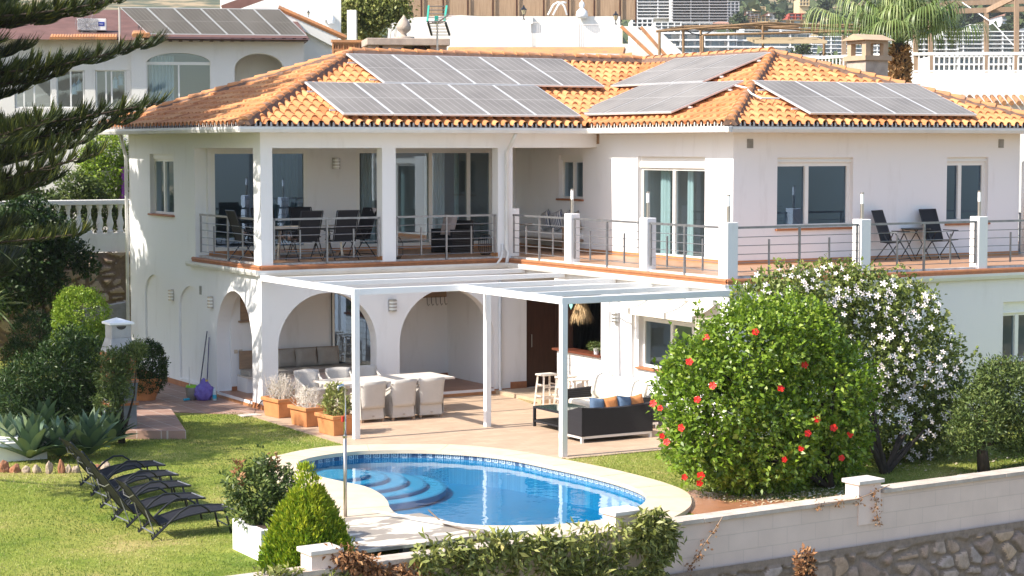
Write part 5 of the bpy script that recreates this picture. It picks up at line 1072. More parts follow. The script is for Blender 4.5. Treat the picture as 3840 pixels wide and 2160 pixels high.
# ---- creepers over the front wall
def onwall(lst, k=.62, dy=14): return blobs_px([(x, y+dy, r*k) for x, y, r in lst], -16.35, .5)
g = random.Random(31); ls = []
for i in range(30): x = 1060+17.5*i; ls.append((x, 1388-.075*(x-1060)+g.uniform(-10, 10)-(16 if x > 1500 else 0), g.uniform(9, 20)))
for x, n, st in ((1075, 4, 14), (1110, 6, 16), (1160, 5, 16), (1200, 3, 15), (1245, 6, 15), (1300, 6, 15), (1330, 2, 14), (1380, 5, 17), (1425, 8, 16), (1465, 8, 16), (1500, 7, 16), (1535, 7, 16), (1560, 6, 15)):
    for k in range(n): ls.append((x+g.uniform(-12, 12), 1398+st*k-.05*(x-1060), g.uniform(8, 17)))
bl = blobs_px(ls, -16.4, .8)
CR = empty('creeper', tuple(bl[4][0]), 'leafy green creeper covering the front wall below the pool', 'creeper'); crown('foliage', bl, 820, 6, .15, .05, .055, 'leaf_vine', CR, w=True, up=.1, rsd=8, droop=.1, rough=.4, shell=.4)
bl = onwall([(1640, 1300, 36), (1665, 1330, 32), (1620, 1340, 38), (1680, 1370, 16), (1650, 1390, 22), (1640, 1430, 30), (1600, 1445, 25), (1690, 1340, 14)]); CR2 = empty('creeper', tuple(bl[0][0]), 'creeper climbing the white capped pillar right of the pool', 'creeper'); crown('foliage', bl, 330, 6, .145, .05, .06, 'leaf_vine', CR2, w=True, up=-.1, rsd=9, droop=.15, rough=.25)
bl = onwall([(870, 1392, 22), (905, 1405, 30), (930, 1430, 32), (960, 1445, 26), (1040, 1442, 18), (1010, 1430, 14), (835, 1383, 10)]); CD = empty('dry_creeper', tuple(bl[1][0]), 'withered brown creeper hanging over the corner pillar', 'creeper'); crown('foliage', bl, 330, 6, .085, .04, .06, 'leaf_dry', CD, w=True, up=-.3, rsd=10, droop=.4, rough=.3)
bl = onwall([(700, 1445, 22), (660, 1450, 18), (820, 1446, 16), (860, 1450, 20), (740, 1450, 18)]); CL = empty('creeper', tuple(bl[0][0]), 'low green creeper leaves at the foot of the conifer', 'creeper'); crown('foliage', bl, 160, 6, .11, .04, .06, 'leaf_vine', CL, w=True, up=.2, rsd=12)
def dryvine(pts, label):
    P = []
    for x, y in pts:
        Yv = -16.2
        for _ in range(3): q = PY(x, y, Yv); Yv = -16.44+.06*(q.x+6.4)
        P.append(PY(x, y, Yv))
    e = empty('dry_vine', tuple(P[0]), label, 'creeper'); m = MB(); m.tube(P, .008, 5); m.build('stem', 'wood', e, w=True); cl = []
    for p in P[1:]: cl.append((np.array(p), np.array((.05, .03, .05))))
    crown('foliage', cl, 12*len(cl), 2, .05, .03, .03, 'leaf_dry', e, w=True, up=-.5, rsd=len(pts))
dryvine([(1818, 1300), (1800, 1330), (1775, 1365), (1755, 1400), (1738, 1424)], 'bare dry vine stem running diagonally down the painted blocks')
dryvine([(2238, 1220), (2200, 1238), (2160, 1255), (2110, 1262), (2060, 1272)], 'dry reddish vine along the capping by the right pillar'); dryvine([(2195, 1242), (2205, 1262), (2204, 1285), (2212, 1310)], 'short dry vine dangling below the right pillar')
p = PY(2025, 1449, -17.6); PS = empty('palm_stump', (p.x, -17.6, -1.6), 'ragged dry brown palm trunk in front of the rubble wall', 'palm'); tpz = PY(2025, 1388, -17.6).z; m = MB(); m.tube([(p.x, -17.6, -3.2), (p.x, -17.6, tpz-.05)], [.13, .10], 10); m.build('trunk', 'bark', PS, w=True); crown('fibre', [(np.array((p.x, -17.6, tpz-.1-.14*i)), np.array((.11, .11, .12))) for i in range(7)], 350, 4, .09, .04, .02, 'leaf_dry', PS, w=True, up=.5, rsd=3, shell=.8)
# ---- planters' contents
def twigs(parent, n, h, w, mat, seed, leafy=0):
    g = random.Random(seed); m = MB(); pts = []
    for i in range(n):
        x, y = g.uniform(-.28, .28), g.uniform(-.14, .14); p = Vector((x, y, .33)); v = Vector((g.uniform(-w, w), g.uniform(-w, w), g.uniform(.5, 1)*h)); q = p+v*.5+Vector((g.uniform(-.06, .06), g.uniform(-.06, .06), 0)); e = p+v; m.tube([p, q, e], [.006, .004, .002], 4)
        for k in range(3): s = p+v*g.uniform(.3, .9); m.tube([s, s+Vector((g.uniform(-.14, .14), g.uniform(-.14, .14), g.uniform(.02, .16)))], [.003, .0015], 3)
        pts.append(e)
    m.build('twigs', 'wood_pale' if not leafy else 'wood', parent)
tl = leaf_mat
for i, (P_, lb) in enumerate(zip(PLS, ('dry grey green lavender twigs standing in the furthest clay planter', 'leafless brown twigs in the middle clay planter', 'leafy olive coloured bush in the clay planter by the post'))):
    e = empty('potted_plant', P_.location, lb, 'plant', rz=P_.rotation_euler.z)
    if i < 2: twigs(e, (90, 60)[i], (.62, .5)[i], .28, None, i); crown('foliage', [(np.array((x, 0, .55)), np.array((.2, .17, .25))) for x in (-.2, 0, .2)], (260, 130)[i], 3, .04, .014, .04, 'leaf_twig', e, up=.6, rsd=20+i, shell=.3)
    else: twigs(e, 14, .5, .15, None, 3, 1); crown('foliage', [(np.array((0.05, 0, .60)), np.array((.30, .26, .28))), (np.array((-.05, .02, .82)), np.array((.16, .16, .2)))], 420, 6, .075, .03, .035, 'leaf_vine', e, up=.4, rsd=23, shell=.4)
# ---- left garden shrubs
def shrub(label, lst, Y, ncl, mat, L=.05, W=.025, sp=.035, base=None, depth=1, cat='shrub', name='shrub', per=8, up=.4, **k):
    bl = blobs_px(lst, Y, depth); c = sum((b[0] for b in bl), np.zeros(3))/len(bl); e = empty(name, (c[0], Y, G), label, cat); crown('foliage', bl, ncl, per, L, W, sp, mat, e, w=True, up=up, **k)
    branches('stem', (c[0], Y, G), bl, 6, .035, e, int(lst[0][0])); return e, bl
shrub('clipped bright green dome shaped shrub in front of the stone wall', [(205, 795, 68), (200, 850, 66), (225, 870, 55), (190, 775, 50)], .8, 2600, 'leaf_bright', .05, .03, .03, shell=.85, rough=.04, rsd=31)
shrub('dark green rounded shrub left of the bright clipped dome', [(85, 845, 58), (60, 900, 50), (110, 890, 50), (95, 820, 35)], 2.6, 1300, 'leaf_dark', .06, .03, .04, rsd=32)
shrub('dark oleander thicket behind the agaves and the barbecue', [(140, 940, 70), (215, 930, 75), (70, 960, 60), (265, 960, 60), (180, 1000, 70), (100, 1010, 60), (245, 1020, 55), (170, 880, 50), (285, 905, 36), (30, 1000, 50)], -1.2, 4200, 'leaf_dark', .10, .022, .06, rsd=33, rough=.22, up=.7)
shrub('olive toned shoots leaning over the barbecue from the left', [(325, 900, 24), (345, 880, 18), (285, 905, 26), (280, 950, 30), (300, 980, 28), (270, 1010, 30), (318, 945, 16)], -3.0, 750, 'leaf_olive', .09, .022, .05, rsd=35, up=.8)
p = GP(366, 1006); bp_ = Vector((p.x, p.y, G)); PT = empty('round_pot', tuple(bp_), 'large round terracotta pot under the clipped ball shrub', 'pot'); m = MB(); m.lathe([(.22, 0), (.33, .3), (.36, .42), (.40, .44), (.40, .52), (.34, .52), (.32, .44)], n=24); m.build('pot_body', 'potclay', PT, smooth=False)
shrub('clipped dark green ball shrub growing in the round terracotta pot', [(368, 920, 50), (368, 945, 48), (375, 890, 32)], p.y, 1500, 'leaf_dark', .05, .03, .03, shell=.85, rough=.04, rsd=36)
shrub('clipped box shrub behind the barbecue chimney', [(318, 880, 22), (305, 895, 20)], 2.0, 250, 'leaf_dark', .05, .03, .03, rsd=37)
shrub('tall conifer like green shrub behind the balustrade', [(268, 385, 48), (262, 430, 52), (275, 460, 42), (300, 420, 30), (240, 410, 36)], 16, 1500, 'leaf_bright', .09, .05, .07, rsd=38, rough=.1, shell=.8)
shrub('leafy vine mass spilling over the left part of the balustrade', [(60, 560, 60), (120, 590, 50), (40, 640, 70), (150, 620, 30), (90, 660, 60), (190, 640, 28), (215, 665, 25), (20, 720, 60), (120, 720, 40)], 11.5, 1900, 'leaf_dark', .13, .07, .1, rsd=39, rough=.2)
shrub('green hedge growing behind the balustrade', [(30, 500, 50), (110, 530, 45), (180, 480, 40), (230, 490, 30), (200, 540, 35), (260, 540, 35), (310, 540, 28)], 14.5, 1300, 'leaf_olive', .12, .07, .1, rsd=40)
# ---- agaves
def agave(loc, s, seed, label):
    g = random.Random(seed); e = empty('agave', loc, label, 'agave', 'broad leaved agaves in the bed behind the loungers'); Vv = []; F = []; rn = []
    for k in range(40):
        az = k*2.399+g.uniform(-.2, .2); el = math.radians(86-66*(k/40)+g.uniform(-8, 8)); L = s*g.uniform(.5, .68); W = s*.044; p = Vector((0, 0, .05)); n = 6; rr = g.random(); d = Vector((math.cos(az), math.sin(az), 0)); sd_ = Vector((-math.sin(az), math.cos(az), 0)); b = len(Vv)
        for i in range(n+1):
            t = i/n; ww = W*(.55+1.1*math.sin(math.pi*min(1, t*.75+.12)))*(1-t**4); c = p; up = Vector((0, 0, 1)); Vv += [c+sd_*ww+up*ww*.35, c, c-sd_*ww+up*ww*.35]; el2 = el-.5*t*t; p = p+(d*math.cos(el2)+Vector((0, 0, math.sin(el2))))*L/n
        for i in range(n):
            a = b+3*i; F += [(a, a+1, a+4, a+3), (a+1, a+2, a+5, a+4)]; rn += [rr, rr]
    npmesh('leaves', [tuple(v) for v in Vv], F, 'leaf_agave', e, rnd=rn, smooth=True); return e
for i, (x, y, s, lb) in enumerate([(75, 1160, 1.25, 'agave rosette nearest the lawn, in front of the left border rocks'), (150, 1155, 1.1, 'agave in the middle of the front row above the border rocks'), (225, 1150, 1.3, 'wide agave at the front, just behind the lounger headrests'), (20, 1140, 1.1, 'agave at the far left edge of the bed'), (110, 1100, 1.3, 'pale agave in the second row, left of centre'), (190, 1090, 1.35, 'big upright agave in the centre of the bed'), (280, 1120, 1.05, 'agave at the right end beside the brown tiled plinth'), (150, 1050, 1.2, 'upright agave at the back against the dark shrubs'), (230, 1060, 1.1, 'agave at the back near the barbecue column'), (50, 1060, 1.1, 'agave at the back left under the oleander')]):
    p = GP(x, y); agave((p.x, p.y, G), s*1.12, i, lb)
# ---- border rocks
M['rock_pale'] = pm('pale_rock', (.46, .36, .27), .9, col2=(.28, .2, .15), scale=6, bump=.8, bscale=14); M['rock_red'] = pm('red_rock', (.34, .14, .07), .9, col2=(.24, .12, .07), scale=6, bump=.8, bscale=14)
for i, (x, w, h, mt, lb) in enumerate([(12, 18, 26, 'rock_red', 'jagged red brown border rock at the left frame edge'), (40, 20, 18, 'rock_red', 'low rust coloured border rock, second from the left'), (66, 16, 16, 'rock_pale', 'small tan border rock third from the left'), (93, 20, 18, 'rock_pale', 'flat grey white border rock'), (124, 18, 28, 'rock_pale', 'tallest pale border rock'), (155, 17, 30, 'rock_red', 'tall pointed red border rock'), (172, 12, 18, 'rock_pale', 'narrow grey border rock right of the red one'), (190, 14, 16, 'rock_pale', 'small tan border rock under the agave'), (245, 12, 16, 'rock_red', 'small reddish border rock near the lounger backs'), (265, 14, 22, 'rock_pale', 'rounded cream border rock at the right end')]):
    p = GP(x, 1190-abs(x-120)*.03); q = GP(x+w, 1190); rx = (q-p).length*.5; hz = h*.0062*1.0; vs = []; bm = bmesh.new(); bmesh.ops.create_icosphere(bm, subdivisions=3, radius=1)
    for v in bm.verts: f = 1+.35*noise.noise(v.co*1.3+Vector((i*7, 0, 0)))+.1*noise.noise(v.co*4+Vector((i, 3, 0))); v.co = Vector((v.co.x*rx*f, v.co.y*rx*.8*f, max(-.3, v.co.z)*hz*f+hz*.25))
    me = bpy.data.meshes.new('border_rock'); bm.to_mesh(me); bm.free(); o = bpy.data.objects.new('border_rock', me); COL.objects.link(o); me.materials.append(M[mt]); o.location = (p.x, p.y, G); tag(o, lb, 'rock', 'rocks edging the agave bed')
# ---- norfolk pine
tx, ty = -6.6, 5.2; NP = empty('norfolk_pine', (tx, ty, G), 'tall norfolk pine reaching its layered branches in from the left', 'pine tree'); m = MB(); m.tube([(tx, ty, G), (tx+.05, ty, 8), (tx, ty+.05, 16)], [.22, .15, .03], 12); m.build('trunk', 'bark', NP, w=True, smooth=True)
NV = []; NF = []; NRn = []; BM = MB(); g = random.Random(12)
def tassel(p, d, L, w, rr):
    b = len(NV); s = d.cross(Vector((g.uniform(-1, 1), g.uniform(-1, 1), g.uniform(-.3, 1)))).normalized(); n = 3; v = d.copy(); q = p.copy()
    for i in range(n+1):
        ww = w*(1-.75*(i/n)**2); NV.append(q+s*ww*.5); NV.append(q-s*ww*.5); v = (v+Vector((0, 0, .28))).normalized(); q = q+v*L/n
    for i in range(n): NF.append((b+2*i, b+2*i+1, b+2*i+3, b+2*i+2)); NRn.append(rr)
def nbranch(a, tip, sag, wid, dens=1., near=False):
    a = Vector(a); tip = Vector(tip); n = 26; ax = (tip-a); Lb = ax.length; ax.normalize(); side = ax.cross(Vector((0, 0, 1))).normalized(); pts = []
    for i in range(n+1): t = i/n; pts.append(a+(tip-a)*t+Vector((0, 0, -sag*math.sin(math.pi*t)))+Vector((0, 0, .25*t*t)))
    BM.tube(pts, [.045*(1-.8*i/n) for i in range(n+1)], 6)
    for i in range(3, n+1):
        t = i/n; wl = wid*min(1, .35+1.6*(1-t))*(.6 if t < .2 else 1)*((.8+.9*g.random()) if near else 1)
        for s in (-1, 1, 0):
            if s == 0 and i % 2: continue
            if near and s and (i+s) % 2 and g.random() < .75: continue
            d = (side*s*1.0+ax*.75+Vector((0, 0, g.uniform(-.1, .15)))).normalized() if s else (ax+Vector((0, 0, .15))).normalized(); Ls = wl*g.uniform(.7, 1.1) if s else wl*.6; k = max(5, int(Ls*34*dens)); p0 = pts[i]+ax*g.uniform(-.06, .06)
            BM.tube([p0, p0+d*Ls*.5+Vector((0, 0, -.02)), p0+d*Ls+Vector((0, 0, .05))], [.012, .01, .004], 4, cap=False)
            if near and s and g.random() < .12: continue
            for j in range(k):
                u = ((j+g.random())/k)**(.7 if near else 1); q = p0+d*Ls*u+Vector((0, 0, -.08*math.sin(math.pi*u)+.05*u)); tr = g.random()
                for r_ in range(4 if near else 3): dd = (d*(g.uniform(.6, 1.2) if near else g.uniform(.2, .8))+ax*.5+side*g.uniform(-.35, .35)+Vector((0, 0, g.uniform(-.1, 1.0) if near else g.uniform(0, .7)))).normalized(); tassel(q, dd, g.uniform(.18, .46) if near else g.uniform(.3, .5), .024 if near else .062, min(1, tr*.6+g.random()*.4))
def tip(x, y, d): return Vector(CP)+Vector(ray(x, y)).normalized()*d
for (x, y, d, za, sg, wd_) in [(300, 30, 41.5, 8.55, .1, .62), (365, 140, 42.3, 7.4, .25, .72), (150, 215, 43.6, 7.1, .1, .4), (380, 292, 42.0, 5.9, .05, .75), (262, 350, 43.5, 5.0, -.0, .7), (240, 418, 41.0, 4.2, -.1, .65), (120, 480, 42.5, 3.9, .0, .6), (180, 60, 44.2, 8.3, .1, .6), (120, 330, 40.0, 5.3, 0, .6), (190, 620, 41.5, 3.2, -.1, .5), (230, 60, 43.2, 8.9, .1, .6), (330, 325, 43.0, 5.6, .1, .65), (210, 385, 42.2, 4.9, 0, .6)]: 
    tt = tip(x, y, d); nbranch((tx, ty, za), tt, sg, wd_*1.12, .9, True)
for k in range(12):                                   # the rest of the whorls, mostly above and beyond the frame
    z = 2.6+k*1.0; L = 4.9*(1-(k/14)**1.6)+.3
    for j in range(7):
        az = math.radians(51.4*j+k*19+g.uniform(-9, 9)); d = Vector((math.cos(az), math.sin(az), .03)); tt = Vector((tx, ty, z))+d*L
        if z < 9.8 and d.x*RT[0]+d.y*RT[1] > .25: nbranch((tx, ty, z), Vector((tx, ty, z))+d*g.uniform(2.1, 3.0), .1, .6, .7, True); continue           # towards the frame the surveyed branches do the rest
        nbranch((tx, ty, z), tt, .12, .8*(L/4.6)**.5, .36)
npmesh('foliage', [tuple(v) for v in NV], NF, 'leaf_pine', NP, rnd=NRn, w=True); BM.build('branches', 'bark', NP, w=True)

# ---- grass blades
g = np.random.default_rng(3); N_ = 150000; X = g.uniform(-13, -.3, N_); Y = g.uniform(-16.2, 4, N_); X2 = g.uniform(2.2, 12, N_//3); Y2 = g.uniform(-15.6, -8.9, N_//3); X = np.concatenate([X, X2]); Y = np.concatenate([Y, Y2])
nzv = np.array([noise.noise(Vector((x*.5, y*.5, 0))) for x, y in zip(X[::1], Y[::1])]) if True else 0
inn = np.array(catmull([tuple(GP(x, y, ZC)) for x, y in OUT_], 2))[:, :2]
def inpoly(px, py, poly):
    c = np.zeros(len(px), bool); j = len(poly)-1
    for i in range(len(poly)):
        a, b = poly[i], poly[j]; t = ((a[1] > py) != (b[1] > py)) & (px < (b[0]-a[0])*(py-a[1])/(b[1]-a[1]+1e-12)+a[0]); c ^= t; j = i
    return c
bad = (Y < -16.38+.06*(X+6.4)+.3) | inpoly(X, Y, inn) | ((X > -.58) & (Y > -8.96)) | ((X > -2.5) & (Y > .0)) | inpoly(X, Y, [(p.x, p.y) for p in [GP(330, 1037), GP(425, 1037), GP(468, 1100), GP(310, 1105)]]) | ((X > -6.2) & (X < -4.9) & (Y < -13.5) & (Y > -14.6)) | inpoly(X, Y, [(p.x, p.y) for p in dk]) | ((X > .5) & (Y < -14.2) & (X < 4))
X = X[~bad]; Y = Y[~bad]; nzv = nzv[~bad]; n = len(X); pos = np.stack([X, Y, np.full(n, G-.008)], 1); dv = g.normal(size=(n, 3))*.55; dv[:, 2] = 1; Vv, F = leafquads(pos, dv, g.normal(size=(n, 3)), g.uniform(.02, .05, n), .012, 0)
rn = np.clip(.42+nzv*1.0+g.normal(size=n)*.2, 0, 1); tag(npmesh('grass', Vv, F, 'grassblade', rnd=rn), 'short mown green and straw coloured lawn grass', 'grass', kind='stuff')

OT = empty('tree', (-11.6, -2.9, G), 'leafy tree beyond the left frame edge that shades the lawn', 'tree'); bl = [(np.array((-11.5, -2.7, 8.6)), np.array((1.2, 1.3, .9))), (np.array((-12.6, -4.4, 7.6)), np.array((1.0, 1.1, .7))), (np.array((-13.2, -7.6, 6.6)), np.array((.8, .9, .5)))]
crown('foliage', bl, 700, 7, .22, .12, .16, 'leaf_dark', OT, w=True, rsd=77, shell=.4); branches('trunk', (-11.6, -2.9, G), bl, 8, .12, OT, 7)

OT2 = empty('tree', (-11.3, 5.5, G), 'large leafy tree outside the left frame edge beside the norfolk pine', 'tree'); bl = [(np.array((-11, 4.2, 9.2)), np.array((2.0, 1.9, 1.8))), (np.array((-11.4, 6.4, 10.6)), np.array((2.6, 2.6, 2.2))), (np.array((-11.2, 9.0, 8.2)), np.array((2.2, 2.2, 2.2))), (np.array((-11.5, 5.4, 7.)), np.array((2.0, 1.9, 1.6)))]
crown('foliage', bl, 2300, 7, .26, .15, .2, 'leaf_dark', OT2, w=True, rsd=78, shell=.4); branches('trunk', (-11.3, 5.5, G), bl, 10, .2, OT2, 8)
# ================================================================ NEIGHBOURS AND FAR TOWN
def yb(mb, x0, y0, x1, y1, Y, dep=2., W=None):       # axis aligned box from its photo outline on the plane Y
    a = PY(x0, (y0+y1)/2, Y); b = PY(x1, (y0+y1)/2, Y); t = PY((x0+x1)/2, y0, Y); u = PY((x0+x1)/2, y1, Y); mb.box(min(a.x, b.x), max(a.x, b.x), Y, Y+dep, min(t.z, u.z), max(t.z, u.z)); return mb
def yq(mb, pts, Y0, th=.2):                          # slab with a free outline on plane Y
    P = [PY(x, y, Y0) for x, y in pts]; n = len(P); mb.add([(p.x, Y0, p.z) for p in P]+[(p.x, Y0+th, p.z) for p in P], [tuple(range(n)), tuple(range(n, 2*n))]+[(i, (i+1) % n, n+(i+1) % n, n+i) for i in range(n)]); return mb
M['brownroof'] = pm('brown_roofing', (.17, .085, .07), .9, col2=(.12, .06, .05), scale=2, bump=.3)
# ---- balustrade and stone wall behind the garden
Y0 = 13.0; a = PY(-60, 510, Y0); b = PY(420, 498, Y0); BLw = empty('balustrade', ((a.x+b.x)/2, Y0, 2.8), 'white stone balustrade on top of the rubble wall at the left', 'balustrade')
zt0 = PY(200, 503, Y0).z; zb0 = PY(200, 588, Y0).z; zc0 = PY(200, 630, Y0).z
m = MB(); m.box(a.x, b.x, Y0-.12, Y0+.14, zt0-.14, zt0); m.build('handrail', 'white2', BLw, w=True, bevel=.02); m = MB(); m.box(a.x, b.x, Y0-.1, Y0+.2, zc0-.05, zb0); m.build('base_wall', 'white2', BLw, w=True)
bm_ = MB(); h = zt0-.14-zb0; bm_.lathe([(.085, 0), (.085, .09*h), (.055, .11*h), (.095, .3*h), (.10, .36*h), (.05, .62*h), (.045, .7*h), (.06, .72*h), (.045, .76*h), (.06, .86*h), (.085, .9*h), (.085, h)], n=12); x = a.x+.15; pr = None
while x < b.x:
    if pr is None: pr = bm_.build('baluster', 'white2', BLw, smooth=True); o = pr
    else: o = pr.copy(); COL.objects.link(o)
    o.location = (x-BLw.location.x, 0, zb0-BLw.location.z); x += .295
RBW = WF((a.x, Y0-.12), (1, 0), (0, 1)); rubble('rubble_wall', RBW, 0, b.x-a.x, -.3, zc0-.05, .035, .34, .09, 'stone_warm', 8.2, 'warm rubble stone wall under the white balustrade', 'stone wall')
m = MB(); yq(m, [(150, 790), (268, 770), (322, 760), (322, 1000), (150, 1000)], 9.0, .3); o = m.build('ramp_wall', 'grey'); tag(o, 'grey concrete ramp wall at the foot of the rubble wall', 'wall')
# ---- house behind on the left
turn_begin(-20)
Y1 = 19.; N1 = empty('neighbour_house', tuple(PY(350, 270, Y1)), 'white rendered neighbour house with arched window and roof panels at the upper left', 'house')
def NB(mb, name, mat, **k): return mb.build(name, mat, N1, w=True, **k)
W1 = WF((0, Y1), (1, 0), (0, 1)); aw_ = rect(W1, 368, 160, 532, 268); atop = WS(W1, 450, 133)[1]; ab = rect(W1, 590, 175, 716, 330); abt = WS(W1, 650, 134)[1]; xl = WS(W1, 330, 200)[0]; xr = WS(W1, 765, 200)[0]; zt1 = WS(W1, 500, 102)[1]
m = MB(); wall(m, W1, xr, -1, zt1, .4, [('a', aw_[0], aw_[1], aw_[2], aw_[3], atop-aw_[3]), ('a', ab[0], ab[1], 3, ab[3], abt-ab[3])], L0=xl); NB(m, 'front_wall', 'rough')
m = MB(); yb(m, -80, 98, 329, 176, Y1+.1, .4); yb(m, -80, 272, 329, 640, Y1+.1, .4)
for x0, x1 in ((-80, 36), (318, 330), (213, 240), (130, 142)): yb(m, x0, 176, x1, 272, Y1+.1, .4)
NB(m, 'sunroom_wall', 'rough')
m = MB(); m.box(PY(-80, 200, Y1).x, xr, Y1+3, Y1+3.2, 4, zt1); m.box(xr-.2, xr, Y1+.4, Y1+8, 3, zt1); NB(m, 'inner_wall', 'room')
m = MB(); yb(m, 590, 130, 720, 330, Y1+1.4, .1); NB(m, 'porch_recess', 'rough')
def nwin(x0, y0, x1, y1, bars, arch=None):
    m = MB(); f = 3.5
    yb(m, x0, y0, x0+f, y1, Y1+.15, .08); yb(m, x1-f, y0, x1, y1, Y1+.15, .08); yb(m, x0+f, y1-f, x1-f, y1, Y1+.15, .08); yb(m, x0+f, y0, x1-f, y0+f, Y1+.15, .08)
    for b in bars: yb(m, b-2, y0+f, b+2, y1-f, Y1+.14, .08)
    if arch: yb(m, x0, 156, x1, 163, Y1+.14, .09)
    w = NB(m, 'window', 'frame'); m = MB(); p = [PY(x0, y0 if not arch else 134, Y1+.2), PY(x1, y0 if not arch else 134, Y1+.2), PY(x1, y1, Y1+.2), PY(x0, y1, Y1+.2)]; m.quad(*p); m.build('pane', 'glass', w, w=True)
    return w
w = nwin(368, 160, 532, 268, [450], 1); m = MB(); vs = []; n = 40
for i in range(n+1): p = PY(375+62*i/n, 150, Y1+.6); vs += [(p.x, Y1+.6+.05*math.sin(i*1.1), PY(400, 140, Y1+.6).z), (p.x, Y1+.6+.05*math.sin(i*1.1), PY(400, 266, Y1+.6).z)]
m.add(vs, [(2*i, 2*i+2, 2*i+3, 2*i+1) for i in range(n)]); m.build('curtain', 'curtain_w', w, w=True, smooth=True)
for x0, x1, bb in ((38, 130, [60, 86]), (142, 212, [178]), (241, 317, [267, 281])): nwin(x0, 176, x1, 272, bb)
# hanging white lanterns behind the glass
for x, y, lb in ((187, 222, 'white hanging lantern in the second sunroom window, lower'), (199, 213, 'white hanging lantern in the second sunroom window, right of the lower one'), (290, 207, 'white hanging lantern in the sunroom window nearest the arched window, lower'), (304, 199, 'white hanging lantern in the sunroom window nearest the arched window, higher')):
    p = PY(x, y, Y1+.45); m = MB(); m.lathe([(.09, -.18), (.09, -.16), (.07, -.15), (.07, .04), (.09, .05), (.04, .12), (.02, .16)], tuple(p), 8); m.tube([p+Vector((0, 0, .16)), p+Vector((0, 0, .7))], .006, 4); o = m.build('hanging_lantern', 'opal'); tag(o, lb, 'lantern', 'white lanterns hanging in the neighbour sunroom')
m = MB(); yb(m, 362, 98, 775, 101.5, Y1-.5, 5); 
for i in range(16): x = 372+26*i; yb(m, x, 95.5, x+9, 103, Y1-.45, .9)
NB(m, 'rafters', 'door')
m = MB(); P = [PY(345, 96, Y1-.6), PY(780, 99, Y1-.6)]; zz = P[0].z; m.add([(P[0].x, Y1-.6, zz), (P[1].x, Y1-.6, zz), (P[1].x-.0, Y1+5, zz+.9), (P[0].x, Y1+5, zz+.9)], [(0, 1, 2, 3)]); q = PY(-90, 100, Y1); m.add([(q.x, Y1-.4, zz-.05), (P[0].x, Y1-.4, zz-.05), (P[0].x, Y1+6, zz+1.25), (q.x, Y1+6, zz+1.25)], [(0, 1, 2, 3)]); NB(m, 'flat_roof', 'brownroof')
m = MB()
for i in range(24):
    x = 130+7*i
    if x > 305: break
    p = PY(x, 97, Y1-.3); m.tube([p+Vector((0, -.2, 0)), p+Vector((0, .5, .12))], .05, 6)
for i in range(6): p = PY(338+7*i, 90, Y1-.5); m.tube([p+Vector((0, -.2, 0)), p+Vector((0, .5, .12))], .07, 6)
NB(m, 'eave_tiles', 'ridge')
bl_ = PY(372, 86, Y1-.5); br_ = PY(772, 95, Y1-.5); tl_ = None
for k in range(60):
    q = PY(300, 18, Y1-.5+k*.1)
    if q.x >= bl_.x or True:
        if tl_ is None or abs(q.x-bl_.x) < abs(tl_.x-bl_.x): tl_ = q
br_ = Vector((br_.x, bl_.y, bl_.z))
for i in range(6): solar(bl_+(br_-bl_)*(i/6+.002), (br_-bl_)/6.05, tl_-bl_, N1)
m = MB(); m.tube([tl_, Vector((tl_.x, tl_.y, tl_.z-1.1))], .03, 5); NB(m, 'panel_stand', 'steel')
# air conditioner
c0 = PY(195, 76, 20.); c1 = PY(267, 47, 20.); AC = empty('air_conditioner', ((c0.x+c1.x)/2, 20, c0.z), 'white outdoor air conditioning unit with round fan grille on the roof', 'air conditioner'); wx = c1.x-c0.x; hz = c1.z-c0.z
m = MB(); m.box(-wx/2, wx/2, 0, .35, 0, hz); m.build('casing', 'frame', AC, bevel=.015); m = MB()
for k in range(1, 8): m.tube([(-wx*.17+math.cos(t)*k*.048, -.012, hz/2+math.sin(t)*k*.048) for t in [i*math.pi/8 for i in range(17)]], .005, 4)
for k in range(12): t = k*math.pi/6; m.tube([(-wx*.17+math.cos(t)*.05, -.014, hz/2+math.sin(t)*.05), (-wx*.17+math.cos(t+.5)*.34, -.014, hz/2+math.sin(t+.5)*.34)], .005, 4)
m.build('fan_grille', 'rail', AC); m = MB(); m.box(wx*.22, wx*.44, -.006, -.001, hz*.38, hz*.72); lg_ = m.build('logo_plate', pm('blue_logo', (.01, .04, .35), .4), AC)
tc = bpy.data.curves.new('text', 'FONT'); tc.body = 'Haier'; tc.size = hz*.17; tc.align_x = 'CENTER'; tc.extrude = .002; to = bpy.data.objects.new('t', tc); COL.objects.link(to); dg = bpy.context.evaluated_depsgraph_get(); me = bpy.data.meshes.new_from_object(to.evaluated_get(dg)); bpy.data.objects.remove(to); o = bpy.data.objects.new('lettering', me); COL.objects.link(o); me.materials.clear(); me.materials.append(M['opal']); o.parent = lg_; o.location = (wx*.33, -.012, hz*.5); o.rotation_euler = (math.pi/2, 0, 0)
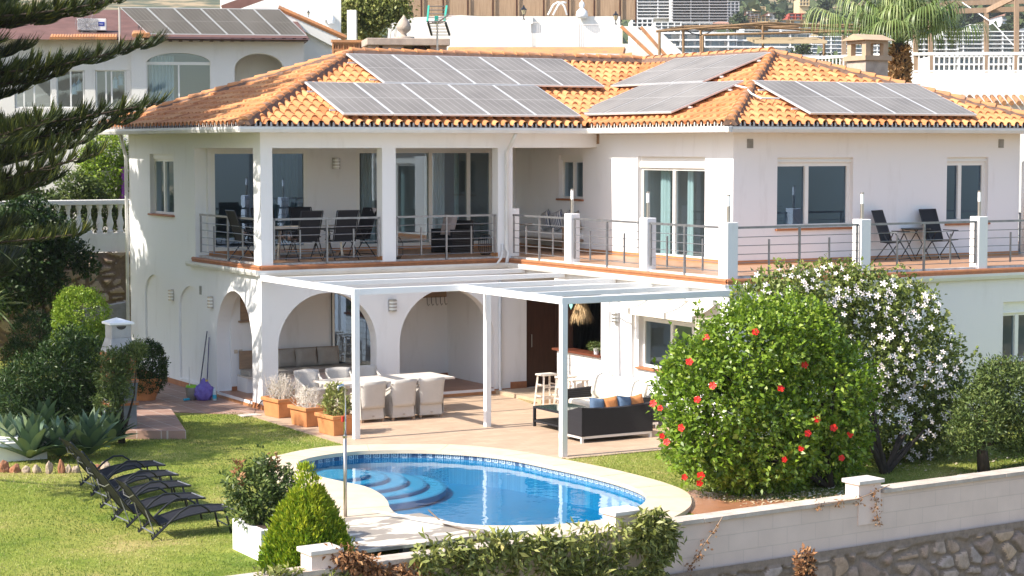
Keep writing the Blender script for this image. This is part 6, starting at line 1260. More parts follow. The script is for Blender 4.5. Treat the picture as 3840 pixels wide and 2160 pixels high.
# ---- taller white house with the sloping tiled parapet
Y2 = 24.; N2 = empty('neighbour_house', tuple(PY(780, 200, Y2)), 'tall white house with a sloping tiled parapet and black wall lantern', 'house')
m = MB(); yq(m, [(560, 30), (690, 14), (845, 100), (872, 100), (872, 240), (560, 240)], Y2, 4); yq(m, [(560, -60), (858, -60), (858, 110), (560, 110)], Y2+4.1, 3); m.build('wall', 'white2', N2, w=True)
m = MB(); P = [PY(700, 20, Y2-.2), PY(869, 95, Y2-.2)]; n = 18
for i in range(n): a = P[0]+(P[1]-P[0])*(i/n); b = P[0]+(P[1]-P[0])*((i+1.15)/n); m.tube([a, b], [.10, .085], 7)
m.build('parapet_tiles', 'ridge', N2, w=True); m = MB(); m.bar(PY(697, 28, Y2-.1), PY(845, 106, Y2-.1), .25, .35); m.build('parapet_coping', 'white2', N2, w=True)
m = MB(); m.bar(PY(560, 25, Y2+3), PY(700, -25, Y2+3), .3, .3); m.build('roof_verge', 'brownroof', N2, w=True)
def lantern(x, y0, y1, Y, label):
    a = PY(x, y1, Y); b = PY(x, y0, Y); h = b.z-a.z; e = empty('lantern', tuple(a), label, 'lantern'); m = MB(); m.lathe([(.12*h, 0), (.10*h, .05*h), (.035*h, .1*h), (.035*h, .3*h), (.09*h, .36*h)], n=8); m.lathe([(.22*h, .68*h), (.2*h, .74*h), (.07*h, .86*h), (.03*h, h)], n=6)
    for k in range(6): t = k*math.pi/3; m.bar((math.cos(t)*.10*h, math.sin(t)*.10*h, .35*h), (math.cos(t)*.19*h, math.sin(t)*.19*h, .69*h), .02*h)
    m.build('lantern_frame', 'black', e); m = MB(); m.lathe([(.085*h, .36*h), (.17*h, .69*h)], n=6); m.build('lantern_glass', pm('lantern_glass', (.6, .5, .3), .2), e)
lantern(776, 26, 43, Y2+3.6, 'small black lantern on the tall white house wall')
m = MB(); p = PY(825, 43, Y2+3.9); m.cbox(tuple(p), (.3, .35, .22)); m.lathe([(.12, -.22), (.14, -.1), (.1, 0)], tuple(p+Vector((.1, -.1, 0))), 10); tag(m.build('security_camera', 'opal'), 'small white security camera on the tall white house', 'camera')
# lattice of clay blocks
Y3 = 21.; a = PY(838, 143, Y3); b = PY(930, 109, Y3); LT = empty('lattice_wall', tuple(a), 'terracotta lattice block parapet beside the concrete chimney', 'lattice'); m = MB(); nx = 7; nz = 2; w = (b.x-a.x)/nx; h = (b.z-a.z)/nz
for i in range(nx+1): m.box(a.x+w*i-.02, a.x+w*i+.02, Y3, Y3+.12, a.z, b.z)
for j in range(nz+1): m.box(a.x, b.x, Y3+.002, Y3+.118, a.z+h*j-.025, a.z+h*j+.025)
for i in range(nx):
    for j in range(nz):
        c = Vector((a.x+w*(i+.5), Y3+.06, a.z+h*(j+.5)))
        for k in range(4): t = k*math.pi/4; d = Vector((math.cos(t)*w*.48, 0, math.sin(t)*h*.48)); m.bar(c-d, c+d, .035, .08)
m.build('lattice', 'ridge', LT, w=True); m = MB(); m.box(a.x-.05, b.x+.05, Y3-.04, Y3+.18, b.z+.02, b.z+.1); m.build('coping', 'ridge', LT, w=True)
# concrete chimney block with arched openings
Y4 = 17.; CB = empty('chimney_block', tuple(PY(1030, 145, Y4)), 'broad pale concrete chimney block with flat slab top behind the roof', 'chimney'); m = MB(); yb(m, 923, 96, 1132, 114, Y4-.15, 1.6); m.build('top_slab', 'concrete_warm', CB, w=True, bevel=.02); m = MB()
for x0, x1 in ((930, 953), (963, 1015), (1083, 1124)): yb(m, x0, 114.5, x1, 175, Y4, 1.2)
yb(m, 1015, 116, 1083, 175, Y4+.9, .2); m.build('block_wall', 'concrete_warm', CB, w=True)
m = MB(); p = PY(1056, 150, Y4+.3); m.lathe([(.3, -.5), (.3, .1), (.26, .28), (.15, .4), (.02, .44)], tuple(p), 14); m.build('flue_cowl', pm('sooty', (.08, .05, .04), .7), CB, w=True)
p = PY(1016, 93, 19.5); m = MB(); m.lathe([(.32, -.2), (.32, 0), (.1, .02), (.08, .1), (.2, .2), (.22, .32), (.16, .46), (.06, .58), (.01, .66)], tuple(p), 14); tag(m.build('stone_finial', 'concrete_warm', smooth=True), 'pale stone pine cone finial standing behind the chimney slab', 'finial')
# aerial
p = PY(1100, 146, 16.); q = PY(1100, 55, 16.); AN = empty('aerial', tuple(p), 'television aerial with green side arms on a thin grey mast', 'aerial'); m = MB(); m.tube([p-Vector((0, 0, .5)), q], .03, 6); m.build('mast', 'steel', AN, w=True)
m = MB()
for x0, x1 in ((1075.5, 1076), (1121, 1119)): m.bar(PY(x0+3, 15, 15.9), PY(x1-1, 54, 15.6), .05, .06)
m.bar(PY(1098, 40, 15.7), PY(1098, 60, 15.7), .07, .1); m.build('side_arm', pm('green_plastic', (.03, .38, .28), .5), AN, w=True); m = MB()
for x0, x1 in ((1077, 1086), (1121, 1131)): m.bar(PY(x0, 57, 15.6), PY(x1, 88, 16.), .05, .06)
m.build('lower_arm', 'black', AN, w=True); m = MB()
for i in range(5): t = i/4; m.tube([PY(1077, 16+38*t, 15.9-.3*t), PY(1120, 16+38*t, 15.9-.3*t)], .012, 4); m.tube([PY(1078+9*t, 58+30*t, 15.6+.4*t), PY(1121+10*t, 58+30*t, 15.6+.4*t)], .012, 4)
m.tube([PY(1095, 60, 15.8), PY(1128, 38, 14.6)], .02, 5)
for i in range(7): t = i/6; c = PY(1095, 60, 15.8)*(1-t)+PY(1128, 38, 14.6)*t; m.tube([c-Vector((.16, 0, 0)), c+Vector((.16, 0, 0))], .008, 4)
m.build('rods', 'steel', AN, w=True)
turn_end()
# ---- white terrace house in the middle
turn_begin(-30)
Y5 = 42.; N3 = empty('terrace_house', tuple(PY(1250, 140, Y5)), 'white terraced house with railings, stairs and a reed screen on its roof terrace', 'house')
def T3(mb, name, mat, **k): return mb.build(name, mat, N3, w=True, **k)
m = MB(); yq(m, [(975, 47), (1160, 38), (1160, 200), (975, 200)], Y5, .5); yq(m, [(1160, 38), (1330, 50), (1330, 200), (1160, 200)], Y5, .5); yb(m, 1290, 51, 1336, 124, Y5-1.0, 1.1); yb(m, 1336, 118, 1560, 200, Y5-.6, .5); yb(m, 1430, 58, 1456, 122, Y5-1., .5); yb(m, 1545, 64, 1566, 126, Y5-1., .5); yb(m, 1336, 41, 1560, 122, Y5+1.8, .4); yb(m, 1195, 41, 1340, 60, Y5+1.6, .3)
T3(m, 'wall', 'white2')
m = MB(); yb(m, 1336, 126, 1560, 200, Y5-.9, .3); yb(m, 1560, 110, 1700, 220, Y5+.3, .4); T3(m, 'lower_wall', 'white2')
for x0, x1, yy0, yy1 in ((1340, 1429, 55, 118), (1457, 1546, 61, 122)):
    m = MB(); yb(m, x0, yy0, x1, yy0+1.5, Y5-.9, .05); yb(m, x0, yy1-1.5, x1, yy1, Y5-.9, .05); x = x0
    while x < x1: yb(m, x, yy0, x+1.4, yy1, Y5-.87, .03); x += 5.2
    T3(m, 'railing', 'frame')
for pts in ([(1562, 66), (1600, 66), (1700, 158), (1660, 158)], [(1612, 68), (1650, 68), (1735, 150), (1690, 158)]):
    m = MB(); yq(m, pts, Y5-1.2+(.8 if pts[0][0] > 1600 else 0), .25); s_ = T3(m, 'stair_wall', 'white2'); a = PY(pts[0][0], pts[0][1], Y5-1.25); b = PY(pts[3][0], pts[3][1], Y5-1.25); m = MB(); m.bar(a, b, .14, .12); m.build('stair_edge', 'ridge', s_, w=True)
m = MB()
for i in range(64):
    x = 1128+6.9*i; yy = 130+(4 if x > 1330 else 0)*0; p = PY(x, 142, Y5-2.6); q = PY(x+5, 124, Y5-1.2); m.tube([p, q], [.13, .11], 6)
m.build('eave_tiles', 'ridge', N3, w=True); m = MB(); yb(m, 1128, 141, 1560, 147, Y5-2.5, .4); T3(m, 'eave', 'white2')
M['reed'] = pm('reed_screen', (.46, .32, .21), .9, col2=(.32, .21, .13), scale=3, stretch=(14, 14, .4), bump=.8)
RS = empty('reed_screen', tuple(PY(1300, 48, Y5+2.5)), 'brown reed privacy screen along the roof terrace', 'screen'); m = MB(); yq(m, [(1000, -30), (1600, -30), (1600, 50), (1335, 46), (1165, 38), (1000, 46)], Y5+2.6, .06); m.build('reeds', 'reed', RS, w=True); m = MB()
for x in (1000, 1060, 1115, 1177, 1240, 1300, 1368, 1430, 1495, 1560, 1600): m.tube([PY(x, 58, Y5+2.5), PY(x, -30, Y5+2.5)], .04, 5)
m.build('screen_post', 'door', RS, w=True)
lantern(1317.5, 13, 50, Y5-.5, 'black lantern on the pillar at the left end of the white railing'); lantern(1549, 28, 62, Y5-.8, 'black lantern on the pillar at the top of the terrace stairs')
m = MB(); a = [(1378, 38), (1392, 12), (1402, 6), (1412, 7), (1420, 16), (1426, 38)]; m.tube([PY(x, y, Y5+2.2) for x, y in a], .045, 6); m.tube([PY(x+13, y, Y5+1.9) for x, y in a[:4]], .045, 6); tag(m.build('pool_ladder', 'opal', smooth=True), 'curved white ladder rails on the roof terrace', 'ladder')
p = PY(1464, 46, Y5+1.6); m = MB(); m.lathe([(.2, 0), (.26, .12), (.22, .3), (.1, .4), (.07, .44), (.11, .5), (.12, .58), (.09, .66), (.04, .7), (.03, .74)], tuple(p), 12, 1, .7); tag(m.build('garden_bust', 'opal', smooth=True), 'small white bust ornament on the terrace parapet', 'ornament')
m = MB(); P = [PY(1258, 148, 36), PY(1560, 143, 36), PY(1555, 141, 38), PY(1470, 134, 38)]; m.add([P[0], PY(1440, 160, 35), PY(1592, 136, 35), P[3]], [(0, 1, 2, 3)]); SR = empty('shed_roof', tuple(P[0]), 'low lean to roof with red tiles and grey panels below the terrace', 'roof'); m.build('panels', 'cells', SR, w=True); m = MB()
for i in range(5): m.tube([PY(1440+8*i, 161-1*i, 34.9-.1*i), PY(1590, 137+1.5*i, 34.9-.1*i)], .09, 6)
m.build('roof_tiles', 'ridge', SR, w=True); m = MB(); yb(m, 1440, 150, 1592, 200, 35.3, 2); m.build('wall', 'white2', SR, w=True)
# bougainvillea-like tree and white pillar
shrub('yellow green climbing tree between the white houses', [(870, 30, 35), (905, 15, 40), (950, 25, 38), (985, 10, 30), (900, 60, 28), (930, 75, 24), (860, 50, 20), (1010, 35, 20)], 37.5, 1500, 'leaf_vine', .16, .09, .14, rsd=61, name='climbing_tree', cat='tree', rough=.2)
m = MB(); yb(m, 873, 25, 896, 108, 36.2, .5); m.build('x', 'white2'); o = bpy.data.objects['x']; o.name = 'white_pillar'; tag(o, 'slim white rendered pillar wrapped by the climbing tree', 'pillar')
# ---- rusty pipe pergola
M['rust'] = pm('rusty_pipe', (.30, .19, .10), .8, col2=(.22, .13, .07), scale=5)
YP = 34.; RP = empty('pipe_pergola', tuple(PY(1800, 148, YP)), 'rusty pipe pergola frame behind the tiled roof', 'pergola')
for x, t, b, yy in ((1659, 80, 190, YP), (1719, 68, 190, YP+1), (1763, 72, 190, YP+3), (1768, 88, 190, YP), (1919, 58, 190, YP+1), (2073, 92, 190, YP+2)): m = MB(); m.tube([PY(x, b, yy), PY(x, t, yy)], .055, 6); m.build('pipe_post', 'rust', RP, w=True)
m = MB()
for a, b, ya, yb_ in (((1652, 79), (1932, 57), YP, YP), ((1719, 67), (1990, 61), YP+1, YP+1), ((1652, 79), (1719, 67), YP, YP+1), ((1763, 73), (2160, 62), YP+3, YP+3), ((1768, 88), (2165, 78), YP, YP), ((1932, 57), (2170, 72), YP, YP+2), ((1900, 68), (2180, 82), YP+1, YP+2), ((1720, 69), (1790, 76), YP+1, YP+3), ((1860, 66), (1930, 74), YP, YP+3)): m.tube([PY(*a, ya), PY(*b, yb_)], .05, 6)
m.build('pipe_rail', 'rust', RP, w=True); m = MB()
for i, x in enumerate((1730, 1760, 1795)): pass
m.tube([PY(1722, 72, YP+1), PY(1740, 84, YP+1), PY(1763, 89, YP+1), PY(1780, 84, YP+1), PY(1797, 74, YP+1)], .02, 4); m.build('cable', 'black', RP, w=True)
m = MB(); p0, p1 = PY(1895, 74, YP+.5), PY(2050, 94, YP+3); p1.z = p0.z-.55
for i in range(6): m.box(p0.x, p1.x, YP+i*.5, YP+i*.5+.1, p1.z+.05*i, p1.z+.05*i+.12)
m.build('reed_roll', pm('pale_slats', (.55, .42, .26), .8), RP, w=True)
# ---- right terrace wall with timber pergola
YR = 29.; RT_ = empty('terrace_wall', tuple(PY(2420, 240, YR)), 'curved white terrace wall with white railing at the right edge', 'wall'); m = MB(); zt3 = PY(2430, 182, YR).z; xa = PY(2150, 200, YR).x
pts = [(xa-3, YR+6), (xa, YR+2.2), (xa+1.5, YR+.6), (xa+3.5, YR), (xa+16, YR)]; 
for a, b in zip(pts, pts[1:]): m.add([(a[0], a[1], -1), (b[0], b[1], -1), (b[0], b[1]+.3, -1), (a[0], a[1]+.3, -1), (a[0], a[1], zt3), (b[0], b[1], zt3), (b[0], b[1]+.3, zt3), (a[0], a[1]+.3, zt3)], BOXF)
m.build('wall', 'white2', RT_, w=True); m = MB()
for a, b in zip(pts[:-1], pts[1:]):
    L = math.hypot(b[0]-a[0], b[1]-a[1]); n = int(L/.17)
    for i in range(n): x = a[0]+(b[0]-a[0])*i/n; y = a[1]+(b[1]-a[1])*i/n+.15; m.box(x-.022, x+.022, y-.022, y+.022, zt3, zt3+.62)
    m.bar((a[0], a[1]+.15, zt3+.66), (b[0], b[1]+.15, zt3+.66), .1, .1); m.bar((a[0], a[1]+.15, zt3+.06), (b[0], b[1]+.15, zt3+.06), .05, .05)
m.build('railing', 'frame', RT_, w=True)
m = MB(); p = PY(2425, 256, 24.); 
for i in range(32): x = p.x+.24*i; m.tube([(x, 23.6, p.z-.05), (x+.0, 24.3, p.z+.18)], [.09, .07], 6)
m.build('eave_tiles', 'ridge', RT_, w=True); m = MB(); p = PY(2440, 268, 24.); m.box(p.x, p.x+12, 24.0, 24.3, -2, p.z+.1); m.build('lower_wall', 'white2', RT_, w=True)
M['timber'] = pm('stained_timber', (.36, .25, .17), .7, col2=(.30, .20, .13), scale=3, stretch=(3, 3, .4))
TP = empty('timber_pergola', tuple(PY(2430, 180, YR+.4)), 'brown timber pergola posts rising behind the white railing', 'pergola')
for x, t, yy in ((2123, 90, YR+3), (2303, 70, YR+.6), (2341, 20, YR+3), (2481, 20, YR+1.5), (2557, -20, YR+.6)): a = PY(x, 186, yy); b = PY(x, t, yy); m = MB(); m.bar(a, b, .15, .15); m.build('post', 'timber', TP, w=True)
for a, b, ya, yb_ in (((2300, 12), (2600, 2), YR+3, YR+3), ((2340, 30), (2600, 22), YR+1.5, YR+1.5), ((2481, 28), (2557, -10), YR+1.5, YR+.6)): m = MB(); m.bar(PY(*a, ya), PY(*b, yb_), .12, .18); m.build('beam', 'timber', TP, w=True)
m = MB(); m.tube([PY(2420, 6, YR+2), PY(2500, 60, YR+1), PY(2560, 125, YR+.7)], .02, 4); m.build('cable', 'opal', TP, w=True)
turn_end()
# ---- fan palm behind the chimney
xp = PY(2262, 215, 9.5); PAe = empty('fan_palm', (xp.x, 9.5, 3), 'fan palm with drooping fronds and shaggy trunk behind the chimney', 'palm tree'); zc_ = PY(2262, 92, 9.5).z; m = MB(); m.tube([(xp.x, 9.5, 3), (xp.x, 9.5, zc_-.2)], [.24, .2], 12); m.build('trunk', 'bark', PAe, w=True); z2 = PY(2262, 212, 9.5).z
M['palm_fibre'] = leaf_mat('palm_fibre', [(0, (.26, .13, .05)), (.5, (.48, .26, .10)), (1, (.66, .42, .2))], .8, .1); crown('bark_fibre', [(np.array((xp.x, 9.5, z2+.16*i)), np.array((.30-.008*i, .30-.008*i, .15))) for i in range(int((zc_-z2)/.16)-1)], 520, 3, .19, .09, .03, 'palm_fibre', PAe, w=True, up=.7, shell=.9, rsd=71)
PV = []; PF = []; PR_ = []; g = random.Random(9); st_ = MB(); cz = Vector((xp.x, 9.5, zc_))
def frond(az, el, Ls, R0, seg=46):
    d = Vector((math.cos(az)*math.cos(el), math.sin(az)*math.cos(el), math.sin(el))); hub = cz+d*Ls+Vector((0, 0, -.12*Ls)); st_.tube([cz-Vector((0, 0, .3)), cz+d*Ls*.5, hub], .02, 5); s = d.cross(Vector((0, 0, 1))).normalized(); up = s.cross(d); tr = g.random()
    for i in range(seg):
        a = math.radians(-115+230*i/(seg-1)); v = (d*math.cos(a)+s*math.sin(a)+up*.12).normalized(); L = R0*g.uniform(.85, 1.1)*(1-.25*abs(a)/2); n = 8; p = hub.copy(); w = .05; b = len(PV); rr = min(1, tr*.5+g.random()*.5); sd = v.cross(Vector((0, 0, 1))).normalized(); drp = g.uniform(.75, 1.3)
        for k in range(n+1):
            t = k/n; ww = w*(1-.8*t*t) if t > .25 else w*.9; PV.append(p+sd*ww*.5); PV.append(p-sd*ww*.5); vv = (v*(1-t*.75)+Vector((0, 0, -1))*drp*(max(0, t-.32)*4.2)).normalized(); p = p+vv*L/n
        for k in range(n): PF.append((b+2*k, b+2*k+1, b+2*k+3, b+2*k+2)); PR_.append(rr)
for k in range(22): frond(k*2.399+g.uniform(-.2, .2), math.radians(72-62*(k/22)), g.uniform(.8, 1.4), g.uniform(1.3, 1.9))
for az_, el_, l_, r_ in ((-28, 14, 2.1, 1.5), (152, 22, 2.3, 1.8), (140, 40, 1.7, 1.6), (-45, 35, 1.6, 1.5)): frond(math.radians(az_), math.radians(el_), l_, r_)
npmesh('fronds', [tuple(v) for v in PV], PF, 'leaf_palm', PAe, rnd=PR_, w=True); st_.build('leaf_stalk', pm('palm_stalk', (.16, .2, .06), .6), PAe, w=True)
# ---- far town
turn_begin(-30)
M['far_white'] = pm('far_white', (.74, .74, .74), .9); M['far_glass'] = pm('far_glass', (.30, .38, .44), .3); M['far_yellow'] = pm('far_ochre', (.62, .48, .28), .9); M['far_red'] = pm('far_red', (.45, .10, .07), .9); M['far_conc'] = pm('raw_concrete', (.46, .45, .46), .9); M['far_roof'] = pm('far_tile', (.42, .22, .15), .9)
def block(label, x0, y0, x1, y1, Y, fl, bays, mat='far_white', glass='far_glass', fr=.62, base=8, slabout=.8, dep=14, roof=None, bw=.8):
    Y = (Y+39.6)/.80-39.6; a = PY(x0, (y0+y1)/2, Y); b = PY(x1, (y0+y1)/2, Y); zt_ = PY((x0+x1)/2, y0, Y).z; z0 = PY((x0+x1)/2, y1, Y).z; e = empty('apartment_block' if fl > 2 else 'hillside_house', ((a.x+b.x)/2, Y, z0), label, 'building'); fh = (zt_-z0)/fl; w = b.x-a.x; m = MB(); m.box(a.x, b.x, Y+.6, Y+dep, z0-base, zt_)
    m.build('wall', mat, e, w=True); m = MB()
    for f in range(fl+1): m.box(a.x-.2, b.x+.2, Y-slabout, Y+.61, z0+fh*f-fh*.14, z0+fh*f+fh*.06)
    for i in range(0, bays+1, 1 if bays < 5 else 3): m.box(a.x+w*i/bays-.12, a.x+w*i/bays+.12, Y-slabout*.9, Y+.6, z0, zt_-fh*.1)
    m.build('slabs', mat, e, w=True); gm = None
    for f in range(fl):
        for i in range(bays):
            ww = w/bays*bw; x = a.x+w*(i+.5)/bays-ww/2
            if R.random() < .07: continue
            if gm is None: q = MB(); q.box(0, ww, 0, .1, 0, fh*fr); gm = q.build('window', glass, e); o = gm
            else: o = gm.copy(); COL.objects.link(o)
            o.location = (x-e.location.x, Y+.5-e.location.y, z0+fh*f+fh*.12-e.location.z); o.scale.x = R.choice((1, 1, 1, .8, .62))
    if roof: m = MB(); c = (a.x+b.x)/2; h = w*.16; m.add([(a.x-.5, Y-1, zt_), (b.x+.5, Y-1, zt_), (b.x+.5, Y+dep, zt_), (a.x-.5, Y+dep, zt_), (c-w*.1, Y+dep/2, zt_+h), (c+w*.1, Y+dep/2, zt_+h)], [(0, 1, 5, 4), (1, 2, 5), (2, 3, 4, 5), (3, 0, 4)]); m.build('roof', roof, e, w=True)
    return e
block('concrete apartment shell under construction with stacked curved decks, upper centre', 1690, -8, 1828, 56, 420, 9, 9, 'far_conc', 'far_glass', slabout=3)
block('white terraced apartment tower left of the concrete shell', 1602, -10, 1688, 46, 430, 7, 5, slabout=2.5); block('grey stepped annex at the right of the concrete shell', 1828, 4, 1858, 50, 440, 6, 3, 'far_conc')
block('low white apartment terrace under the concrete shell', 1590, 48, 1640, 78, 330, 3, 4, slabout=1.5); block('white villa cluster above the long glass terrace row', 1648, 56, 1712, 82, 320, 3, 4)
block('long white apartment row with glass fronts behind the rusty pergola', 1650, 84, 1850, 118, 260, 2, 10, bw=.9, fr=.75, slabout=2); block('white apartment row with dark glass at the right of the long row', 1850, 84, 2030, 120, 262, 2, 8, bw=.9, fr=.75, slabout=2)
block('lower white apartment row with recessed windows behind the roof ridge', 1700, 118, 1960, 150, 240, 2, 12, slabout=1.5); block('small white stacked house left of the grid hotel', 1992, 84, 2036, 118, 280, 3, 3, roof='far_roof'); block('white stepped houses with roof terraces left of the chimney', 1932, 118, 2040, 150, 230, 2, 5)
block('white hotel slab with regular grid of bays behind the palm', 2040, 92, 2172, 152, 300, 6, 8, bw=.78, fr=.66); block('white hotel wing with grid of bays right of the palm trunk', 2172, 80, 2240, 150, 330, 6, 4)
block('white curved modern block with dark glass bands right of the palm', 2290, 100, 2400, 152, 240, 4, 4, bw=.95, fr=.5, slabout=3); block('large pale hotel with sawtooth balconies at the right edge', 2370, 80, 2600, 132, 310, 5, 14, slabout=2); block('long low white building with dark windows behind the white railing', 2340, 142, 2600, 182, 170, 2, 12, slabout=1.5); block('white building with broad terrace at the foot of the palm', 2290, 150, 2360, 180, 200, 2, 4)
block('white cubic villa cluster behind the left end of the pipe pergola', 1712, 58, 1790, 84, 325, 3, 5, slabout=1.2); block('white stepped villa row behind the middle of the pipe pergola', 1870, 68, 1960, 84, 330, 2, 6, slabout=1.2); block('white flat roofed villas right of the middle of the pipe pergola', 1965, 66, 2040, 86, 335, 2, 5, slabout=1.2)
block('dark glazed pavilion with flat roof left of the chimney', 2000, 140, 2080, 166, 120, 1, 6, 'far_conc'); block('pale hillside villa near the right edge', 2440, 62, 2500, 84, 400, 2, 3)
for i, (x0, y0, x1, y1, mt, rf, lb) in enumerate([(1868, 42, 1900, 56, 'far_yellow', 'far_roof', 'ochre hillside villa left of the white gabled one'), (1878, 34, 1908, 44, 'far_white', 'far_roof', 'white gabled hillside villa at the hill foot'), (1905, 40, 1935, 54, 'far_yellow', 'far_roof', 'ochre hillside villa with tiled roof, centre'), (1935, 32, 1966, 48, 'far_white', 'far_roof', 'white hillside villa with brown hipped roof'), (1985, 34, 2032, 50, 'far_red', None, 'bright red flat roofed hillside house'), (1952, 50, 2060, 68, 'far_yellow', None, 'long yellow row of houses below the red house'), (1900, 17, 1925, 27, 'far_yellow', None, 'small yellow house high on the hillside'), (1880, 28, 1905, 34, 'far_white', 'far_roof', 'tiny white house high on the dry hillside'), (2012, -4, 2035, 14, 'far_yellow', None, 'pale yellow house at the top of the hillside'), (1790, 60, 1850, 74, 'far_white', 'far_roof', 'white villa below the concrete annex'), (1855, 56, 1900, 68, 'far_yellow', 'far_roof', 'ochre villa beside the dark hillside trees'), (2520, 40, 2580, 60, 'far_white', 'far_roof', 'white villa among the trees at the upper right')]):
    block(lb, x0, y0, x1, y1, 480 if y0 < 30 else 400, 2, 3, mt, roof=rf, slabout=.3, bw=.4)
M['leaf_far'] = leaf_mat('far_tree_leaf', [(0, (.03, .045, .02)), (.5, (.06, .09, .035)), (1, (.12, .15, .06))], .8, .1)
g = random.Random(21); i = 0
for (x, y, r, Yd) in [(1862, 48, 7, 380), (1846, 66, 4, 330), (2050, 40, 9, 380), (2075, 20, 10, 420), (2100, 45, 9, 380), (2140, 30, 10, 400), (2210, 20, 12, 420), (2290, 30, 12, 400), (2350, 45, 11, 390), (2400, 60, 10, 380), (2440, 40, 14, 420), (2500, 30, 15, 420), (2560, 50, 13, 390), (2530, 80, 9, 350), (2020, 125, 7, 215), (2092, 165, 6, 110), (1990, 150, 6, 150), (1960, 40, 5, 400), (2590, 20, 15, 430)]:
    i += 1; r *= .75; Yd = (Yd+39.6)/.80-39.6; bl = blobs_px([(x, y, r), (x+r*.8, y+r*.3, r*.7), (x-r*.7, y+r*.2, r*.75)], Yd); e = empty('far_tree', tuple(bl[0][0]), 'x', 'tree', 'trees standing among the distant houses'); e['label'] = ['dark round tree on the distant slope', 'dark bushy tree among distant houses'][0] ; e['label'] = 'dark round tree among the distant hillside houses'; crown('crown', bl, 90, 4, r*.12*Yd/300, r*.1*Yd/300, .5, 'leaf_far', e, w=True, rsd=i)
    m = MB(); c = bl[0][0]; m.tube([(c[0], c[1], c[2]-bl[0][1][0]*2), tuple(c)], [.3, .2], 6); m.build('trunk', 'bark', e, w=True)
turn_end()
# scrub on the hill
g2 = np.random.default_rng(8); n = 1500; dd = g2.uniform(380, 1400, n); ll = g2.uniform(-.12, .42, n)*dd; px = CP[0]+FW[0]*dd+RT[0]*ll; py = CP[1]+FW[1]*dd+RT[1]*ll; pz = np.array([gz(d) for d in dd])+2; per = 9; sz = np.repeat(dd/400*1.8, per)
pos = np.repeat(np.stack([px, py, pz], 1), per, 0)+g2.normal(size=(n*per, 3))*np.array([1.6, 1.6, .8])*sz[:, None]*.8; Vv, F = leafquads(pos, g2.normal(size=(n*per, 3)), g2.normal(size=(n*per, 3)), sz*1.5, sz*1.3); tag(npmesh('hillside_scrub', Vv, F, 'leaf_far', rnd=g2.random(n*per)), 'dark scrub bushes dotted over the dry hillside', 'scrub', kind='stuff')
# ================================================================ BALCONY AND PATIO THINGS
def sling_chair():
    t = empty('folding_chair', (0, 0, 0), 'x', 'chair', 'black sling folding chairs'); w = .27; bp = [(-.18, .43), (-.24, .62), (-.34, .9), (-.42, 1.12)]
    m = MB(); vs = [(x, y, z) for y, z in bp for x in (-w+.02, w-.02)]; m.add(vs, [(2*i, 2*i+1, 2*i+3, 2*i+2) for i in range(3)]); o = m.build('backrest', 'sling', t, smooth=True)
    m = MB(); vs = [(x, y, z) for y, z in ((-.2, .42), (0, .40), (.26, .44)) for x in (-w+.02, w-.02)]; m.add(vs, [(2*i, 2*i+1, 2*i+3, 2*i+2) for i in range(2)]); m.build('seat', 'sling', t, smooth=True)
    for s in (-1, 1):
        m = MB(); m.tube([(s*w, y, z) for y, z in bp], .014, 6); m.tube([(s*w, -.2, .43), (s*w, .27, .45)], .013, 6); m.build('side_rail', 'black', t, smooth=True)
        m = MB(); m.tube([(s*(w+.02), -.34, 0), (s*(w+.02), .02, .44), (s*(w+.025), .12, .64)], .013, 6); m.build('leg', 'black', t); m = MB(); m.tube([(s*(w+.035), .30, 0), (s*(w+.035), .0, .44), (s*(w+.03), -.1, .60)], .013, 6); m.build('leg', 'black', t)
        m = MB(); m.cbox((s*(w+.03), .02, .655), (.045, .44, .022)); m.build('armrest', 'black', t, bevel=.008)
    m = MB(); m.tube([(-w, -.42, 1.12), (w, -.42, 1.12)], .014, 6); m.tube([(-w-.02, -.3, .06), (w+.02, -.3, .06)], .011, 6); m.tube([(-w-.03, .27, .06), (w+.03, .27, .06)], .011, 6); m.build('crossbar', 'black', t); return t
sc = sling_chair()
def cp(x, y): p = GP(x, y, FL); return (p.x, p.y, FL)
L_ = [((1.35, .75), 0.05, 'left of the two black folding chairs at the front of the balcony table'), ((2.25, .72), -.03, 'black folding chair at the front of the balcony table beside the pillar side'), ((3.05, 1.6), math.pi/2+.2, 'black folding chair at the right end of the balcony table with a towel on it'), ((1.25, 2.5), math.pi, 'black folding chair behind the balcony table, left'), ((2.2, 2.55), math.pi-.1, 'black folding chair behind the balcony table, right'), ((.35, 1.6), -math.pi/2, 'black folding chair at the left end of the balcony table by the column')]
for i, (p, r, lb) in enumerate(L_):
    if i == 0: sc.location = (p[0], p[1], FL); sc.rotation_euler.z = r; sc['label'] = lb
    else: dup(sc, (p[0], p[1], FL), r, lb)
p = cp(2248, 657); dup(sc, p, math.pi+.42, 'black folding chair left of the little round table on the open balcony'); p = cp(2366, 652); dup(sc, p, math.pi+.1, 'black folding chair right of the little round table on the open balcony')
BT = empty('balcony_table', (1.75, 1.62, FL), 'rectangular wood topped table with dark frame on the left balcony', 'table'); m = MB()
for i in range(8): m.box(-.95, .95, -.44+i*.11, -.44+i*.11+.1, .70, .73)
m.build('tabletop', 'wood_pale', BT); m = MB(); m.box(-.93, .93, -.42, .42, .66, .699); m.build('table_frame', 'black', BT)
for x in (-.8, .8):
    for y in (-.34, .34): m = MB(); m.bar((x, y, 0), (x*.92, y*.9, .66), .05); m.build('leg', 'steel', BT)
m = MB(); m.bar((-.78, 0, .12), (.78, 0, .12), .04, .05); m.build('stretcher', 'rail', BT)
p = cp(2303, 652); RTb = empty('bistro_table', p, 'small round dark bistro table with crossed legs between two folding chairs', 'table'); m = MB(); m.cyl((0, 0, .68), .33, .025, 28); m.build('tabletop', 'black', RTb)
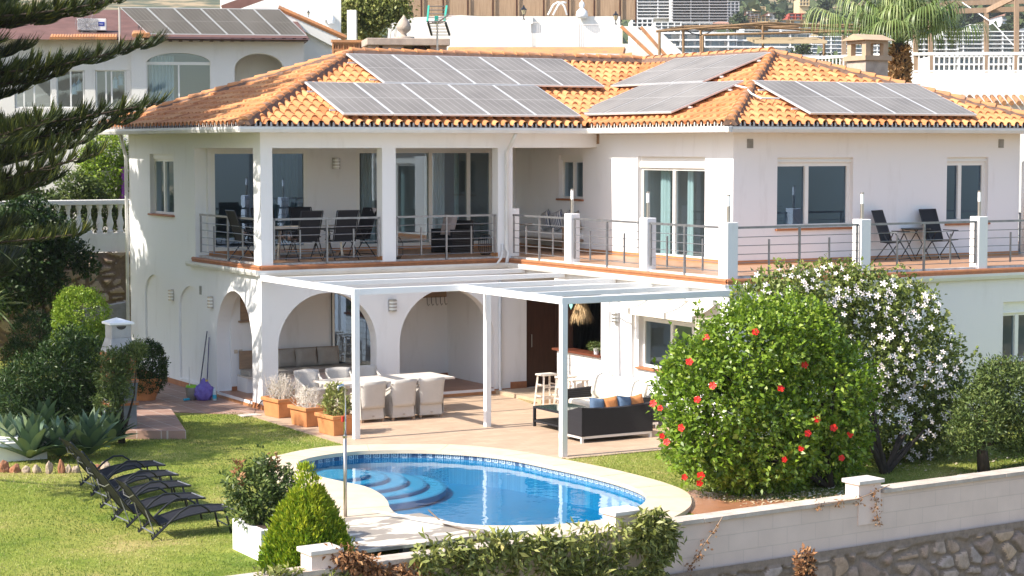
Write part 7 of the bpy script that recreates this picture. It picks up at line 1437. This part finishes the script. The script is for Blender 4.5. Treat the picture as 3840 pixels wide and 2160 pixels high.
for s in (-1, 1):
    for k in (-1, 1): m = MB(); m.tube([(s*.22, k*.26, 0), (s*.18, -k*.26, .68)], .011, 6); m.build('leg', 'black', RTb)
m = MB(); vs = []
for i in range(9):
    for j in range(13): u = i/8-.5; v = j/12; vs.append((3.05+.42+.03*math.sin(j*.9+i), 1.55+u*.22*(1-.3*v), FL+1.14-.34*v+.02*math.sin(i*1.7)) if True else 0)
m.add(vs, [(i*13+j, i*13+j+1, (i+1)*13+j+1, (i+1)*13+j) for i in range(8) for j in range(12)]); tag(m.build('towel', pm('grey_towel', (.45, .40, .42), .95, bump=.5), smooth=True), 'pale grey towel hung over the chair at the right end of the table', 'towel')
def blantern(x, y, label, h=.48, r=.17):
    e = empty('wire_lantern', (x, y, FL), label, 'lantern', 'black wire lanterns on the left balcony floor'); m = MB(); pr_ = [(r*.6, .01), (r*.95, h*.25), (r, h*.5), (r*.95, h*.75), (r*.55, h)]
    for k in range(20): t = 2*math.pi*k/20; m.tube([(math.cos(t)*a, math.sin(t)*a, z) for a, z in pr_], .004, 4)
    for a, z in (pr_[0], pr_[2], pr_[4]): m.tube([(math.cos(t)*a, math.sin(t)*a, z) for t in [i*math.pi/8 for i in range(17)]], .006, 4)
    m.build('wire_cage', 'black', e); m = MB(); m.cyl((0, 0, .01), r*.55, .02); m.build('base', 'black', e)
p = cp(1003, 652); blantern(3.45, .35, 'black wire lantern against the middle balcony pillar'); p = cp(1221, 641); blantern(p[0], p[1], 'black wire lantern at the right end of the left balcony')
AR = empty('balcony_armchair', (5.75, 1.9, FL), 'dark armchair with a pale cushion beside the folding glass doors', 'armchair', rz=math.pi/2+.2); m = MB(); m.box(-.36, .36, -.36, -.28, .1, .78); m.build('backrest', 'rattan', AR)
for s in (-1, 1): m = MB(); m.box(s*.36-.04, s*.36+.04, -.3, .34, .0, .58); m.build('armrest', 'rattan', AR)
m = MB(); m.box(-.32, .32, -.28, .34, .2, .38); m.build('seat', 'rattan', AR); cushion('cushion', (5.60, 1.8, FL+.68), (.5, .52), pm('mauve_cushion', (.42, .34, .32), .95, bump=.4, bscale=20), 'dusty pink quilted cushion leaning in the dark balcony armchair', rot=(.3, 0, math.pi/2+.2), puff=.16)
# wooden balcony sofa against the right wall
c = GP(1417, 636, FL); BS = empty('wooden_sofa', (c.x+.4, c.y+1.25, FL), 'weathered wooden sofa with grey seat cushion in the balcony alcove', 'sofa'); x0 = -.4; x1 = .42; L2 = 1.25
m = MB(); m.box(x0, x1, -L2, L2, .26, .31); m.build('seat_frame', 'wood', BS)
for y in (-L2, L2-.06):
    for x in (x0, x1-.06): m = MB(); m.box(x, x+.06, y, y+.06, 0, .58 if x < 0 else .82); m.build('leg', 'wood', BS)
    m = MB(); m.box(x0-.02, x1, y-.01, y+.07, .581, .62); m.build('armrest', 'wood', BS)
m = MB()
for i in range(6): m.box(x1-.04, x1-.01, -L2+.06, L2-.06, .34+.08*i, .39+.08*i)
m.build('backrest', 'wood', BS); m = MB(); m.box(x0+.02, x1-.06, -L2+.07, L2-.07, .311, .46); m.build('seat_cushion', pm('grey_cushion', (.72, .70, .68), .95, bump=.3, bscale=10), BS, bevel=.04)
def stripe():
    m, nt, N, L = new_mat('striped_cushion'); o = N('ShaderNodeOutputMaterial'); b = N('ShaderNodeBsdfPrincipled'); setp(b, Roughness=.95); L(b.outputs[0], o.inputs[0]); tc = N('ShaderNodeTexCoord'); w = N('ShaderNodeTexWave'); setp(w, Scale=5.5, Distortion=2.5); w.inputs['Detail Scale'].default_value = .6; L(tc.outputs['Object'], w.inputs['Vector']); r = N('ShaderNodeValToRGB'); r.color_ramp.interpolation = 'CONSTANT'; r.color_ramp.elements[0].color = (.09, .11, .19, 1); r.color_ramp.elements[1].position = .45; r.color_ramp.elements[1].color = (.78, .74, .70, 1); L(w.outputs[0], r.inputs[0]); L(r.outputs[0], b.inputs[0]); return m
SM = stripe()
for i, (dy, s, lb) in enumerate(((-.72, .46, 'pale plain cushion at the near end of the wooden balcony sofa'), (-.38, .5, 'navy and grey striped cushion nearest the pale one'), (.1, .5, 'striped cushion in the middle of the wooden balcony sofa'), (.62, .5, 'striped cushion at the far end of the wooden balcony sofa'))): cushion('sofa_cushion', (c.x+.4+.12, c.y+1.05+dy, FL+.72), (s, .48), SM if i else 'beige', lb, rot=(.0, .28, math.pi/2+.15*(-1)**i), group='cushions on the wooden balcony sofa', puff=.17)
# ---- porch bench and cushions
m = MB(); BN = empty('porch_bench', (1.9, 2.2, .05), 'built in bench with long beige seat pad under the left arch', 'bench'); m.box(.45, 3.3, 1.95, 2.57, .05, .38); m.build('bench_base', 'white', BN, w=True); m = MB(); m.box(.45, 3.3, 1.9, 2.57, .381, .42); m.build('seat_board', 'wood_pale', BN, w=True); m = MB(); m.box(.5, 3.25, 1.92, 2.5, .421, .54); m.build('seat_pad', 'beige', BN, w=True, bevel=.03); m = MB(); m.box(.5, 3.0, 2.5, 2.56, .54, .96); m.build('back_board', 'wood', BN, w=True)
for i, x in enumerate((718, 772, 827)): p = PY(x, 905, 2.3); cushion('bench_cushion', (p.x, 2.34, .76), (.56, .44), 'beige', ('grey beige cushion at the left of the porch bench', 'grey beige cushion in the middle of the porch bench', 'grey beige cushion at the right of the porch bench')[i], rot=(-.25, .05*(i-1), 0), group='cushions on the porch bench', puff=.18)
# ---- bar hatch things
p = PX(1463, 775, 6.75); PLm = empty('straw_pendant', tuple(p), 'shaggy straw pendant lamp hanging in the bar hatch', 'pendant lamp'); M['straw'] = leaf_mat('straw', [(0, (.36, .24, .12)), (.5, (.55, .38, .2)), (1, (.70, .52, .3))], .9, .2)
g = np.random.default_rng(4); n = 1500; a = g.random(n)*6.283; z = g.random(n); r = .09+.17*z; pos = np.stack([p.x+np.cos(a)*r*.7, p.y+np.sin(a)*r*.7, p.z+.18-.28*z], 1); dv = np.stack([np.cos(a)*.45, np.sin(a)*.45, np.full(n, -1.)], 1)+g.normal(size=(n, 3))*.12; Vv, F = leafquads(pos, dv, np.stack([np.cos(a), np.sin(a), a*0], 1), g.uniform(.18, .34, n), .014); npmesh('shade', Vv, F, 'straw', PLm, rnd=g.random(n), w=True); m = MB(); m.tube([p+Vector((0, 0, .14)), p+Vector((0, 0, .5))], .008, 5); m.build('flex', 'black', PLm, w=True)
p = PX(1500, 893, 6.32); p.z = 1.15; PC = empty('counter_plant', tuple(p), 'small potted trailing plant on the dark bar counter', 'plant'); m = MB(); m.lathe([(.05, 0), (.07, .13), (.06, .13), (.05, .1)], n=12); m.build('flowerpot', 'opal', PC); crown('foliage', [(np.array((0, .05, .17)), np.array((.12, .2, .09)))], 120, 4, .035, .018, .03, 'leaf_olive', PC, up=.1, droop=.3, rsd=6)
m = MB(); q = [(math.sin(t)**3*.07, (13*math.cos(t)-5*math.cos(2*t)-2*math.cos(3*t)-math.cos(4*t))*.0045) for t in [i*2*math.pi/24 for i in range(24)]]; c = PX(1436, 770, 6.42); m.add([(c.x, c.y+a, c.z+b) for a, b in q]+[(c.x+.015, c.y+a, c.z+b) for a, b in q], [tuple(range(24)), tuple(range(24, 48))]+[(i, (i+1) % 24, 24+(i+1) % 24, 24+i) for i in range(24)]); tag(m.build('heart_ornament', pm('mint', (.25, .55, .48), .7)), 'mint green heart hanging at the top of the bar hatch', 'ornament')
m = MB(); a = [GP(1295, 1000), GP(1338, 1016), GP(1375, 1010), GP(1335, 996)]; m.prism([(p.x, p.y) for p in a], G+.001, G+.02); tag(m.build('doormat', pm('olive_mat', (.28, .26, .12), .95, col2=(.34, .24, .12), scale=9)), 'worn olive doormat in front of the entrance step', 'doormat')
m = MB(); a = GP(608, 1048); m.box(a.x, a.x+.42, a.y-.1, a.y+.22, G-.005, G+.02); tag(m.build('drain_cover', 'mortar'), 'small pale slab in the grass at the corner of the arches', 'slab')
m = MB(); pts = [GP(640, 1040), GP(645, 1028), Vector((-.05, -.05, .12)), Vector((.2, -.04, .2))]; m.tube(pts, .012, 5); tag(m.build('garden_cable', 'black'), 'thin black cable running along the corner pillar to the planters', 'cable')
# ---- cleaning things on the side path
ZP = G+.007
p = GP(482, 1006, ZP); BK2 = empty('mop_bucket', tuple(p), 'grey mop bucket with lime green wringer on the side path', 'bucket'); m = MB(); m.lathe([(.10, 0), (.145, .28), (.15, .29), (.135, .29), (.1, .05)], n=16); m.build('bucket_body', 'grey', BK2, smooth=True); m = MB(); m.lathe([(.13, .27), (.12, .34), (.06, .30)], n=16); m.build('wringer', 'lime', BK2, smooth=True)
p = GP(514, 1006, ZP); BG = empty('rubbish_bag', tuple(p), 'full purple rubbish bag tied with yellow, by the blue arch wall', 'bag'); bm = bmesh.new(); bmesh.ops.create_icosphere(bm, subdivisions=4, radius=1)
for v in bm.verts:
    n_ = noise.noise(v.co*2.2)*.22+noise.noise(v.co*6)*.09; t = max(0, v.co.z-.3); v.co = Vector((v.co.x*(.22-.13*t)*(1+n_), v.co.y*(.2-.11*t)*(1+n_), max(0, (v.co.z+.75))*.25*(1+n_*.4)+(.0 if v.co.z < .8 else .05)))
me = bpy.data.meshes.new('bag_body'); bm.to_mesh(me); bm.free(); me.polygons.foreach_set('use_smooth', [True]*len(me.polygons)); o = bpy.data.objects.new('bag_body', me); COL.objects.link(o); me.materials.append(M['purple']); o.parent = BG; m = MB(); m.lathe([(.05, .40), (.08, .44), (.03, .47)], (.02, 0, 0), 9); m.build('knot', pm('yellow_plastic', (.65, .5, .08), .4), BG)
def stick(pts, r, mat, name, label, cat, head=None):
    e = empty(name, tuple(pts[0]), label, cat); m = MB(); m.tube(pts, r, 7); m.build('handle', mat, e, w=True)
    if head: m = MB(); m.cbox(tuple(Vector(pts[0])+Vector((0, 0, .03))), head[0], rz=head[2]); m.build('head', head[1], e, w=True, bevel=.01)
a = GP(499, 1000, ZP); t = PX(521, 833, -.04); stick([a, t], .014, pm('dark_handle', (.06, .06, .10), .5), 'mop', 'long dark handled mop leaning against the shaded side wall', 'mop', ((.12, .3, .07), 'grey', 0)); a = GP(503, 996, ZP); t = PX(526, 848, -.04); stick([a+Vector((.2, .1, 0)), t], .012, pm('navy_handle', (.03, .03, .16), .5), 'broom', 'navy handled broom beside the longer mop', 'broom')
a = GP(478, 1007, ZP); t = PX(463, 915, -.5); stick([a, Vector((a.x+.1, a.y+.3, t.z))], .012, 'alu', 'floor_wiper', 'turquoise floor wiper with white handle in front of the bucket', 'wiper', ((.34, .05, .05), 'teal', .2)); 
p = GP(540, 1007, ZP); WB = empty('water_bottle', tuple(p), 'clear plastic bottle with turquoise label beside the purple bag', 'bottle'); m = MB(); m.lathe([(.045, 0), (.045, .2), (.02, .27), (.015, .3)], n=12); m.build('bottle_body', pm('clear_plastic', (.5, .6, .65), .2), WB); m = MB(); m.lathe([(.0465, .04), (.0465, .13)], n=12); m.build('bottle_label', 'teal', WB)
# ---- barbecue and tiled plinth
pl = [GP(325, 1040), GP(425, 1038), GP(468, 1104), GP(300, 1104)]; m = MB(); m.prism([(p.x, p.y) for p in pl], G-.02, G+.16); tag(m.build('tiled_plinth', 'plinth_tile'), 'low brown tiled plinth beside the barbecue', 'plinth')
bx, by = GP(305, 1098).x, GP(305, 1098).y+.1; BQ = empty('barbecue', (bx, by, G), 'masonry barbecue with grey hood, brick slabs and small chimney among the shrubs', 'barbecue'); Z = lambda y: PY(300, y, by-.3).z
def bb(name, w, z0, z1, mat, w2=None, d=.28, par=None):
    w2 = w2 or w; m = MB(); m.add([(bx-w, by-d, z0), (bx+w, by-d, z0), (bx+w, by+d, z0), (bx-w, by+d, z0), (bx-w2, by-d*w2/w, z1), (bx+w2, by-d*w2/w, z1), (bx+w2, by+d*w2/w, z1), (bx-w2, by+d*w2/w, z1)], BOXF); return m.build(name, mat, par or BQ, w=True, bevel=.008)
M['bbqgrey'] = pm('blue_grey_render', (.20, .22, .25), .9, col2=(.16, .18, .20), scale=5, bump=.5); M['brick'] = brick_mat('orange_bricks', (.50, .20, .09), (.42, .16, .07), (.3, .27, .25), 1, .22, .07, .008, .85, .5, axis='XZ')
bb('base_block', .27, G, Z(1022), 'bbqgrey'); bb('brick_slab', .31, Z(1022), Z(1012), 'brick', d=.31); bb('middle_block', .26, Z(1012), Z(965), 'bbqgrey', .29); bb('brick_slab', .31, Z(965), Z(957), 'brick', d=.31)
for s in (-1, 1): m = MB(); m.box(bx+s*.22-.06, bx+s*.22+.06, by-.26, by+.26, Z(957), Z(898)); m.build('brick_cheek', 'brick', BQ, w=True)
m = MB(); m.box(bx-.16, bx+.16, by+.18, by+.25, Z(957), Z(898)); m.build('fire_back', 'dark', BQ, w=True); bb('brick_lintel', .29, Z(898), Z(888), 'brick'); 
M['hood'] = pm('pale_hood_render', (.42, .41, .40), .9, col2=(.34, .33, .33), scale=4, bump=.3); bb('hood', .28, Z(888), Z(852), 'hood', .20); hd_ = bb('chimney', .20, Z(852), Z(818), 'hood', .20, d=.2); m = MB()
e = .25; z = Z(818); m.add([(bx-e, by-e, z), (bx+e, by-e, z), (bx+e, by+e, z), (bx-e, by+e, z), (bx-e, by-e, z+.04), (bx+e, by-e, z+.04), (bx+e, by+e, z+.04), (bx-e, by+e, z+.04), (bx, by-.1, z+.12), (bx, by+.1, z+.12)], BOXF[:1]+BOXF[2:]+[(4, 5, 8), (5, 6, 9, 8), (6, 7, 9), (7, 4, 8, 9)]); m.build('chimney_cap', 'opal', hd_, w=True)
m = MB(); vs = [(bx+.10*math.cos(t), by-.204, Z(822)-.10*math.sin(t)*.7) for t in [i*math.pi/10 for i in range(11)]]; m.add(vs, [tuple(range(11))]); m.build('smoke_opening', 'dark', hd_, w=True)
# ---- yucca leaves at the left frame edge
YU = empty('yucca', tuple(PY(-60, 760, 2.0)), 'spiky yucca leaves poking in from the left frame edge', 'yucca'); Vv = []; F = []; g = random.Random(2)
for (cx, cy, n) in ((-25, 770, 26), (-20, 620, 14), (-30, 930, 16)):
    c = PY(cx, cy, 1.5)
    for k in range(n):
        d = Vector((g.uniform(-1, 1), g.uniform(-1, 1), g.uniform(-.5, .9))).normalized(); L = g.uniform(.7, 1.0); s = d.cross(Vector((0, 0, 1))).normalized(); b = len(Vv); p = c.copy(); v = d.copy()
        for i in range(6): t = i/5; w = .035*(1-t**2)+.002; Vv += [tuple(p+s*w), tuple(p-s*w)]; v = (v+Vector((0, 0, -.14))).normalized(); p = p+v*L/5
        for i in range(5): F.append((b+2*i, b+2*i+1, b+2*i+3, b+2*i+2))
npmesh('leaves', Vv, F, 'leaf_palm', YU, rnd=NR.random(len(F)), w=True)
m = MB(); yb(m, 306, 420, 317, 512, 15.5, .3); tag(m.build('purple_shutter', pm('purple_paint', (.30, .05, .35), .6)), 'purple painted post beyond the balustrade', 'shutter')
m = MB(); p = PY(20, 1075, -1.5); m.box(p.x-4, GP(24, 1110).x, -4.2, -.5, G, PY(20, 1045, -4.2).z*0+.25); tag(m.build('bed_wall', 'white2'), 'low white wall edging the planting bed at the left frame edge', 'wall')
# ---- air: thin even haze over the whole place
m, nt, N, L = new_mat('haze_air'); o_ = N('ShaderNodeOutputMaterial'); v = N('ShaderNodeVolumePrincipled'); v.inputs['Density'].default_value = .00012; v.inputs['Color'].default_value = (.92, .94, 1, 1); L(v.outputs[0], o_.inputs['Volume'])
mb = MB(); mb.box(-1000, 1700, -900, 1400, -6, 150); hz_ = mb.build('haze', m); hz_['kind'] = 'stuff'
